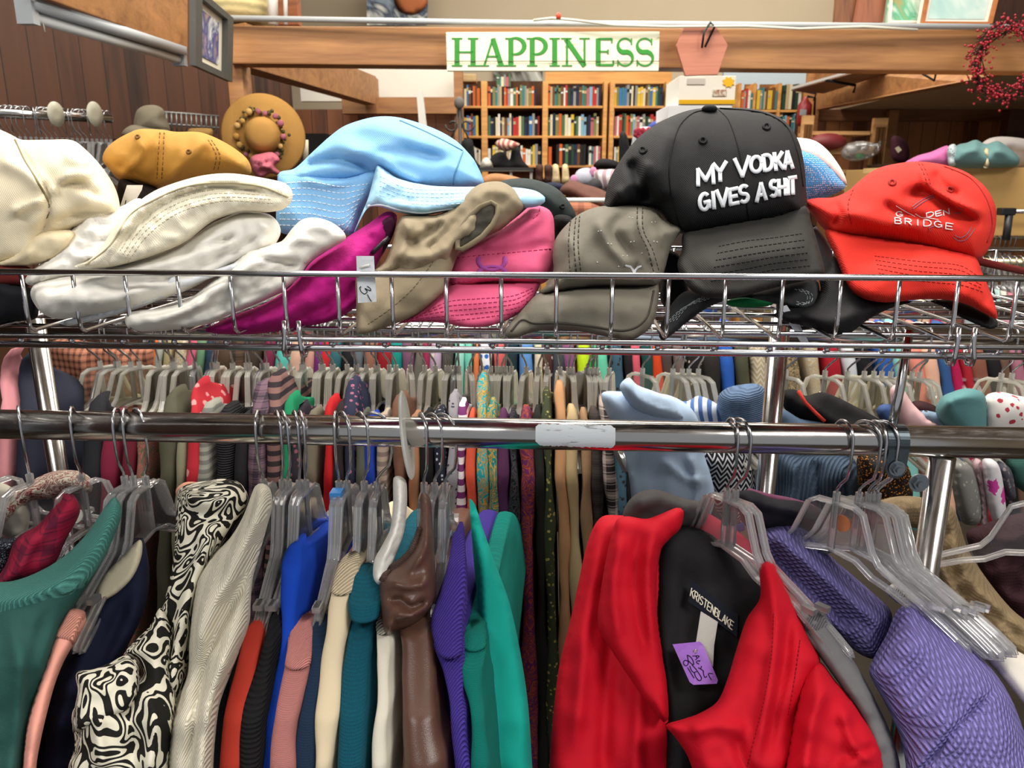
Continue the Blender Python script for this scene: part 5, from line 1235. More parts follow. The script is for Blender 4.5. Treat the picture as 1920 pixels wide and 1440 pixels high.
# third black cap, sweeping right under the red one
t = hat('black_sweeping_cap', 'black cap wedged under the red one with its visor dipping down', 1560, 628, .80)
bl = mat('#0e0f12', 'twill', rough=.7)
Pad([(1452, 590), (1480, 575), (1520, 570), (1538, 545), (1536, 520), (1548, 500), (1562, 480), (1580, 500), (1600, 545), (1650, 562), (1710, 565), (1670, 578), (1630, 598), (1598, 622), (1572, 632), (1545, 626), (1510, 612), (1475, 606)], [(480, .82), (630, .745)], .022, 22, 1, [([(1500, 590), (1560, 600), (1620, 580)], .006, 14)], .001, .02, 6).build('visor', bl, t)
Pad([(1460, 555), (1500, 540), (1535, 540), (1540, 600), (1500, 620), (1460, 600)], .84, .02, 22, 1, [], .001, .02, 6).build('crown', bl, t)
pg = Pad([(1464, 575), (1475, 572), (1500, 610), (1520, 648), (1500, 640), (1480, 606)], .752, .0006, 2, 1, sharp=True, step=8)
pg.build('price_tag', mat('#c3c6cc', rough=.6), t)

# blue mesh trucker cap behind
t = hat('blue_mesh_cap', 'white and blue mesh trucker cap behind the tall black one', 1530, 420, 1.0)
Pad([(1480, 262), (1505, 259), (1530, 265), (1552, 282), (1572, 308), (1585, 332), (1588, 350), (1576, 345), (1540, 320), (1500, 310), (1480, 305)], .985, .035, 30, 1, [], .001, .02, 6).build('front_panel', mat('#eee9e0', 'fabric'), t)
Pad([(1478, 285), (1512, 280), (1540, 294), (1562, 316), (1578, 338), (1584, 352), (1560, 366), (1530, 376), (1510, 385), (1490, 470), (1470, 470)], .965, .03, 35, 1, [], .001, .02, 6).build('mesh_back', mat('#4f9fdc', 'mesh', '#d5e8f6'), t)
t = hat('grey_mesh_visor', 'pale grey cap side between the black visor and the red cap', 1550, 500, .90)
Pad([(1520, 420), (1535, 430), (1560, 470), (1562, 500), (1550, 520), (1530, 460)], .90, .015, 12, 1, [], .001, .02, 6).build('side', mat('#8d8a8e', 'fabric'), t)

# red cap
rd = mat('#cc2a1e', 'twill', rough=.85); rdd = mat('#8e1a12')
t = hat('red_cap', 'red cotton cap with grey lettering, creased across the front', 1700, 600, .86)
pd = Pad([(1510, 376), (1535, 371), (1562, 370), (1590, 358), (1615, 336), (1645, 316), (1685, 306), (1725, 303), (1770, 309), (1810, 322), (1842, 345), (1860, 370), (1868, 396), (1866, 430), (1856, 462), (1842, 482), (1826, 489), (1790, 480), (1735, 466), (1670, 456), (1600, 446), (1562, 440), (1543, 428), (1525, 405), (1514, 390)], [(300, .91), (490, .825)], .058, 70, 1.1,
    [([(1722, 308), (1735, 335), (1742, 352), (1790, 378), (1840, 400)], .012, 9), ([(1690, 370), (1740, 362), (1790, 398), (1840, 420)], -.012, 12), ([(1560, 380), (1600, 400), (1660, 420), (1740, 425)], .008, 16), ([(1655, 380), (1690, 400), (1740, 412)], -.008, 8), ([(1560, 375), (1575, 400), (1560, 425)], -.008, 9), ([(1750, 320), (1770, 350), (1800, 370)], -.008, 10)], .003, .012, 5)
pd.build('crown', rd, t)
obj('stitching', pd.stitch([[(1722, 306), (1732, 325), (1738, 345)], [(1728, 306), (1738, 325), (1744, 345)], [(1600, 355), (1590, 385), (1596, 420)]], .0005), rdd, t)
obj('seam', pd.line([(1770, 312), (1820, 335), (1850, 375), (1860, 420), (1850, 455)], .0008), rdd, t)
for x, y in ((1673, 343), (1781, 356)): eyelet(pd, x, y, 5.5, rdd, t, .0014)
mr = lambda p, off: pd.front(p, off * .6 + .0006)
lt = [('G', (1681, 396), (1693, 398), (1692, 406), (1680, 405)), ('D', (1737, 400), (1750, 396), (1751, 405), (1738, 408)), ('E', (1754, 397), (1765, 394), (1766, 403), (1755, 406)), ('N', (1769, 395), (1779, 391), (1780, 401), (1770, 404)),
      ('B', (1678, 408), (1690, 409), (1690, 420), (1678, 419)), ('R', (1697, 409), (1709, 411), (1709, 422), (1697, 420)), ('I', (1717, 412), (1725, 412), (1725, 423), (1717, 423)), ('D', (1732, 412), (1746, 413), (1746, 424), (1732, 424)), ('G', (1752, 414), (1766, 416), (1766, 427), (1752, 425)), ('E', (1774, 418), (1787, 420), (1786, 431), (1773, 429))]
bm = letters(lt, 2.2, mr, .0009, 2)
for pts in ([(1680, 386), (1700, 398), (1716, 406)], [(1716, 401), (1728, 408), (1742, 409), (1760, 412)]): ribbon(bm, catmull(pts, False, 3), 1.3, mr, .0008)
obj('lettering', bm, mat('#d9cfd0', rough=.6), t, label='grey embroidered words GOLDEN BRIDGE broken by a crease')
bm = bmesh.new()
for pts in ([(1710, 388), (1730, 374), (1750, 366)], [(1712, 392), (1732, 378), (1752, 369)], [(1795, 389), (1805, 393), (1804, 398), (1790, 400)], [(1788, 446), (1798, 452), (1810, 450), (1820, 440), (1828, 428)], [(1790, 441), (1800, 446), (1812, 440), (1822, 425)], [(1745, 434), (1742, 428), (1752, 424)]): ribbon(bm, catmull(pts, False, 3), 1.8, mr, .0008)
obj('scroll_embroidery', bm, mat('#8a5a68', 'fabric'), t)
pv = Pad([(1548, 432), (1600, 438), (1660, 447), (1735, 458), (1790, 470), (1828, 482), (1842, 512), (1856, 545), (1868, 580), (1869, 598), (1850, 590), (1815, 572), (1780, 563), (1735, 561), (1690, 565), (1655, 567), (1622, 561), (1598, 546), (1582, 520), (1568, 485)], [(438, .83), (600, .735)], .020, 16, 1, [([(1610, 540), (1690, 515), (1780, 520), (1850, 560)], .012, 34)], .001, .02, 6)
pv.build('visor', rd, t)
obj('stitching', pv.stitch([[(1580 + k * 8, 455 + k * 4), (1592 + k * 6, 490 + k * 3), (1640 + k * 2, 500 + k * 8 - 20), (1720, 490 + k * 9), (1800, 498 + k * 9), (1836 + k * 2, 520 + k * 7)][2:] for k in range(5)], .0005), rdd, t)
Pad([(1745, 564), (1790, 563), (1830, 577), (1868, 598), (1870, 612), (1855, 617), (1828, 607), (1800, 594), (1775, 578)], [(560, .80), (617, .742)], .010, 9, 1, [], 0, .02, 5).build('undervisor', bl, t, label='black underside of the visor')
obj('strap', tube([P(1826, 488, .84), P(1870, 498, .87), P(1935, 512, .92)], .0045, 6), mat('#6d1a16', 'fabric'), t)
# ================================================================ the front rail: hangers and clothes
FOLD = 1.2
FY = [(800, .83), (900, .80), (930, .785), (1149, .70), (1352, .615), (1440, .59), (1600, .565)]
def fy(py, d=0.0): return float(np.interp(py, [a for a, _ in FY], [b for _, b in FY])) + d
def fyt(d): return [(a, b + d) for a, b in FY]
def rr_(deg): return math.radians(deg)
front_hangers = [  # px on the rail, yaw of the body, extra yaw of the hook, label
 (-30, -20, 30, 'clear hanger at the left edge of the front rail', 0),
 (42, -25, 60, 'clear hanger holding the crimson plaid shirt', 0),
 (140, -20, 45, 'clear hanger with a round white size dot, over the dark green sweater', 0),
 (222, -8, 25, 'clear hanger leaning over the navy top, leftmost of three close hooks', 0),
 (238, -4, 25, 'clear hanger in front of the navy top, middle of three close hooks', 0),
 (262, -3, 50, 'clear hanger holding the black and cream patterned blouse', 0),
 (486, 3, 8, 'clear hanger holding the rust red sweater', 0),
 (522, 4, 25, 'clear hanger holding the black ribbed sweater', 0),
 (533, 2, 30, 'clear hanger holding the royal blue sweater', 0),
 (555, 2, 25, 'clear hanger holding the pink ribbed-neck sweater', 0),
 (566, -3, 30, 'clear hanger holding the denim blue knit sleeve', 0),
 (630, 2, 10, 'clear hanger with a blue size clip marked L', 0),
 (645, -2, 35, 'clear hanger just right of the blue size clip', 0),
 (678, 0, 35, 'clear hanger above the teal chenille sleeve', 0),
 (703, 2, 75, 'clear hanger on a wide dark hook beside the size disc', 0),
 (792, 3, 20, 'clear hanger holding the brown satin jacket', 0),
 (812, -1, 40, 'clear hanger holding the purple sweater, left of a close pair', 0),
 (832, 2, 50, 'clear hanger holding the turquoise sweater', 0),
 (1372, 38, -30, 'milky clear hanger holding the red jacket', 1),
 (1388, 42, -20, 'clear hanger just behind the one with the red jacket', 0),
 (1582, 48, -38, 'clear hanger holding the lavender waffle sweater', 0),
 (1625, 47, -20, 'clear hanger with a round orange size dot', 0),
 (1643, 46, -35, 'clear hanger holding the white sweatshirt', 0),
 (1652, 50, 10, 'clear hanger with a bent hook beside the rail clamp', 0),
 (1660, 50, -30, 'clear hanger holding the beige open-knit cardigan', 0),
]
FH = {}
for px, yw, hy, lb, mk in front_hangers:
    p = hit(px, 812, RV); loc = rk(uof(p), RV, rz)
    FH[px] = hanger(loc, -TH + rr_(yw), lb, hookyaw=rr_(hy), tint=None)
# dots and clip on hangers
def disc_on(hg, name, y, z, r, m, label):
    bm = bmesh.new(); n = 24
    for sx in (-.0016, -.0024):
        pass
    a = [bm.verts.new((-.0012, y + r * math.cos(2 * math.pi * k / n), z + r * math.sin(2 * math.pi * k / n))) for k in range(n)]
    b = [bm.verts.new((-.0030, y + r * math.cos(2 * math.pi * k / n), z + r * math.sin(2 * math.pi * k / n))) for k in range(n)]
    for k in range(n): bm.faces.new((a[k], a[(k + 1) % n], b[(k + 1) % n], b[k]))
    bm.faces.new(a); bm.faces.new(b)
    me = bpy.data.meshes.new(name); bm.to_mesh(me); bm.free(); me.materials.append(m)
    o = bpy.data.objects.new(name, me); COL.objects.link(o); o.parent = hg; o['label'] = label
disc_on(FH[140], 'size_dot', -.012, -.106, .0085, mat('#f2f0e6'), 'round white size dot')
disc_on(FH[1625], 'size_dot', .014, -.100, .0095, mat('#c8763a'), 'round orange size dot')
bm = box_into(bmesh.new(), (0, 0, -.080), .0062, .008, .0135)
me = bpy.data.meshes.new('size_clip'); bm.to_mesh(me); bm.free(); me.materials.append(mat('#2f7fc4', rough=.4))
clip = bpy.data.objects.new('size_clip', me); COL.objects.link(clip); clip.parent = FH[630]; clip.location = (0, -.012, 0); clip['label'] = 'blue plastic size clip marked L'
bm = letters([('L', (-.0018, -.0770), (.0018, -.0770), (.0018, -.0835), (-.0018, -.0835))], .0011, lambda q, off: [(a[0], -.0083 - off * .3, a[1]) for a in q], st=.002)
me = bpy.data.meshes.new('letter'); bm.to_mesh(me); bm.free(); me.materials.append(mat('#10202c'))
lt = bpy.data.objects.new('letter', me); COL.objects.link(lt); lt.parent = clip

# size divider disc on the rail
dv = thing('size_divider', 'round white plastic size divider hung on the front rail', 'size divider', rk(uof(hit(762, 812, RV)), RV, rz))
bm = bmesh.new(); n = 40; RO, RI = .050, .0185
rows = []
for x, r in ((-.0016, RI), (-.0016, RO - .002), (0, RO), (.0016, RO - .002), (.0016, RI)):
    rows.append([bm.verts.new((x, r * math.cos(2 * math.pi * k / n) * (.94), r * math.sin(2 * math.pi * k / n) - .004)) for k in range(n)])
for i in range(5):
    A, B = rows[i], rows[(i + 1) % 5]
    for k in range(n): bm.faces.new((A[k], A[(k + 1) % n], B[(k + 1) % n], B[k]))
me = bpy.data.meshes.new('disc'); bm.to_mesh(me); bm.free(); me.materials.append(mat('#d9ddd5', rough=.4))
o = bpy.data.objects.new('disc', me); COL.objects.link(o); o.parent = dv
bm = bmesh.new()
for pl in (arc(0, 0, .018, .012, 20, 200, 10), [(-.01, .03), (.012, .026)], [(-.016, -.030), (.004, -.034), (.014, -.026)]):
    ribbon(bm, pl, .0012, lambda q, off: [(-.0017 - off, a[0] - .004, a[1] + .006) for a in q], .0003)
me = bpy.data.meshes.new('marker_lines'); bm.to_mesh(me); bm.free(); me.materials.append(mat('#2a2c2c'))
o = bpy.data.objects.new('marker_lines', me); COL.objects.link(o); o.parent = dv
dv.rotation_euler = (0, rr_(-6), rr_(3))

def strip(rows, name='body', m=None, parent=None, backl=None, dY=0.0, fold=.0012, seed=0, step=9, full=True, wmul=1.0, org=None, fyf=None, taper=110.0):
    """a garment seen from its shoulder: rows (py, x left, x right); it runs back over its hanger"""
    rows = sorted(rows); ys = np.arange(rows[0][0], rows[-1][0] + .1, step)
    a = catmull([(r[0], r[1]) for r in rows], False, 4); b = catmull([(r[0], r[2]) for r in rows], False, 4)
    xl = np.interp(ys, a[:, 0], a[:, 1]); xr = np.interp(ys, b[:, 0], b[:, 1])
    bm = bmesh.new(); R = []; F = fyf or fy
    for i, y in enumerate(ys):
        Y = F(y) + dY - (.015 * min(1, (y - ys[0]) / 60) if fyf is None else 0); c = P((xl[i] + xr[i]) / 2, y, Y); zc = c.y * CP - c.z * SP
        hw = (xr[i] - xl[i]) / 2 * zc / FPX * wmul
        t = min(1, (i + .35) / 2.2); hw *= math.sqrt(max(.05, 1 - (1 - t) ** 2)) if i < 3 else 1
        L = backl if backl is not None else max(.03, 2 * (RV + .03 - Y))
        g_ = min(1, (y - ys[0]) / taper); L = max(.03, L * (.12 + .88 * g_ * g_ * (3 - 2 * g_)))
        ring = []
        N1 = 9
        for k in range(N1):
            th = math.pi * k / (N1 - 1) - math.pi / 2
            ring.append((hw * math.sin(th), -hw * .95 * math.cos(th) + hw * .95))
        m2 = 5
        for k in range(1, m2): ring.append((hw * (1 - .12 * math.sin(math.pi * k / m2)), hw + (L - 2 * hw) * k / m2 if L > 2 * hw else hw))
        for k in range(5):
            th = math.pi / 2 - math.pi * k / 4
            ring.append((hw * math.sin(th), max(L, 2 * hw) - hw + hw * math.cos(th)))
        for k in range(m2 - 1, 0, -1): ring.append((-hw * (1 - .12 * math.sin(math.pi * k / m2)), hw + (L - 2 * hw) * k / m2 if L > 2 * hw else hw))
        vs = []
        for q, (x, yy) in enumerate(ring):
            p = c + AX * x + BX * yy
            nn = noise.noise(Vector((p.x * 38 + seed * 5.1, p.y * 14, p.z * 11))) * fold * 2
            nn += noise.noise(Vector((p.x * 90 + seed, p.y * 30, p.z * 26))) * fold * .8
            nl = Vector((x, yy - hw, 0)); 
            if nl.length > 1e-6: nl.normalize()
            p += (AX * nl.x + BX * nl.y * (.5 if yy < hw else 0)) * nn
            vs.append(bm.verts.new(p))
        R.append(vs)
    for A, B in zip(R[:-1], R[1:]):
        n = len(A)
        for j in range(n): bm.faces.new((A[j], A[(j + 1) % n], B[(j + 1) % n], B[j]))
    bm.faces.new(R[0]); bm.faces.new(R[-1][::-1])
    return obj(name, bm, m, parent, org=org)
def garment(name, cat, label, px, py, Y=None):
    n = cat if cat != 'top' else 'jersey_shirt'
    return thing(n, label, cat if cat != 'top' else 'shirt', P(px, py, Y or fy(py)))
BT = 1580
# --- narrow clothes on the straight stretch of the rail
def G(name, cat, label, col, kind, rows, s=1.0, col2=None, cuff=None, cuffkind='rib', dY=0.0, fold=.0032, seed=0, rough=.9, extra=None, backl=None):
    r0 = sorted(rows)[0]; t = garment(name, cat, label, (r0[1] + r0[2]) / 2, r0[0])
    strip(rows, 'body', mat(col, kind, col2, s, rough), t, dY=dY, fold=fold, seed=seed, backl=backl)
    if cuff:
        a = sorted(rows); lo = cuff
        ys = [a[0][0] - 3, (a[0][0] + lo) / 2, lo]
        xl = lambda y: np.interp(y, [q[0] for q in a], [q[1] for q in a]); xr = lambda y: np.interp(y, [q[0] for q in a], [q[2] for q in a])
        strip([(y, xl(y) - 1.5, xr(y) + 1.5) for y in ys], 'neckband', mat(col, cuffkind, col2, s * 1.2, rough), t, dY=dY - .0015, fold=.0004, seed=seed, step=6, backl=.04)
    return t
G('rust_sweater', 'sweater', 'rust red fine knit sweater between the cream and black ones', '#b8392a', 'fabric', [(1172, 462, 486), (1250, 440, 472), (1330, 420, 457), (1440, 408, 450), (BT, 396, 444)], seed=1)
G('black_sweater', 'sweater', 'black ribbed sweater between the rust red and royal blue ones', '#141416', 'hrib', [(1155, 496, 522), (1250, 476, 506), (1340, 457, 482), (1440, 445, 476), (BT, 436, 470)], seed=2)
G('royal_sweater', 'sweater', 'royal blue sweater beside the pink ribbed-neck one', '#0d3fae', 'fabric', [(1022, 545, 562), (1060, 532, 562), (1120, 524, 560), (1200, 518, 552), (1300, 497, 538), (1440, 472, 514), (BT, 455, 500)], seed=3, dY=.012)
G('pink_sweater', 'sweater', 'light pink sweater with a ribbed neck, right of the royal blue', '#f3a09a', 'knit', [(1182, 542, 582), (1250, 528, 576), (1330, 515, 562), (1440, 502, 548), (BT, 488, 540)], s=2.2, cuff=1262, seed=4)
G('denim_knit', 'sweater', 'denim blue marled knit sweater squeezed between pink and oatmeal', '#27405f', 'knit', [(1165, 584, 606), (1260, 574, 604), (1350, 560, 592), (1440, 551, 584), (BT, 545, 580)], s=1.5, dY=.004, seed=5)
G('oatmeal_sweater', 'sweater', 'oatmeal beige fine knit sweater left of the teal chenille sleeve', '#dccbaa', 'fabric', [(1060, 634, 668), (1082, 626, 668), (1130, 613, 650), (1190, 604, 645), (1290, 590, 636), (1370, 581, 626), (1440, 580, 622), (BT, 580, 620)], cuff=1122, seed=6)
t = G('teal_chenille', 'sweater', 'teal blue chenille sweater with a thick rolled collar', '#11687e', 'knit', [(1150, 648, 706), (1200, 645, 690), (1300, 634, 684), (1440, 630, 678), (BT, 628, 676)], s=1.1, seed=7, fold=.002)
o = strip([(1080, 655, 702), (1110, 646, 710), (1150, 640, 710), (1172, 648, 704)], 'rolled_collar', mat('#136f84', 'knit', None, 1.2), t, dY=-.008, fold=.0022, backl=.06, step=6)
G('white_knit', 'sweater', 'off-white knit sleeve between teal chenille and brown satin', '#d9d3c2', 'fabric', [(1170, 702, 724), (1200, 706, 728), (1300, 701, 727), (1380, 695, 724), (1440, 690, 724), (BT, 684, 722)], cuff=1195, seed=8)
# silky white scarf-like collar
t = garment('white_blouse', 'blouse', 'silky white blouse collar twisting down beside the brown satin jacket', 730, 1000)
Pad([(738, 896), (752, 893), (762, 905), (763, 950), (757, 1000), (742, 1040), (728, 1075), (712, 1098), (700, 1085), (702, 1050), (718, 1020), (732, 990), (737, 940)], fyt(-.005), .018, 14, .8, [([(748, 900), (748, 960), (735, 1010), (712, 1070)], .006, 6), ([(760, 960), (745, 1010), (725, 1060)], -.006, 5)], .002, .03, 5).build('collar', mat('#eceae2', 'fabric', rough=.4), t)
# brown satin jacket
t = garment('brown_jacket', 'jacket', 'shiny brown satin jacket with a gathered hood and long sleeve', 775, 1100)
brn = mat('#5d4034', 'fabric', None, .6, .33)
strip([(1135, 722, 808), (1190, 742, 806), (1300, 750, 813), (1400, 748, 820), (1440, 747, 830), (BT, 740, 850)], 'sleeve', brn, t, fold=.0022, seed=9)
pd = Pad([(790, 925), (806, 932), (812, 990), (816, 1060), (816, 1120), (800, 1150), (775, 1172), (745, 1182), (724, 1190), (714, 1150), (710, 1110), (715, 1085), (740, 1060), (765, 1035), (783, 1000), (788, 960)], fyt(-.006), .028, 30, .9,
    [([(730, 1090), (760, 1100), (790, 1095), (810, 1080)], .006, 9), ([(730, 1130), (750, 1125), (770, 1140), (800, 1128)], -.009, 7), ([(740, 1150), (770, 1155), (805, 1135)], .008, 8), ([(795, 960), (800, 1020), (770, 1070)], .006, 8)], .004, .02, 5)
pd.build('hood', brn, t)
obj('gathered_hem', pd.line([(790, 990), (775, 1030), (755, 1052), (730, 1070), (716, 1090)], .0045, .001), mat('#4a322a', 'hrib', None, 2.4, .4), t)
_p = G('purple_sweater', 'sweater', 'purple ribbed sweater with a shawl collar, right of the brown satin', '#4d3aa0', 'rib', [(1165, 820, 866), (1190, 806, 866), (1230, 812, 866), (1300, 832, 870), (1440, 846, 888), (BT, 856, 900)], s=1.8, seed=10)
o = G('purple_collar', 'sweater', 'x', '#4d3aa0', 'rib', [(1000, 852, 865), (1060, 842, 866), (1120, 822, 866), (1175, 802, 865), (1215, 812, 862), (1240, 824, 862)], dY=-.006, s=1.8, seed=11, backl=.05)
# fold the collar into the purple sweater

for ch in list(o.children):
    d = o.location - _p.location; ch.parent = _p; ch.location = ch.location + d; ch.name = 'shawl_collar'
bpy.data.objects.remove(o)
G('navy_boucle', 'sweater', 'dark navy boucle sweater hidden behind the purple one', '#141d4a', 'knit', [(1105, 806, 838), (1200, 806, 838), (1300, 812, 842), (1440, 824, 852), (BT, 830, 856)], dY=.03, seed=12, s=1.8)
t = G('turquoise_sweater', 'sweater', 'bright turquoise fine knit sweater, last before the gap', '#0a9a8c', 'knit', [(1195, 866, 908), (1260, 866, 908), (1340, 872, 916), (1440, 880, 928), (BT, 890, 944)], s=2.4, cuff=1225, seed=13)
Pad([(880, 935), (890, 945), (905, 990), (930, 1060), (955, 1130), (975, 1220), (990, 1320), (998, 1440), (1004, 1580), (915, 1580), (905, 1400), (900, 1250), (897, 1150), (888, 1050)], fyt(.035), .014, 20, 3, [([(905, 1000), (915, 1200), (925, 1500)], .004, 7)], .003, .01, 9).build('side_panel', mat('#0a9a8c', 'fabric', None, 1.4), t)

# --- left group
t = garment('teal_sweater', 'sweater', 'heathered green-teal sweater with a wide ribbed neck at the left edge', 100, 1150)
Pad([(-70, 1100), (20, 1092), (70, 1075), (120, 1045), (165, 1000), (195, 955), (215, 935), (228, 960), (212, 1010), (185, 1065), (150, 1120), (120, 1170), (95, 1240), (72, 1310), (60, 1380), (52, 1460), (50, 1580), (-70, 1580)], [(930, .79), (1100, .70), (1250, .64), (1440, .60), (1580, .58)], .03, 55, 1.6, [([(20, 1160), (40, 1300), (10, 1500)], .005, 16), ([(90, 1140), (60, 1250), (50, 1400)], -.004, 12)], .004, .009, 8).build('body', mat('#28524c', 'fabric', None, 1.6), t)
pd = Pad([(-70, 1098), (20, 1090), (70, 1073), (120, 1043), (165, 998), (195, 953), (215, 932), (229, 960), (212, 1010), (186, 1062), (150, 1108), (100, 1140), (40, 1165), (-70, 1178)], [(930, .785), (1100, .692), (1250, .63)], .024, 40, .6, [([(-40, 1130), (40, 1120), (110, 1090), (180, 1020)], .004, 14)], .002, .01, 7)
pd.build('neckband', mat('#4f8f86', 'rib', None, 1.5), t, label='paler ribbed neckband')
t = garment('crimson_shirt', 'shirt', 'crimson plaid flannel shirt behind the teal sweater', 70, 1010)
Pad([(-60, 1130), (-20, 1100), (10, 1060), (30, 1010), (70, 985), (100, 950), (118, 920), (140, 930), (150, 960), (125, 1010), (100, 1060), (60, 1085), (20, 1100), (-20, 1130)], [(900, .83), (1130, .74)], .025, 30, 1, [([(30, 1080), (70, 1010), (125, 950)], .005, 10)], .003, .02, 7).build('body', mat('#8e1233', 'plaid', '#4e0d28', 1.6), t)
t = garment('paisley_scarf', 'blouse', 'grey blouse with a red and white paisley collar, behind the crimson shirt', 100, 905)
Pad([(-40, 985), (0, 950), (40, 915), (75, 893), (110, 882), (150, 884), (172, 900), (168, 925), (130, 925), (95, 935), (60, 940), (20, 975), (-30, 1010)], [(870, .86), (1000, .82)], .022, 22, .8, [([(0, 960), (60, 915), (140, 900)], .006, 10)], .004, .03, 6).build('collar', mat('#aaa695', 'paisley', '#7a1f2c', 1.4), t)
t = garment('black_sparkle_top', 'top', 'black sparkly knit top at the left edge under the crimson shirt', 10, 1000)
Pad([(-60, 960), (-20, 990), (10, 1010), (32, 1010), (22, 1060), (0, 1100), (-60, 1130)], .80, .02, 20, 1, [], .004, .03, 7).build('body', mat('#0d0f16', 'spark', '#8c93a5'), t)
t = garment('ivory_fur_top', 'top', 'pale grey top in the upper left corner of the front rail', 0, 930)
Pad([(-60, 915), (0, 905), (35, 925), (55, 960), (50, 1000), (30, 1012), (0, 1000), (-60, 985)], .84, .02, 20, 1, [], .004, .03, 7).build('body', mat('#a8a294', 'fabric'), t)
t = garment('navy_top', 'top', 'navy blue jersey top with a cream facing at the neck', 160, 1200)
nv = mat('#131a33', 'fabric')
Pad([(262, 1008), (275, 1030), (280, 1090), (268, 1150), (240, 1210), (205, 1270), (170, 1330), (155, 1390), (148, 1460), (150, 1580), (62, 1580), (68, 1440), (80, 1350), (102, 1280), (135, 1220), (160, 1170), (185, 1120), (225, 1065)], fyt(.05), .028, 40, 1.4, [([(210, 1110), (150, 1230), (100, 1400)], .007, 14), ([(250, 1100), (190, 1240), (120, 1440)], -.006, 12)], .004, .012, 8).build('body', nv, t)
pd = Pad([(262, 1012), (266, 1040), (250, 1080), (222, 1110), (190, 1130), (168, 1148), (178, 1115), (195, 1080), (225, 1048)], fyt(.020), .006, 10, 1, [], 0, .02, 6)
pd.build('neck_facing', mat('#cfc6ac', 'fabric'), t, label='cream neck facing')
t = garment('pale_pink_sweater', 'sweater', 'pale pink sweater with a ribbed neck at the lower left', 110, 1240)
Pad([(128, 1148), (158, 1150), (160, 1170), (140, 1205), (120, 1240), (104, 1280), (90, 1330), (76, 1390), (68, 1440), (62, 1580), (30, 1580), (42, 1440), (48, 1370), (62, 1310), (80, 1250), (100, 1190)], fyt(-.012), .02, 15, 2.2, [], .001, .02, 6).build('body', mat('#eba392', 'fabric'), t)
Pad([(126, 1143), (140, 1141), (160, 1148), (156, 1170), (148, 1190), (140, 1207), (118, 1206), (98, 1196), (110, 1170)], fyt(-.017), .017, 13, 1.4, [], 0, .02, 5).build('neckband', mat('#f0a592', 'rib', None, 1.9), t)
# black and cream blouse
t = garment('patterned_blouse', 'blouse', 'black and cream swirl-print blouse with a turned-up cuff', 280, 1200)
sw = mat('#14130f', 'swirl', '#ddd8c4', .55, .8)
Pad([(334, 920), (352, 908), (385, 902), (420, 898), (450, 906), (466, 935), (452, 968), (430, 1000), (405, 1040), (385, 1090), (370, 1150), (362, 1220), (345, 1300), (330, 1370), (322, 1440), (322, 1580), (240, 1580), (250, 1420), (262, 1330), (275, 1250), (290, 1180), (310, 1120), (325, 1050), (330, 980)], fyt(.018), .035, 45, 1.2,
    [([(345, 930), (400, 940), (455, 920)], .009, 12), ([(345, 965), (395, 970), (440, 960)], -.007, 10), ([(400, 1000), (350, 1130), (320, 1300)], .008, 14), ([(370, 1010), (330, 1130), (300, 1300)], -.008, 12)], .005, .012, 7).build('body', sw, t)
Pad([(302, 1140), (322, 1190), (318, 1260), (330, 1300), (325, 1380), (318, 1460), (318, 1580), (120, 1580), (128, 1440), (140, 1400), (138, 1330), (200, 1290), (262, 1270), (255, 1240), (232, 1228), (250, 1205), (280, 1175)], fyt(-.008), .028, 45, 1.0,
    [([(270, 1290), (290, 1360), (280, 1460)], .007, 14), ([(230, 1300), (250, 1400), (240, 1500)], -.006, 14), ([(180, 1330), (190, 1450)], .006, 14)], .004, .012, 7).build('sleeve', sw, t)
Pad([(143, 1262), (175, 1254), (205, 1243), (235, 1229), (256, 1240), (262, 1272), (255, 1310), (238, 1332), (200, 1352), (165, 1366), (141, 1372), (140, 1330), (146, 1295)], fyt(-.03), .014, 24, .9, [([(160, 1300), (200, 1290), (240, 1265)], .003, 14)], .0015, .02, 6).build('cuff', sw, t)
# cream herringbone sweater
t = garment('cream_sweater', 'sweater', 'cream herringbone knit sweater draped in deep folds', 430, 1150)
cr = mat('#e6dfcb', 'herring', None, 1.0)
Pad([(478, 912), (492, 906), (506, 916), (511, 945), (500, 990), (486, 1040), (474, 1085), (470, 1130), (468, 1165), (452, 1215), (430, 1270), (412, 1320), (404, 1380), (400, 1440), (396, 1580), (330, 1580), (312, 1440), (318, 1370), (335, 1310), (352, 1260), (354, 1200), (360, 1130), (372, 1080), (400, 1040), (430, 1010), (455, 970)], fyt(-.004), .04, 50, 1.0,
    [([(495, 930), (440, 1060), (390, 1150), (365, 1250)], .012, 18), ([(490, 1000), (450, 1100), (400, 1200), (370, 1330), (350, 1480)], -.012, 13), ([(470, 1120), (430, 1220), (395, 1310), (375, 1440), (370, 1540)], .013, 16), ([(380, 1110), (360, 1200), (340, 1320)], .006, 12)], .004, .012, 7).build('body', cr, t)
Pad([(320, 1300), (345, 1290), (352, 1330), (340, 1400), (335, 1460), (335, 1580), (270, 1580), (282, 1440), (300, 1380)], fyt(.012), .02, 25, 1, [], .003, .02, 7).build('hem', mat('#c9c2ad', 'herring', None, 1.0), t)
# a peach one at the top behind the blouse
t = garment('peach_top', 'top', 'peach top peeking out above the black and cream blouse', 352, 915)
Pad([(330, 918), (345, 905), (368, 904), (385, 912), (370, 925), (345, 935), (332, 932)], .83, .014, 12, 1, [], .002, .03, 5).build('shoulder', mat('#c98f78', 'fabric'), t)

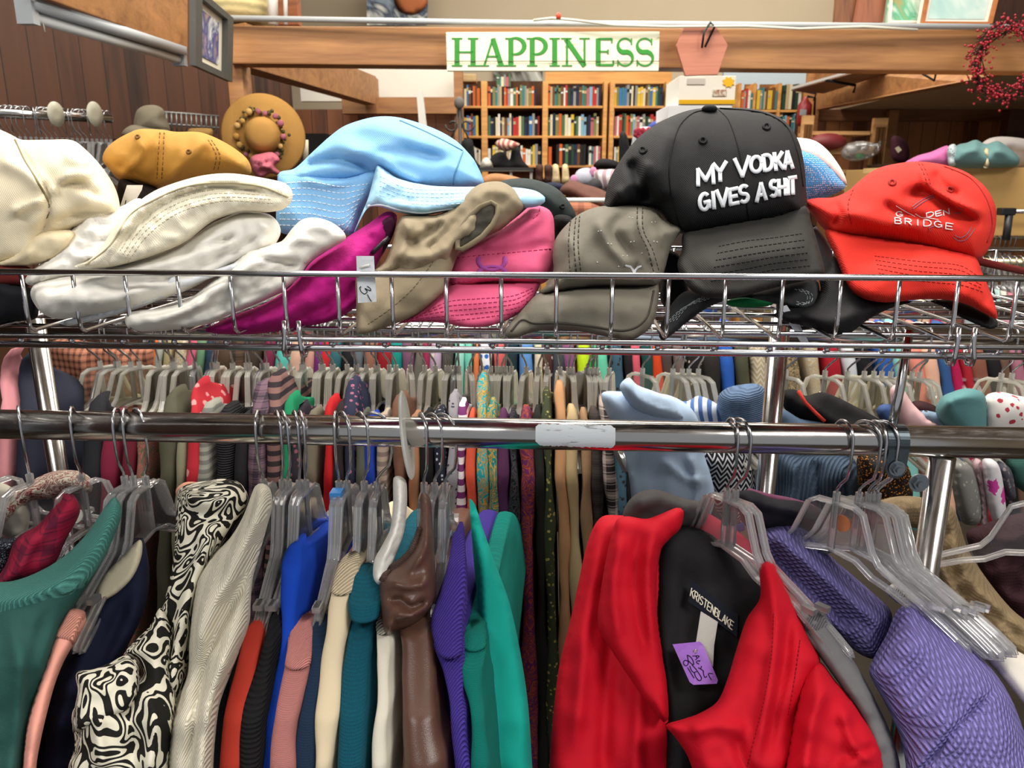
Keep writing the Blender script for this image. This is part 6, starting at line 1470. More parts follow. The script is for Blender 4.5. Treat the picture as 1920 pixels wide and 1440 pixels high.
# --- right group
t = garment('grey_cardigan', 'cardigan', 'charcoal grey jersey shoulder standing up behind the red jacket', 1220, 940)
Pad([(1168, 975), (1175, 945), (1195, 925), (1225, 917), (1255, 925), (1285, 935), (1320, 945), (1330, 975), (1290, 1000), (1200, 1000)], .845, .03, 30, 1, [([(1190, 950), (1240, 935), (1300, 955)], .006, 12)], .004, .02, 7).build('shoulder', mat('#4a4645', 'fabric'), t)
t = garment('dark_tops', 'top', 'dark navy top folded behind the second hanger of the pair', 1440, 960)
Pad([(1385, 925), (1410, 920), (1450, 935), (1500, 940), (1540, 955), (1560, 985), (1540, 1010), (1470, 1010), (1420, 1000), (1390, 975)], .86, .03, 28, 1, [([(1400, 940), (1470, 955), (1540, 975)], .006, 9)], .003, .02, 7).build('shoulder', mat('#17161f', 'fabric'), t)
t = garment('coral_top', 'top', 'coral and purple top edge behind the dark navy top', 1450, 930)
Pad([(1400, 915), (1440, 925), (1490, 935), (1530, 950), (1500, 960), (1440, 945), (1405, 935)], .90, .012, 10, 1, [], .002, .02, 6).build('edge', mat('#6b3a55', 'fabric'), t)

redA = mat('#c4021f', 'fabric', None, 1.0, .75)
t = garment('red_jacket', 'jacket', 'bright red jacket with a black lining, hanging open on its hanger', 1350, 1200)
JY = [(940, .80), (1100, .745), (1300, .66), (1440, .615), (1600, .58)]
def jy(d): return [(a, b + d) for a, b in JY]
Pad([(1130, 968), (1160, 966), (1200, 968), (1240, 960), (1262, 965), (1262, 1100), (1262, 1300), (1270, 1440), (1275, 1580), (1025, 1580), (1030, 1440), (1038, 1330), (1050, 1240), (1070, 1160), (1085, 1090), (1098, 1030), (1112, 990)], jy(.05), .025, 45, 1.5,
    [([(1130, 990), (1100, 1150), (1080, 1400)], .008, 14), ([(1165, 1050), (1140, 1250), (1130, 1480)], -.008, 14), ([(1200, 1250), (1190, 1500)], .007, 14)], .005, .01, 8).build('left_front', redA, t)
pdl = Pad([(1156, 975), (1175, 968), (1215, 972), (1268, 952), (1282, 958), (1276, 990), (1256, 1010), (1240, 1030), (1232, 1080), (1232, 1150), (1240, 1220), (1250, 1280), (1251, 1355), (1215, 1320), (1180, 1270), (1150, 1225), (1122, 1175), (1126, 1110), (1140, 1030)], jy(.012), .016, 30, .9,
    [([(1165, 1000), (1150, 1100), (1160, 1200)], .007, 12), ([(1200, 990), (1190, 1100), (1215, 1240)], -.007, 10), ([(1230, 985), (1215, 1060), (1225, 1200)], .006, 9)], .003, .014, 7)
pdl.build('left_lapel', redA, t)
blk = mat('#0c0b0e', 'fabric', None, 1, .7)
pdn = Pad([(1234, 1010), (1270, 985), (1330, 1000), (1400, 1060), (1450, 1080), (1440, 1150), (1415, 1240), (1370, 1310), (1320, 1370), (1300, 1460), (1300, 1580), (1250, 1580), (1250, 1350), (1232, 1200)], jy(.03), .010, 40, .8, [([(1300, 1040), (1280, 1200), (1275, 1360)], -.004, 20)], .003, .01, 8)
pdn.build('lining', blk, t, label='black lining')
Pad([(1255, 985), (1262, 955), (1300, 950), (1350, 975), (1400, 1010), (1438, 1060), (1448, 1100), (1420, 1098), (1385, 1070), (1340, 1035), (1290, 1015), (1258, 1012)], jy(.05), .012, 18, 1, [], .002, .02, 6).build('back_collar', mat('#a01030', 'fabric', None, 1, .8), t)
Pad([(1535, 1240), (1565, 1275), (1600, 1315), (1635, 1365), (1655, 1405), (1662, 1470), (1670, 1580), (1460, 1580), (1462, 1480), (1475, 1400), (1490, 1320), (1505, 1265)], jy(-.012), .03, 40, 1.6,
    [([(1545, 1280), (1520, 1360), (1510, 1460)], .008, 14), ([(1580, 1330), (1600, 1400), (1640, 1430)], .006, 10), ([(1590, 1420), (1640, 1400)], -.006, 8)], .004, .014, 8).build('sleeve', redA, t)
pdr = Pad([(1424, 1066), (1436, 1052), (1452, 1060), (1470, 1090), (1490, 1130), (1515, 1190), (1538, 1238), (1520, 1275), (1500, 1330), (1488, 1400), (1470, 1480), (1460, 1580), (1340, 1580), (1310, 1480), (1290, 1420), (1268, 1385), (1249, 1360), (1275, 1350), (1310, 1338), (1345, 1315), (1365, 1270), (1380, 1220), (1400, 1160), (1425, 1120)], jy(-.012), .024, 38, 1.0,
    [([(1440, 1080), (1455, 1180), (1440, 1300), (1420, 1420)], .008, 12), ([(1480, 1150), (1470, 1260), (1440, 1400)], -.006, 10), ([(1290, 1370), (1340, 1360), (1400, 1370)], .005, 14), ([(1380, 1380), (1400, 1440), (1440, 1470)], -.006, 12)], .004, .012, 7)
pdr.build('right_lapel', redA, t)
obj('seam', pdr.stitch([[(1450, 1150), (1447, 1220), (1435, 1300), (1418, 1370), (1400, 1440)], [(1500, 1200), (1490, 1270), (1478, 1340)]], .0005, 5), mat('#8d0418'), t)
# the neck labels and the price tag
def quadpad(pts, Y, th=.0006, **k): return Pad(pts, Y, th, 2, 1, sharp=True, step=10, **k)
lb_pts = [(1297, 1088), (1384, 1152), (1382, 1195), (1290, 1127)]
q = quadpad(lb_pts, jy(.014)); q.build('brand_label', mat('#0e1320', 'fabric'), t, label='dark woven neck label with pale lettering')
bx = textline('KRISTENBLAKE', (1297, 1103), (1376, 1167), (-3, 14), gap=.3)
obj('label_lettering', letters(bx, 2.0, lambda p, off: q.front(p, off * .4 + .0004), .0008, 3), mat('#d8d4c0'), t)
q2 = quadpad([(1314, 1146), (1346, 1166), (1339, 1210), (1337, 1250), (1318, 1232), (1305, 1204)], jy(.013)); q2.build('care_label', mat('#b9b6ae', 'fabric'), t, label='white care label')
pt_ = Pad([(1261, 1208), (1312, 1203), (1318, 1208), (1346, 1275), (1344, 1282), (1300, 1284), (1293, 1279)], jy(.006), .0008, 2, 1, sharp=True, step=8)
pt_.build('price_tag', mat('#9c63c8', rough=.5), t, label='purple price tag with handwriting')
mf = lambda p, off: pt_.front(p, off * .3 + .0004)
bm = bmesh.new()
for pl in ([(700, 600), (850, 600), (765, 688)], [(780, 602), (806, 648)], [(868, 690), (862, 722), (822, 702), (790, 738), (820, 765), (850, 782)],
           [(835, 858), (880, 885), (908, 822)], [(880, 885), (948, 935)], [(948, 925), (950, 1000), (985, 1085), (1028, 1048)], [(1160, 1000), (1060, 1000), (1125, 1138)],
           [(582, 575), (600, 700), (525, 698), (498, 765), (555, 822), (608, 770), (600, 700), (680, 775), (730, 790), (712, 700), (655, 618), (582, 575)],
           [(690, 795), (780, 895), (825, 960), (905, 1090), (880, 1150), (828, 1138), (765, 1050), (752, 965), (800, 955)], [(640, 820), (685, 930), (755, 985)], [(590, 855), (740, 1100)]):
    ribbon(bm, catmull([(1240 + x / 12, 1180 + y / 12) for x, y in pl], False, 1.5), 1.5, mf, .0006)
obj('tag_writing', bm, mat('#14101c'), t)
obj('tag_fastener', lathe([(.0004, 0), (.0025, .0004), (.0025, .001), (.0006, .0014)], 12, P(1304, 1222, fy(1222) + .012), 'Y'), CLEAR, t)

RY = [(930, .85), (1000, .82), (1150, .75), (1300, .68), (1440, .63), (1580, .60)]
def ry_(d): return [(a, b + d) for a, b in RY]
t = garment('grey_sweater', 'sweater', 'heather grey fine sweater between the red jacket and the lavender waffle knit', 1600, 1280)
Pad([(1508, 1165), (1522, 1152), (1540, 1150), (1556, 1172), (1585, 1215), (1615, 1262), (1645, 1320), (1672, 1380), (1688, 1440), (1692, 1580), (1640, 1580), (1640, 1440), (1620, 1360), (1585, 1300), (1550, 1250), (1520, 1205)], jy(-.004), .02, 16, 2, [], .002, .02, 6).build('body', mat('#6b6a6c', 'fabric', None, 2), t)
Pad([(1505, 1164), (1522, 1149), (1543, 1147), (1556, 1172), (1545, 1185), (1528, 1190), (1514, 1184)], jy(-.012), .012, 10, 1, [], 0, .02, 5).build('neckband', mat('#77767a', 'rib', None, 2), t)
t = garment('lavender_sweater', 'sweater', 'lavender waffle-knit sweater filling the lower right corner', 1750, 1300)
lav = mat('#8e84cc', 'waffle', None, 1.0)
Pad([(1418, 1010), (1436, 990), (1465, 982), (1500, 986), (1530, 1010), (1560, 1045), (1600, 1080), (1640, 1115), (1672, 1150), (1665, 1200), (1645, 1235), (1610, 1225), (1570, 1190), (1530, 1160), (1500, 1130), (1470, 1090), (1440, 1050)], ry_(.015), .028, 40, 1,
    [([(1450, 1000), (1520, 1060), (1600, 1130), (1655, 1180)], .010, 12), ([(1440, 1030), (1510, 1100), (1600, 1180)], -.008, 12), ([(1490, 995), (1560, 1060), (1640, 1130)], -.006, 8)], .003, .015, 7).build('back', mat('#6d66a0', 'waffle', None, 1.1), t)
Pad([(1682, 1145), (1710, 1130), (1735, 1148), (1775, 1180), (1820, 1215), (1860, 1255), (1885, 1290), (1905, 1330), (1930, 1400), (1960, 1480), (1975, 1580), (1690, 1580), (1700, 1470), (1690, 1390), (1660, 1320), (1630, 1262), (1640, 1230), (1662, 1190)], ry_(-.02), .045, 70, 1.2,
    [([(1700, 1180), (1760, 1280), (1790, 1420)], .006, 30), ([(1870, 1290), (1800, 1360), (1750, 1420), (1700, 1470)], -.006, 6)], .004, .01, 7).build('shoulder', lav, t)
t = garment('white_sweatshirt', 'sweatshirt', 'off-white fleece sweatshirt between the lavender waffle knit and pink satin', 1800, 1170)
Pad([(1662, 1108), (1680, 1092), (1706, 1078), (1728, 1088), (1742, 1102), (1775, 1125), (1830, 1165), (1890, 1210), (1960, 1260), (1980, 1370), (1930, 1330), (1895, 1290), (1850, 1240), (1800, 1200), (1750, 1165), (1710, 1138), (1680, 1130)], ry_(.006), .022, 25, 1.6,
    [([(1730, 1110), (1800, 1160), (1900, 1240)], .005, 14), ([(1845, 1180), (1828, 1215)], -.004, 4)], .002, .02, 7).build('body', mat('#e9e2d6', 'fabric'), t)
pdw = Pad([(1660, 1108), (1680, 1090), (1706, 1076), (1730, 1086), (1738, 1102), (1722, 1114), (1700, 1128), (1680, 1128)], ry_(-.003), .012, 14, 1, [], 0, .02, 5)
pdw.build('neckband', mat('#efe9de', 'rib', None, 2), t)
t = garment('pink_satin_top', 'top', 'pink satin top showing as a narrow wedge above the white sweatshirt', 1745, 1080)
Pad([(1705, 1080), (1716, 1045), (1726, 1038), (1745, 1065), (1770, 1105), (1795, 1145), (1770, 1130), (1735, 1100)], ry_(.03), .008, 10, 1, [], 0, .02, 6).build('panel', mat('#cf7fa6', 'fabric', None, 1, .5), t)
t = garment('beige_cardigan', 'cardigan', 'beige and brown open-knit cardigan hanging behind the chrome post', 1810, 1060)
kn = mat('#a08a68', 'knit', None, .55)
Pad([(1630, 950), (1660, 935), (1700, 930), (1745, 936), (1785, 950), (1800, 985), (1815, 1030), (1850, 1085), (1895, 1140), (1960, 1200), (1980, 1290), (1900, 1225), (1840, 1170), (1800, 1140), (1770, 1100), (1750, 1040), (1740, 1000), (1690, 985), (1640, 975)], [(930, .92), (1000, .90), (1300, .74)], .03, 26, 1, [([(1790, 980), (1800, 1060), (1860, 1130), (1950, 1200)], .009, 9), ([(1765, 1000), (1790, 1090), (1870, 1180)], -.007, 8)], .004, .03, 6).build('body', kn, t)
t = garment('burgundy_cardigan', 'cardigan', 'burgundy crochet cardigan at the right edge of the front rail', 1880, 1050)
Pad([(1812, 1000), (1840, 985), (1880, 970), (1930, 960), (1980, 970), (1980, 1240), (1930, 1190), (1890, 1145), (1850, 1090), (1825, 1040)], [(950, .95), (1250, .82)], .03, 35, 1, [([(1840, 1010), (1900, 1010), (1970, 1000)], .008, 12)], .005, .03, 7).build('body', mat('#3a1a22', 'knit', None, .7), t)
p = hit(1960, 830, RV + .05)
hg = hanger(rk(uof(hit(1985, 812, RV)), RV, rz), -TH + rr_(62), 'clear hanger at the right edge holding the burgundy cardigan', hookyaw=0)
# ================================================================ clothes and hangers on the rails behind
def fy2(py): return float(np.interp(py, [700, 780, 900, 1100, 1500], [1.20, 1.12, 1.07, 1.04, 1.02]))
def fy3(py): return float(np.interp(py, [560, 660, 1000], [1.86, 1.78, 1.74]))
R2L = [  # x at py 780, half width, colour, kind, colour2, scale, top py, drift by py 1100, label words
 (8, 8, '#b0747a', 'fabric', None, 1, 655, -20, 'dusty pink top'),
 (48, 22, '#191d2c', 'fabric', None, 1, 660, -20, 'dark navy coat'),
 (172, 22, '#15161c', 'fabric', None, 1, 742, -16, 'black soft top'),
 (205, 14, '#6d1430', 'fabric', None, 1, 772, -14, 'maroon velvet top'),
 (240, 14, '#5c1224', 'fabric', None, 1, 790, -14, 'deep wine top'),
 (262, 10, '#55503e', 'paisley', '#a05a50', 1, 790, -14, 'paisley olive scarf'),
 (316, 14, '#4b4a3a', 'fabric', None, 1, 730, -12, 'dark olive top'),
 (340, 8, '#7d7a63', 'fabric', None, 1, 780, -12, 'grey-green top'),
 (362, 12, '#a8222e', 'floral', '#c98a8a', .7, 714, -12, 'crimson floral dress'),
 (382, 12, '#8d8d83', 'stripe', '#6a6a66', 2, 756, -12, 'grey crinkled top'),
 (418, 20, '#141418', 'hrib', None, 1, 762, -10, 'black ribbed sweater'),
 (452, 12, '#1b1b1e', 'fabric', None, 1, 776, -10, 'black plain top'),
 (483, 21, '#6e5664', 'plaid', '#2c2530', 2, 718, -10, 'mauve and charcoal plaid shirt'),
 (512, 12, '#7b5a56', 'stripe', '#2b2228', 1.6, 700, -8, 'brown striped shirt'),
 (538, 11, '#0f7a52', 'fabric', None, 1, 742, -8, 'emerald green top'),
 (556, 9, '#2b2630', 'floral', '#8a4a5c', 1.4, 760, -8, 'dark floral blouse'),
 (582, 10, '#6d6658', 'fabric', None, 1, 770, -6, 'taupe top'),
 (615, 13, '#b0151d', 'fabric', None, 1, 748, -5, 'bright red top'),
 (634, 9, '#22191c', 'fabric', None, 1, 756, -5, 'black-brown top'),
 (656, 13, '#242840', 'floral', '#9c5c74', 1.4, 712, -4, 'navy floral blouse'),
 (676, 8, '#4e5148', 'fabric', None, 1, 775, -4, 'grey-olive top'),
 (694, 9, '#12379a', 'fabric', None, 1, 780, -4, 'cobalt blue top'),
 (716, 10, '#7e6f68', 'stripe', '#a89888', 1.8, 776, -3, 'taupe striped top'),
 (748, 12, '#6a4a3a', 'fabric', None, 1, 742, -2, 'brown corduroy top'),
 (775, 10, '#9a6e50', 'fabric', None, 1, 780, -2, 'tan top'),
 (798, 11, '#121214', 'fabric', None, 1, 775, -1, 'black sweater'),
 (822, 10, '#1a1d2c', 'floral', '#b8bcc8', 2.2, 770, 0, 'black top speckled with white'),
 (848, 9, '#8d8a90', 'floral', '#3a3444', 2, 740, 0, 'grey patterned top'),
 (864, 10, '#e0dce0', 'stripe', '#6f2f66', 1.2, 756, 0, 'purple and white striped sweater'),
 (882, 8, '#d8573c', 'fabric', None, 1, 776, 2, 'coral strappy top'),
 (903, 18, '#1f97a0', 'paisley', '#d3a53c', .8, 704, 4, 'turquoise and gold paisley blouse'),
 (921, 14, '#127a76', 'paisley', '#c9a24a', .8, 755, 6, 'deep teal and gold blouse'),
 (941, 10, '#52284e', 'fabric', None, 1, 776, 4, 'plum satin top'),
 (960, 9, '#101013', 'paisley', '#4a4a50', 1.4, 776, 4, 'black lace top'),
 (985, 15, '#5a2350', 'paisley', '#a8482c', .8, 770, 6, 'purple and orange paisley dress'),
 (1008, 9, '#1b1c18', 'fabric', None, 1, 770, 6, 'black-green top'),
 (1025, 13, '#39402a', 'floral', '#a39a4e', 2, 735, 8, 'olive top with gold flecks'),
 (1050, 11, '#b98a62', 'fabric', None, 1, 722, 8, 'peach-brown top'),
 (1072, 14, '#b7a178', 'fabric', None, .6, 768, 8, 'champagne satin ruffled blouse'),
 (1096, 9, '#99795a', 'fabric', None, 1, 775, 8, 'tan satin blouse'),
 (1116, 12, '#3d3632', 'plaid', '#231c1c', 2, 772, 8, 'brown and grey plaid flannel'),
 (1136, 15, '#2a2223', 'plaid', '#b8a8a0', 1.6, 742, 22, 'black and white plaid shirt'),
]
def pairhanger(px, v, zr, yaw, label, hy, group):
    p = hit(px, 690, v); return hanger(rk(uof(p), v, zr), -TH + rr_(yaw), label, group=group, hookyaw=rr_(hy))
random.seed(14); R2H = []
for k, (x, hw, c, kd, c2, s_, top, dr, words) in enumerate(R2L):
    gp = min(x - R2L[k - 1][0] if k else 40, R2L[k + 1][0] - x if k + 1 < len(R2L) else 60); hw = min(hw, gp * .54)
    t = thing('shirt', words + ' on the second rail', 'shirt', P(x, top, fy2(top)), 'clothes on the second rail')
    sl = (x - 960) * .05
    rows = [(top, x - hw * .75 - sl * .3, x + hw * .75 - sl * .3), (top + 25, x - hw, x + hw), (900, x - hw * 1.0 + dr * .4, x + hw * 1.0 + dr * .4), (1100, x - hw * 1.05 + dr, x + hw * 1.05 + dr), (1480, x - hw * 1.2 + dr * 1.8, x + hw * 1.2 + dr * 1.8)]
    strip(rows, 'body', mat(c, kd, c2, s_), t, backl=.30 if x > 300 else .14, fold=.003, seed=k + 40, step=16, fyf=fy2)
    words0 = words
    hx = x + sl * .5 + random.uniform(-3, 3)
    if 300 < x or x > 180:
        h = pairhanger(hx, R2, rz2, random.uniform(-16, 16) + (-30 if x < 300 else 0), 'clear hanger on the second rail holding the ' + words, random.uniform(-30, 40), 'clear hangers on the second rail'); R2H.append(h)
        if random.random() < .95:
            for ch in h.children:
                if not ch.name.startswith('hook'): ch.data = HBY.data
empties = [(218, -45, 'leftmost turned hanger beside the brown woven throw'), (246, -55, 'turned hanger right of the brown woven throw'), (262, -40, 'third turned hanger from the brown woven throw'), (328, -20, 'empty-looking hanger above the crimson floral dress'), (398, 4, 'clear hanger in a tight bunch above the black ribbed sweater'), (408, 4, 'second clear hanger in the bunch above the black ribbed sweater'),
 (436, -6, 'yellowed hanger right of the tight bunch'), (462, -8, 'yellowed hanger left of the mauve plaid shirt'), (492, 0, 'clear hanger beside the orange size tag'), (566, 3, 'clear hanger above the emerald green top'), (602, -3, 'clear hanger left of the bright red top'), (625, 2, 'clear hanger right of the bright red top'), (668, -4, 'clear hanger right of the navy floral blouse'), (705, 3, 'yellowed hanger above the cobalt top'), (730, 7, 'yellowed hanger left of the size disc'),
 (838, 0, 'clear hanger of a close pair near the striped sweater'), (854, 0, 'second clear hanger of the pair near the striped sweater'), (932, 2, 'yellowed hanger right of the turquoise blouse'), (948, 4, 'clear hanger above the plum satin top'), (1066, 16, 'clear hanger above the champagne blouse'), (1100, 25, 'yellowed hanger above the plaid flannel'), (1112, 25, 'clear hanger above the plaid flannel')]
for k, (x, yw, lb) in enumerate(empties):
    h = pairhanger(x, R2, rz2, yw, lb + ', on the second rail', random.uniform(-30, 40), 'clear hangers on the second rail')
    if k % 4:
        for ch in h.children:
            if not ch.name.startswith('hook'): ch.data = HBY.data
for x, yw, lb in ((1205, 40, 'clear hanger in the collar of the light blue shirt'), (1262, 40, 'clear hanger right of the light blue shirt'), (1280, 38, 'clear hanger above the blue and white striped shirt'), (1292, 42, 'second clear hanger above the blue and white striped shirt'), (1310, 42, 'clear hanger left of the denim cable sweater'),
     (1475, 42, 'clear hanger just right of the chrome post'), (1548, 40, 'clear hanger holding the black cardigan'), (1590, 42, 'clear hanger right of the black cardigan'), (1622, 44, 'first clear hanger of the bunch left of the bracket rod'), (1640, 44, 'second clear hanger of the bunch left of the bracket rod'), (1655, 43, 'third clear hanger of the bunch left of the bracket rod'), (1672, 43, 'fourth clear hanger of the bunch behind the bracket rod'),
     (1712, 44, 'clear hanger right of the bracket rod'), (1726, 44, 'second clear hanger right of the bracket rod'), (1880, 50, 'clear hanger above the white floral blouse'), (1900, 48, 'clear hanger at the right edge above the white floral blouse')):
    h = pairhanger(x, R2, rz2, yw, lb + ', on the second rail', random.uniform(-40, 10), 'clear hangers on the second rail')
    for ch in h.children:
        if not ch.name.startswith('hook'): ch.data = HBY.data

# larger pieces on the second rail
def g2(cat, label, col, kind, pts, Y, depth=.03, folds=(), col2=None, s=1, part='body', t=None, nzv=.004, R=None):
    cx = sum(p[0] for p in pts) / len(pts)
    if t is None: t = thing(cat, label, cat, P(cx, min(p[1] for p in pts), Y), 'clothes on the second rail')
    Pad(pts, Y, depth, R, 1.2, folds, nzv, .015, 8).build(part, mat(col, kind, col2, s), t); return t
g2('throw', 'brown and rust woven throw hanging behind the left post', '#a86e55', 'plaid', [(96, 642), (200, 645), (282, 650), (284, 700), (278, 765), (275, 820), (100, 820), (98, 740)], 1.5, .04, [([(150, 650), (160, 810)], .01, 14), ([(220, 650), (230, 810)], .01, 14)], '#3a2018', 3)
t = g2('shirt', 'light blue dress shirt with its collar over the hanger', '#b4cbe6', 'fabric', [(1128, 738), (1165, 734), (1185, 736), (1250, 740), (1290, 760), (1310, 790), (1320, 850), (1335, 900), (1340, 940), (1320, 985), (1270, 1010), (1220, 1010), (1190, 970), (1180, 900), (1165, 830), (1140, 780)], 1.10, .035, [([(1150, 745), (1190, 830), (1210, 960)], .006, 16), ([(1290, 850), (1310, 910), (1300, 960)], .010, 8), ([(1240, 860), (1290, 900), (1320, 900)], .008, 8)])
g2('', '', '#b4cbe6', 'fabric', [(1162, 728), (1166, 716), (1180, 708), (1195, 722), (1230, 735), (1258, 748), (1275, 772), (1280, 788), (1240, 786), (1208, 778), (1182, 760)], 1.075, .022, [([(1170, 718), (1200, 755), (1260, 780)], .006, 8)], part='collar', t=t)
g2('sweater', 'black and white zigzag knit sweater right of the light blue shirt', '#151518', 'zigzag', [(1296, 800), (1330, 835), (1370, 845), (1400, 850), (1415, 890), (1410, 950), (1380, 985), (1345, 960), (1330, 905), (1300, 850)], 1.14, .03, [], '#c4c6cc', 1.3)
g2('shirt', 'blue and white striped shirt above the zigzag sweater', '#d6dce8', 'vstripe', [(1256, 755), (1290, 752), (1310, 742), (1345, 758), (1375, 790), (1410, 850), (1430, 900), (1425, 930), (1400, 925), (1385, 880), (1350, 840), (1300, 800), (1262, 790)], 1.17, .03, [], '#4f6da8', 1)
g2('shirt', 'olive green shirt edge right of the striped shirt', '#55592e', 'fabric', [(1350, 762), (1375, 780), (1420, 850), (1452, 905), (1450, 930), (1430, 930), (1400, 870), (1360, 800)], 1.2, .02)
g2('sweater', 'denim blue cable-knit sweater left of the second post', '#5c7290', 'hrib', [(1346, 745), (1362, 728), (1390, 721), (1420, 720), (1436, 735), (1438, 790), (1440, 850), (1380, 850), (1350, 790)], 1.16, .04, [([(1370, 730), (1380, 840)], .006, 7), ([(1400, 725), (1410, 840)], .006, 7)], None, 1)
g2('jacket', 'faded denim ribbed jacket hanging under the rail right of the second post', '#45566a', 'rib', [(1455, 845), (1500, 850), (1560, 850), (1600, 860), (1618, 900), (1615, 960), (1580, 985), (1520, 975), (1460, 960), (1448, 900)], 1.12, .04, [([(1490, 860), (1480, 960)], .01, 8), ([(1530, 860), (1535, 970)], -.01, 8), ([(1580, 870), (1590, 960)], .008, 8)], None, .8)
g2('shirt', 'denim collar piece with red piping right of the second post', '#46586e', 'fabric', [(1462, 770), (1500, 785), (1560, 800), (1600, 850), (1500, 860), (1462, 850)], 1.13, .02)
g2('cardigan', 'black cardigan with red corded edge right of the second post', '#131214', 'fabric', [(1466, 735), (1490, 730), (1510, 742), (1540, 735), (1570, 745), (1610, 765), (1655, 790), (1670, 810), (1640, 850), (1560, 830), (1500, 790), (1470, 765)], 1.16, .03, [([(1500, 745), (1560, 790), (1640, 815)], .008, 10)])
tag(obj('piping', tube([P(1497, 733, 1.125), P(1510, 755, 1.12), P(1530, 775, 1.115), P(1546, 790, 1.11)], .0028, 6), mat('#c0392e')), 'red corded trim on the black cardigan right of the post', 'trim')
g2('shirt', 'blue denim cuff beside the bracket rod', '#3d5384', 'fabric', [(1643, 770), (1650, 760), (1668, 758), (1678, 770), (1678, 790), (1655, 792)], 1.12, .02, R=10)
g2('blouse', 'pale pink blouse shoulder right of the bracket rod', '#dcb3b4', 'fabric', [(1668, 735), (1676, 722), (1690, 724), (1710, 755), (1740, 785), (1762, 800), (1700, 812), (1680, 790)], 1.13, .03, [([(1690, 740), (1720, 780)], .006, 6)])
g2('sweater', 'dark maroon sweater behind the pale pink blouse', '#351a1e', 'fabric', [(1708, 755), (1730, 752), (1760, 765), (1790, 790), (1780, 805), (1740, 800), (1715, 780)], 1.17, .02)
g2('blouse', 'blue, white and brown printed blouse right of the pink one', '#7f93a8', 'floral', [(1725, 770), (1760, 775), (1790, 792), (1800, 808), (1750, 808), (1730, 790)], 1.14, .015, (), '#3a2a30', 1.2)
g2('jacket', 'washed teal denim jacket near the right edge', '#5d8c8e', 'fabric', [(1754, 770), (1765, 745), (1785, 735), (1810, 728), (1835, 732), (1848, 745), (1850, 800), (1845, 830), (1800, 830), (1770, 800)], 1.13, .035, [([(1770, 760), (1800, 745), (1835, 745)], .007, 8)])
g2('blouse', 'white blouse with red and black floral print at the right edge', '#dcd7d2', 'floral', [(1846, 745), (1870, 735), (1900, 740), (1950, 760), (1950, 830), (1850, 830), (1842, 790)], 1.15, .03, [], '#a83444', 1)
g2('shirt', 'black sequinned top under the front rail near the clamp', '#17110e', 'spark', [(1610, 850), (1660, 850), (1700, 870), (1712, 920), (1700, 960), (1640, 965), (1612, 920)], 1.05, .03, (), '#c07a2a', .4)
g2('blouse', 'grey speckled blouse right of the chrome post', '#7d7c78', 'floral', [(1782, 870), (1800, 862), (1825, 880), (1840, 940), (1838, 980), (1805, 980), (1788, 930)], 1.08, .03, (), '#a8a69f', 1.6)
g2('blouse', 'pale pink blouse strip right of the grey speckled one', '#d9b9bd', 'fabric', [(1822, 862), (1838, 862), (1850, 920), (1852, 990), (1838, 985), (1834, 920)], 1.09, .02)
g2('blouse', 'white blouse with magenta flowers right of the pale pink strip', '#dad6da', 'floral', [(1842, 862), (1868, 866), (1880, 900), (1886, 970), (1866, 985), (1850, 940)], 1.08, .02, (), '#c9419a', .35)
g2('blouse', 'dark grey floral blouse near the right edge under the rail', '#4c4c54', 'floral', [(1868, 866), (1895, 880), (1905, 930), (1898, 945), (1885, 930)], 1.1, .02, (), '#8a7d80', 1.6)
g2('sweater', 'mint green lace top at the right edge under the rail', '#4f8478', 'knit', [(1888, 860), (1950, 862), (1960, 900), (1930, 925), (1900, 905)], 1.12, .02)

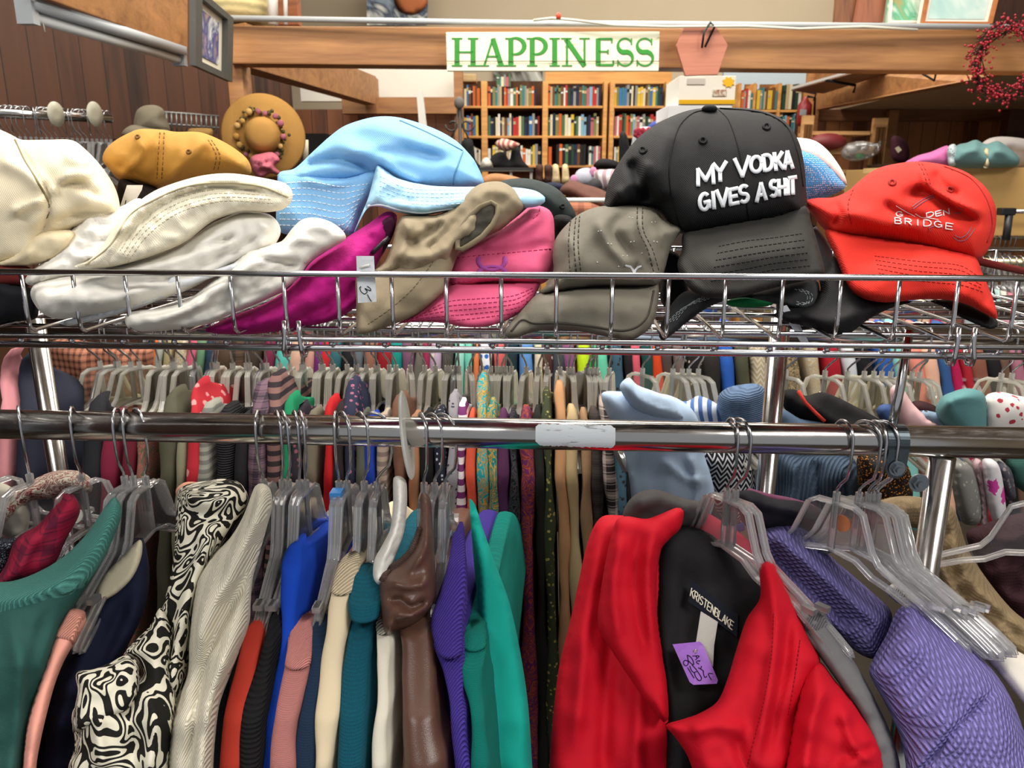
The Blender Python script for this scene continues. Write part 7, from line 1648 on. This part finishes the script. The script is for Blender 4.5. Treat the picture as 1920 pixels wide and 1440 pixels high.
# ---------------------------------------------------------------- third rail: strips of colour
R3 = 1.95; rz3 = hit(960, 572, R3).z
tag(obj('clothes_rail', tube([rk(-2.2, R3, rz3), rk(2.6, R3, rz3)], .0155, 20), RAILM), 'chrome third rail seen through the wire shelf', 'rail')
R3C = [(282, '#191a1c', 'black'), (292, '#c45a20', 'orange'), (300, '#8f9188', 'grey'), (316, '#9a8c66', 'khaki'), (340, '#9a8c66', 'khaki patterned'), (362, '#b4546c', 'rose pink'), (378, '#5d8264', 'sage green'), (395, '#24384c', 'slate blue'), (420, '#4a3a2c', 'brown'), (445, '#5a4632', 'brown plaid'), (475, '#3b3028', 'dark brown'), (505, '#6f2440', 'maroon'), (532, '#54b3a8', 'aqua'), (558, '#c9a08c', 'blush'), (582, '#b98a7c', 'dusty peach'),
 (598, '#6c2b6c', 'purple'), (612, '#b51e26', 'red'), (630, '#2c5a62', 'petrol blue'), (655, '#17171a', 'black'), (672, '#5a646c', 'steel grey'), (696, '#8a5e4c', 'cinnamon'), (722, '#8c1820', 'dark red'), (745, '#128078', 'teal'), (766, '#6f4a62', 'mauve'), (785, '#6b675e', 'stone grey'), (800, '#8e2a4a', 'raspberry'), (818, '#a894a8', 'lilac print'), (838, '#4b4842', 'charcoal'), (862, '#8fcfc0', 'mint'), (880, '#6cc0ac', 'seafoam'), (892, '#d8794a', 'apricot'),
 (910, '#e3e6ec', 'white with blue dots'), (935, '#c45858', 'coral pink'), (958, '#1a3038', 'dark teal floral'), (985, '#5a8ac4', 'sky blue'), (1008, '#c9bda4', 'cream and tan'), (1024, '#4a2b26', 'dark rust print'), (1045, '#3a3e46', 'graphite'), (1066, '#7d4a70', 'plum'), (1090, '#b9d81e', 'neon yellow-green'), (1125, '#64c2a0', 'bright mint'), (1155, '#3c5a6c', 'blue-grey print'), (1175, '#1c1a1e', 'black silky'), (1190, '#d0586a', 'salmon pink'), (1210, '#12403c', 'bottle green'),
 (1230, '#c8401c', 'bright orange-red'), (1250, '#4a3c3a', 'mocha'), (1270, '#6e5c5a', 'mushroom'), (1300, '#1d1b18', 'black leopard'), (1330, '#2a2622', 'black and tan'), (1360, '#2a5ab0', 'royal blue'), (1390, '#4a4a38', 'army green'), (1420, '#a89878', 'sand zigzag'), (1480, '#a8946c', 'tan leaf print'), (1520, '#b09a70', 'beige leaf print'), (1555, '#a01826', 'crimson'), (1590, '#c8ccd0', 'pale grey'), (1615, '#16161a', 'jet black'), (1655, '#2a5aa8', 'cobalt'), (1678, '#7fc0b8', 'pale aqua'),
 (1715, '#e08878', 'salmon'), (1740, '#e8b49a', 'pale peach'), (1765, '#34588c', 'mid blue'), (1785, '#b01a4c', 'magenta knit'), (1805, '#a82430', 'brick red'), (1830, '#8a5646', 'clay brown'), (1855, '#1c1a1c', 'black and white'), (1875, '#6a5040', 'taupe brown'), (1900, '#a46a7c', 'dusty rose'), (1925, '#2c2a38', 'dark indigo')]
random.seed(31)
PK = {'plaid': 'plaid', 'print': 'floral', 'floral': 'floral', 'dots': 'dots', 'leopard': 'floral', 'zigzag': 'zigzag', 'patterned': 'paisley', 'leaf': 'paisley'}
H3 = []
for k, (x, c, nm) in enumerate(R3C):
    gp = min(x - R3C[k - 1][0] if k else 20, R3C[k + 1][0] - x if k + 1 < len(R3C) else 20); hw = min(random.uniform(11, 17), gp * .56); kd = 'fabric'; c2 = None
    for w_, kk in PK.items():
        if w_ in nm: kd = kk; c2 = {'dots': '#2a62b4'}.get(kk, '#2a2624' if k % 2 else '#c8beae')
    top = random.uniform(598, 616)
    t = thing('shirt', nm + ' shirt, %s on the third rail' % ('left of the aisle' if x < 640 else ('near the middle' if x < 1280 else 'toward the right')), 'shirt', P(x, top, fy3(top)), 'clothes on the third rail')
    sl = (x - 960) * .03
    strip([(top, x - hw * .6, x + hw * .6), (top + 22, x - hw, x + hw), (780, x - hw + sl, x + hw + sl), (1000, x - hw * 1.1 + sl * 2, x + hw * 1.1 + sl * 2)], 'body', mat(c, kd, c2, 1.0), t, backl=.34, fold=.004, seed=k + 90, step=22, fyf=fy3, taper=150)
    p = hit(x, 600, R3)
    hanger(rk(uof(p), R3, rz3), -TH + rr_(random.uniform(-12, 12)), 'clear hanger on the third rail holding the ' + nm + ' shirt', group='clear hangers on the third rail', hookyaw=rr_(random.uniform(-40, 40)))

# ---------------------------------------------------------------- far right racks seen through the shelf
R4 = 2.75
for (v, py, x0, x1, lb) in ((2.45, 492, 1812, 2100, 'lower far chrome rail right of the red cap'), (2.75, 441, 1855, 2100, 'upper far chrome rail right of the red cap')):
    a, b = hit(x0, py, v), hit(x1, py, v); z_ = a.z
    t = tag(obj('clothes_rail', tube([rk(uof(a), v, z_), rk(uof(b), v, z_)], .014, 16), mat('#cfc29a', 'plain', rough=.25, metal=.9)), lb, 'rail')
    for j in range(9 if v < 2.6 else 5):
        x = x0 + 14 + j * 12 if v < 2.6 else 1862 + j * 9
        h = hanger(rk(uof(hit(x, py, v)), v, z_), -TH + rr_(20 + j * 2), '%s hanger from the left on the %s' % (NUM[j], lb), group='hangers on the far right rails', hookyaw=rr_(-20))
        if v < 2.6:
            cl, nm = (('#c9b4b0', 'blush'), ('#9bbccb', 'powder blue'), ('#4a3a38', 'brown'), ('#17171a', 'black'), ('#b9d4cf', 'pale aqua'), ('#d8d2c8', 'ivory'), ('#c77d8c', 'pink'), ('#5a7aa0', 'denim blue'), ('#22242c', 'navy'))[j]
            t = thing('blouse', nm + ' blouse on the lower far rail at the right edge', 'blouse', P(x, 540, 2.3), 'clothes on the far right rail')
            strip([(532 + j * 3, x - 5, x + 5), (560, x - 8, x + 8), (700, x - 9, x + 9), (800, x - 9, x + 9)], 'body', mat(cl, 'fabric'), t, backl=.3, fold=.004, seed=j + 300, step=22, fyf=lambda y: 2.32)
o = thing('rack_bracket', 'black plastic rack end bracket on the far right rail', 'rack bracket', P(1893, 440, 2.5))
obj('clamp', panel(1878, 390, 1906, 404, 2.5, .03, .004), mat('#16161a', rough=.4), o, smooth=False); obj('stem', tube([P(1892, 404, 2.51), P(1886, 450, 2.51)], .012, 10), mat('#2a2a2e', rough=.4), o); obj('bar', tube([P(1900, 396, 2.51), P(2000, 399, 2.51)], .007, 10), CHROME, o)
# pastel tops seen through the shelf under the red cap
for k, (x, c, nm) in enumerate(((1640, '#d9b2b4', 'shell pink'), (1668, '#8fb4c9', 'baby blue'), (1690, '#e0907c', 'light coral'), (1712, '#3f6aa8', 'medium blue'), (1735, '#e2c7a8', 'champagne'), (1755, '#c2306c', 'hot pink'), (1780, '#cfa9a4', 'dusty blush'), (1800, '#7e4a3c', 'russet'), (1822, '#b8c8cc', 'ice grey'), (1845, '#cf8d86', 'salmon rose'))):
    t = thing('blouse', nm + ' blouse seen through the wire shelf below the red cap', 'blouse', P(x, 565, 2.2), 'clothes below the red cap')
    strip([(556 + (k % 3) * 5, x - 8, x + 8), (580, x - 13, x + 13), (640, x - 14, x + 14), (760, x - 14, x + 14)], 'body', mat(c, 'fabric'), t, backl=.34, fold=.004, seed=k + 400, step=20, fyf=lambda y: 2.15)
# high rail of empty hangers at the upper left
v = 2.15; zc_ = P(100, 212, 2.2).z
a, b = P(-80, 208, 2.15), P(208, 222, 2.45)
t = thing('clothes_rail', 'chrome rail of empty hangers at the upper left by the dark wall', 'rail', (a + b) / 2); obj('tube', tube([a, b], .0135, 16), RAILM, t)
for j in range(24):
    f = j / 23; p = a + (b - a) * (.18 + .80 * f)
    hanger(p - Vector((0, 0, 0)), rr_(-8 + 22 * math.sin(j * 1.7)), '%s empty hanger from the left on the upper left rail' % NUM[j], group='empty hangers by the dark wall', hookyaw=rr_(30 * math.sin(j)))
for x, lb in ((105, 'round cream size divider on the upper left rail'), (178, 'round grey size divider at the right end of the upper left rail')):
    p = P(x, 214, 2.30); t = thing('size_divider', lb, 'size divider', p)
    bm = lathe([(.010, -.001), (.034, -.001), (.034, .001), (.010, .001)], 28, (0, 0, 0), 'Y'); bm.transform(Matrix.Rotation(math.radians(82), 4, 'Z')); bm.transform(Matrix.Translation(p)); obj('disc', bm, mat('#bdb9a4', rough=.4), t)
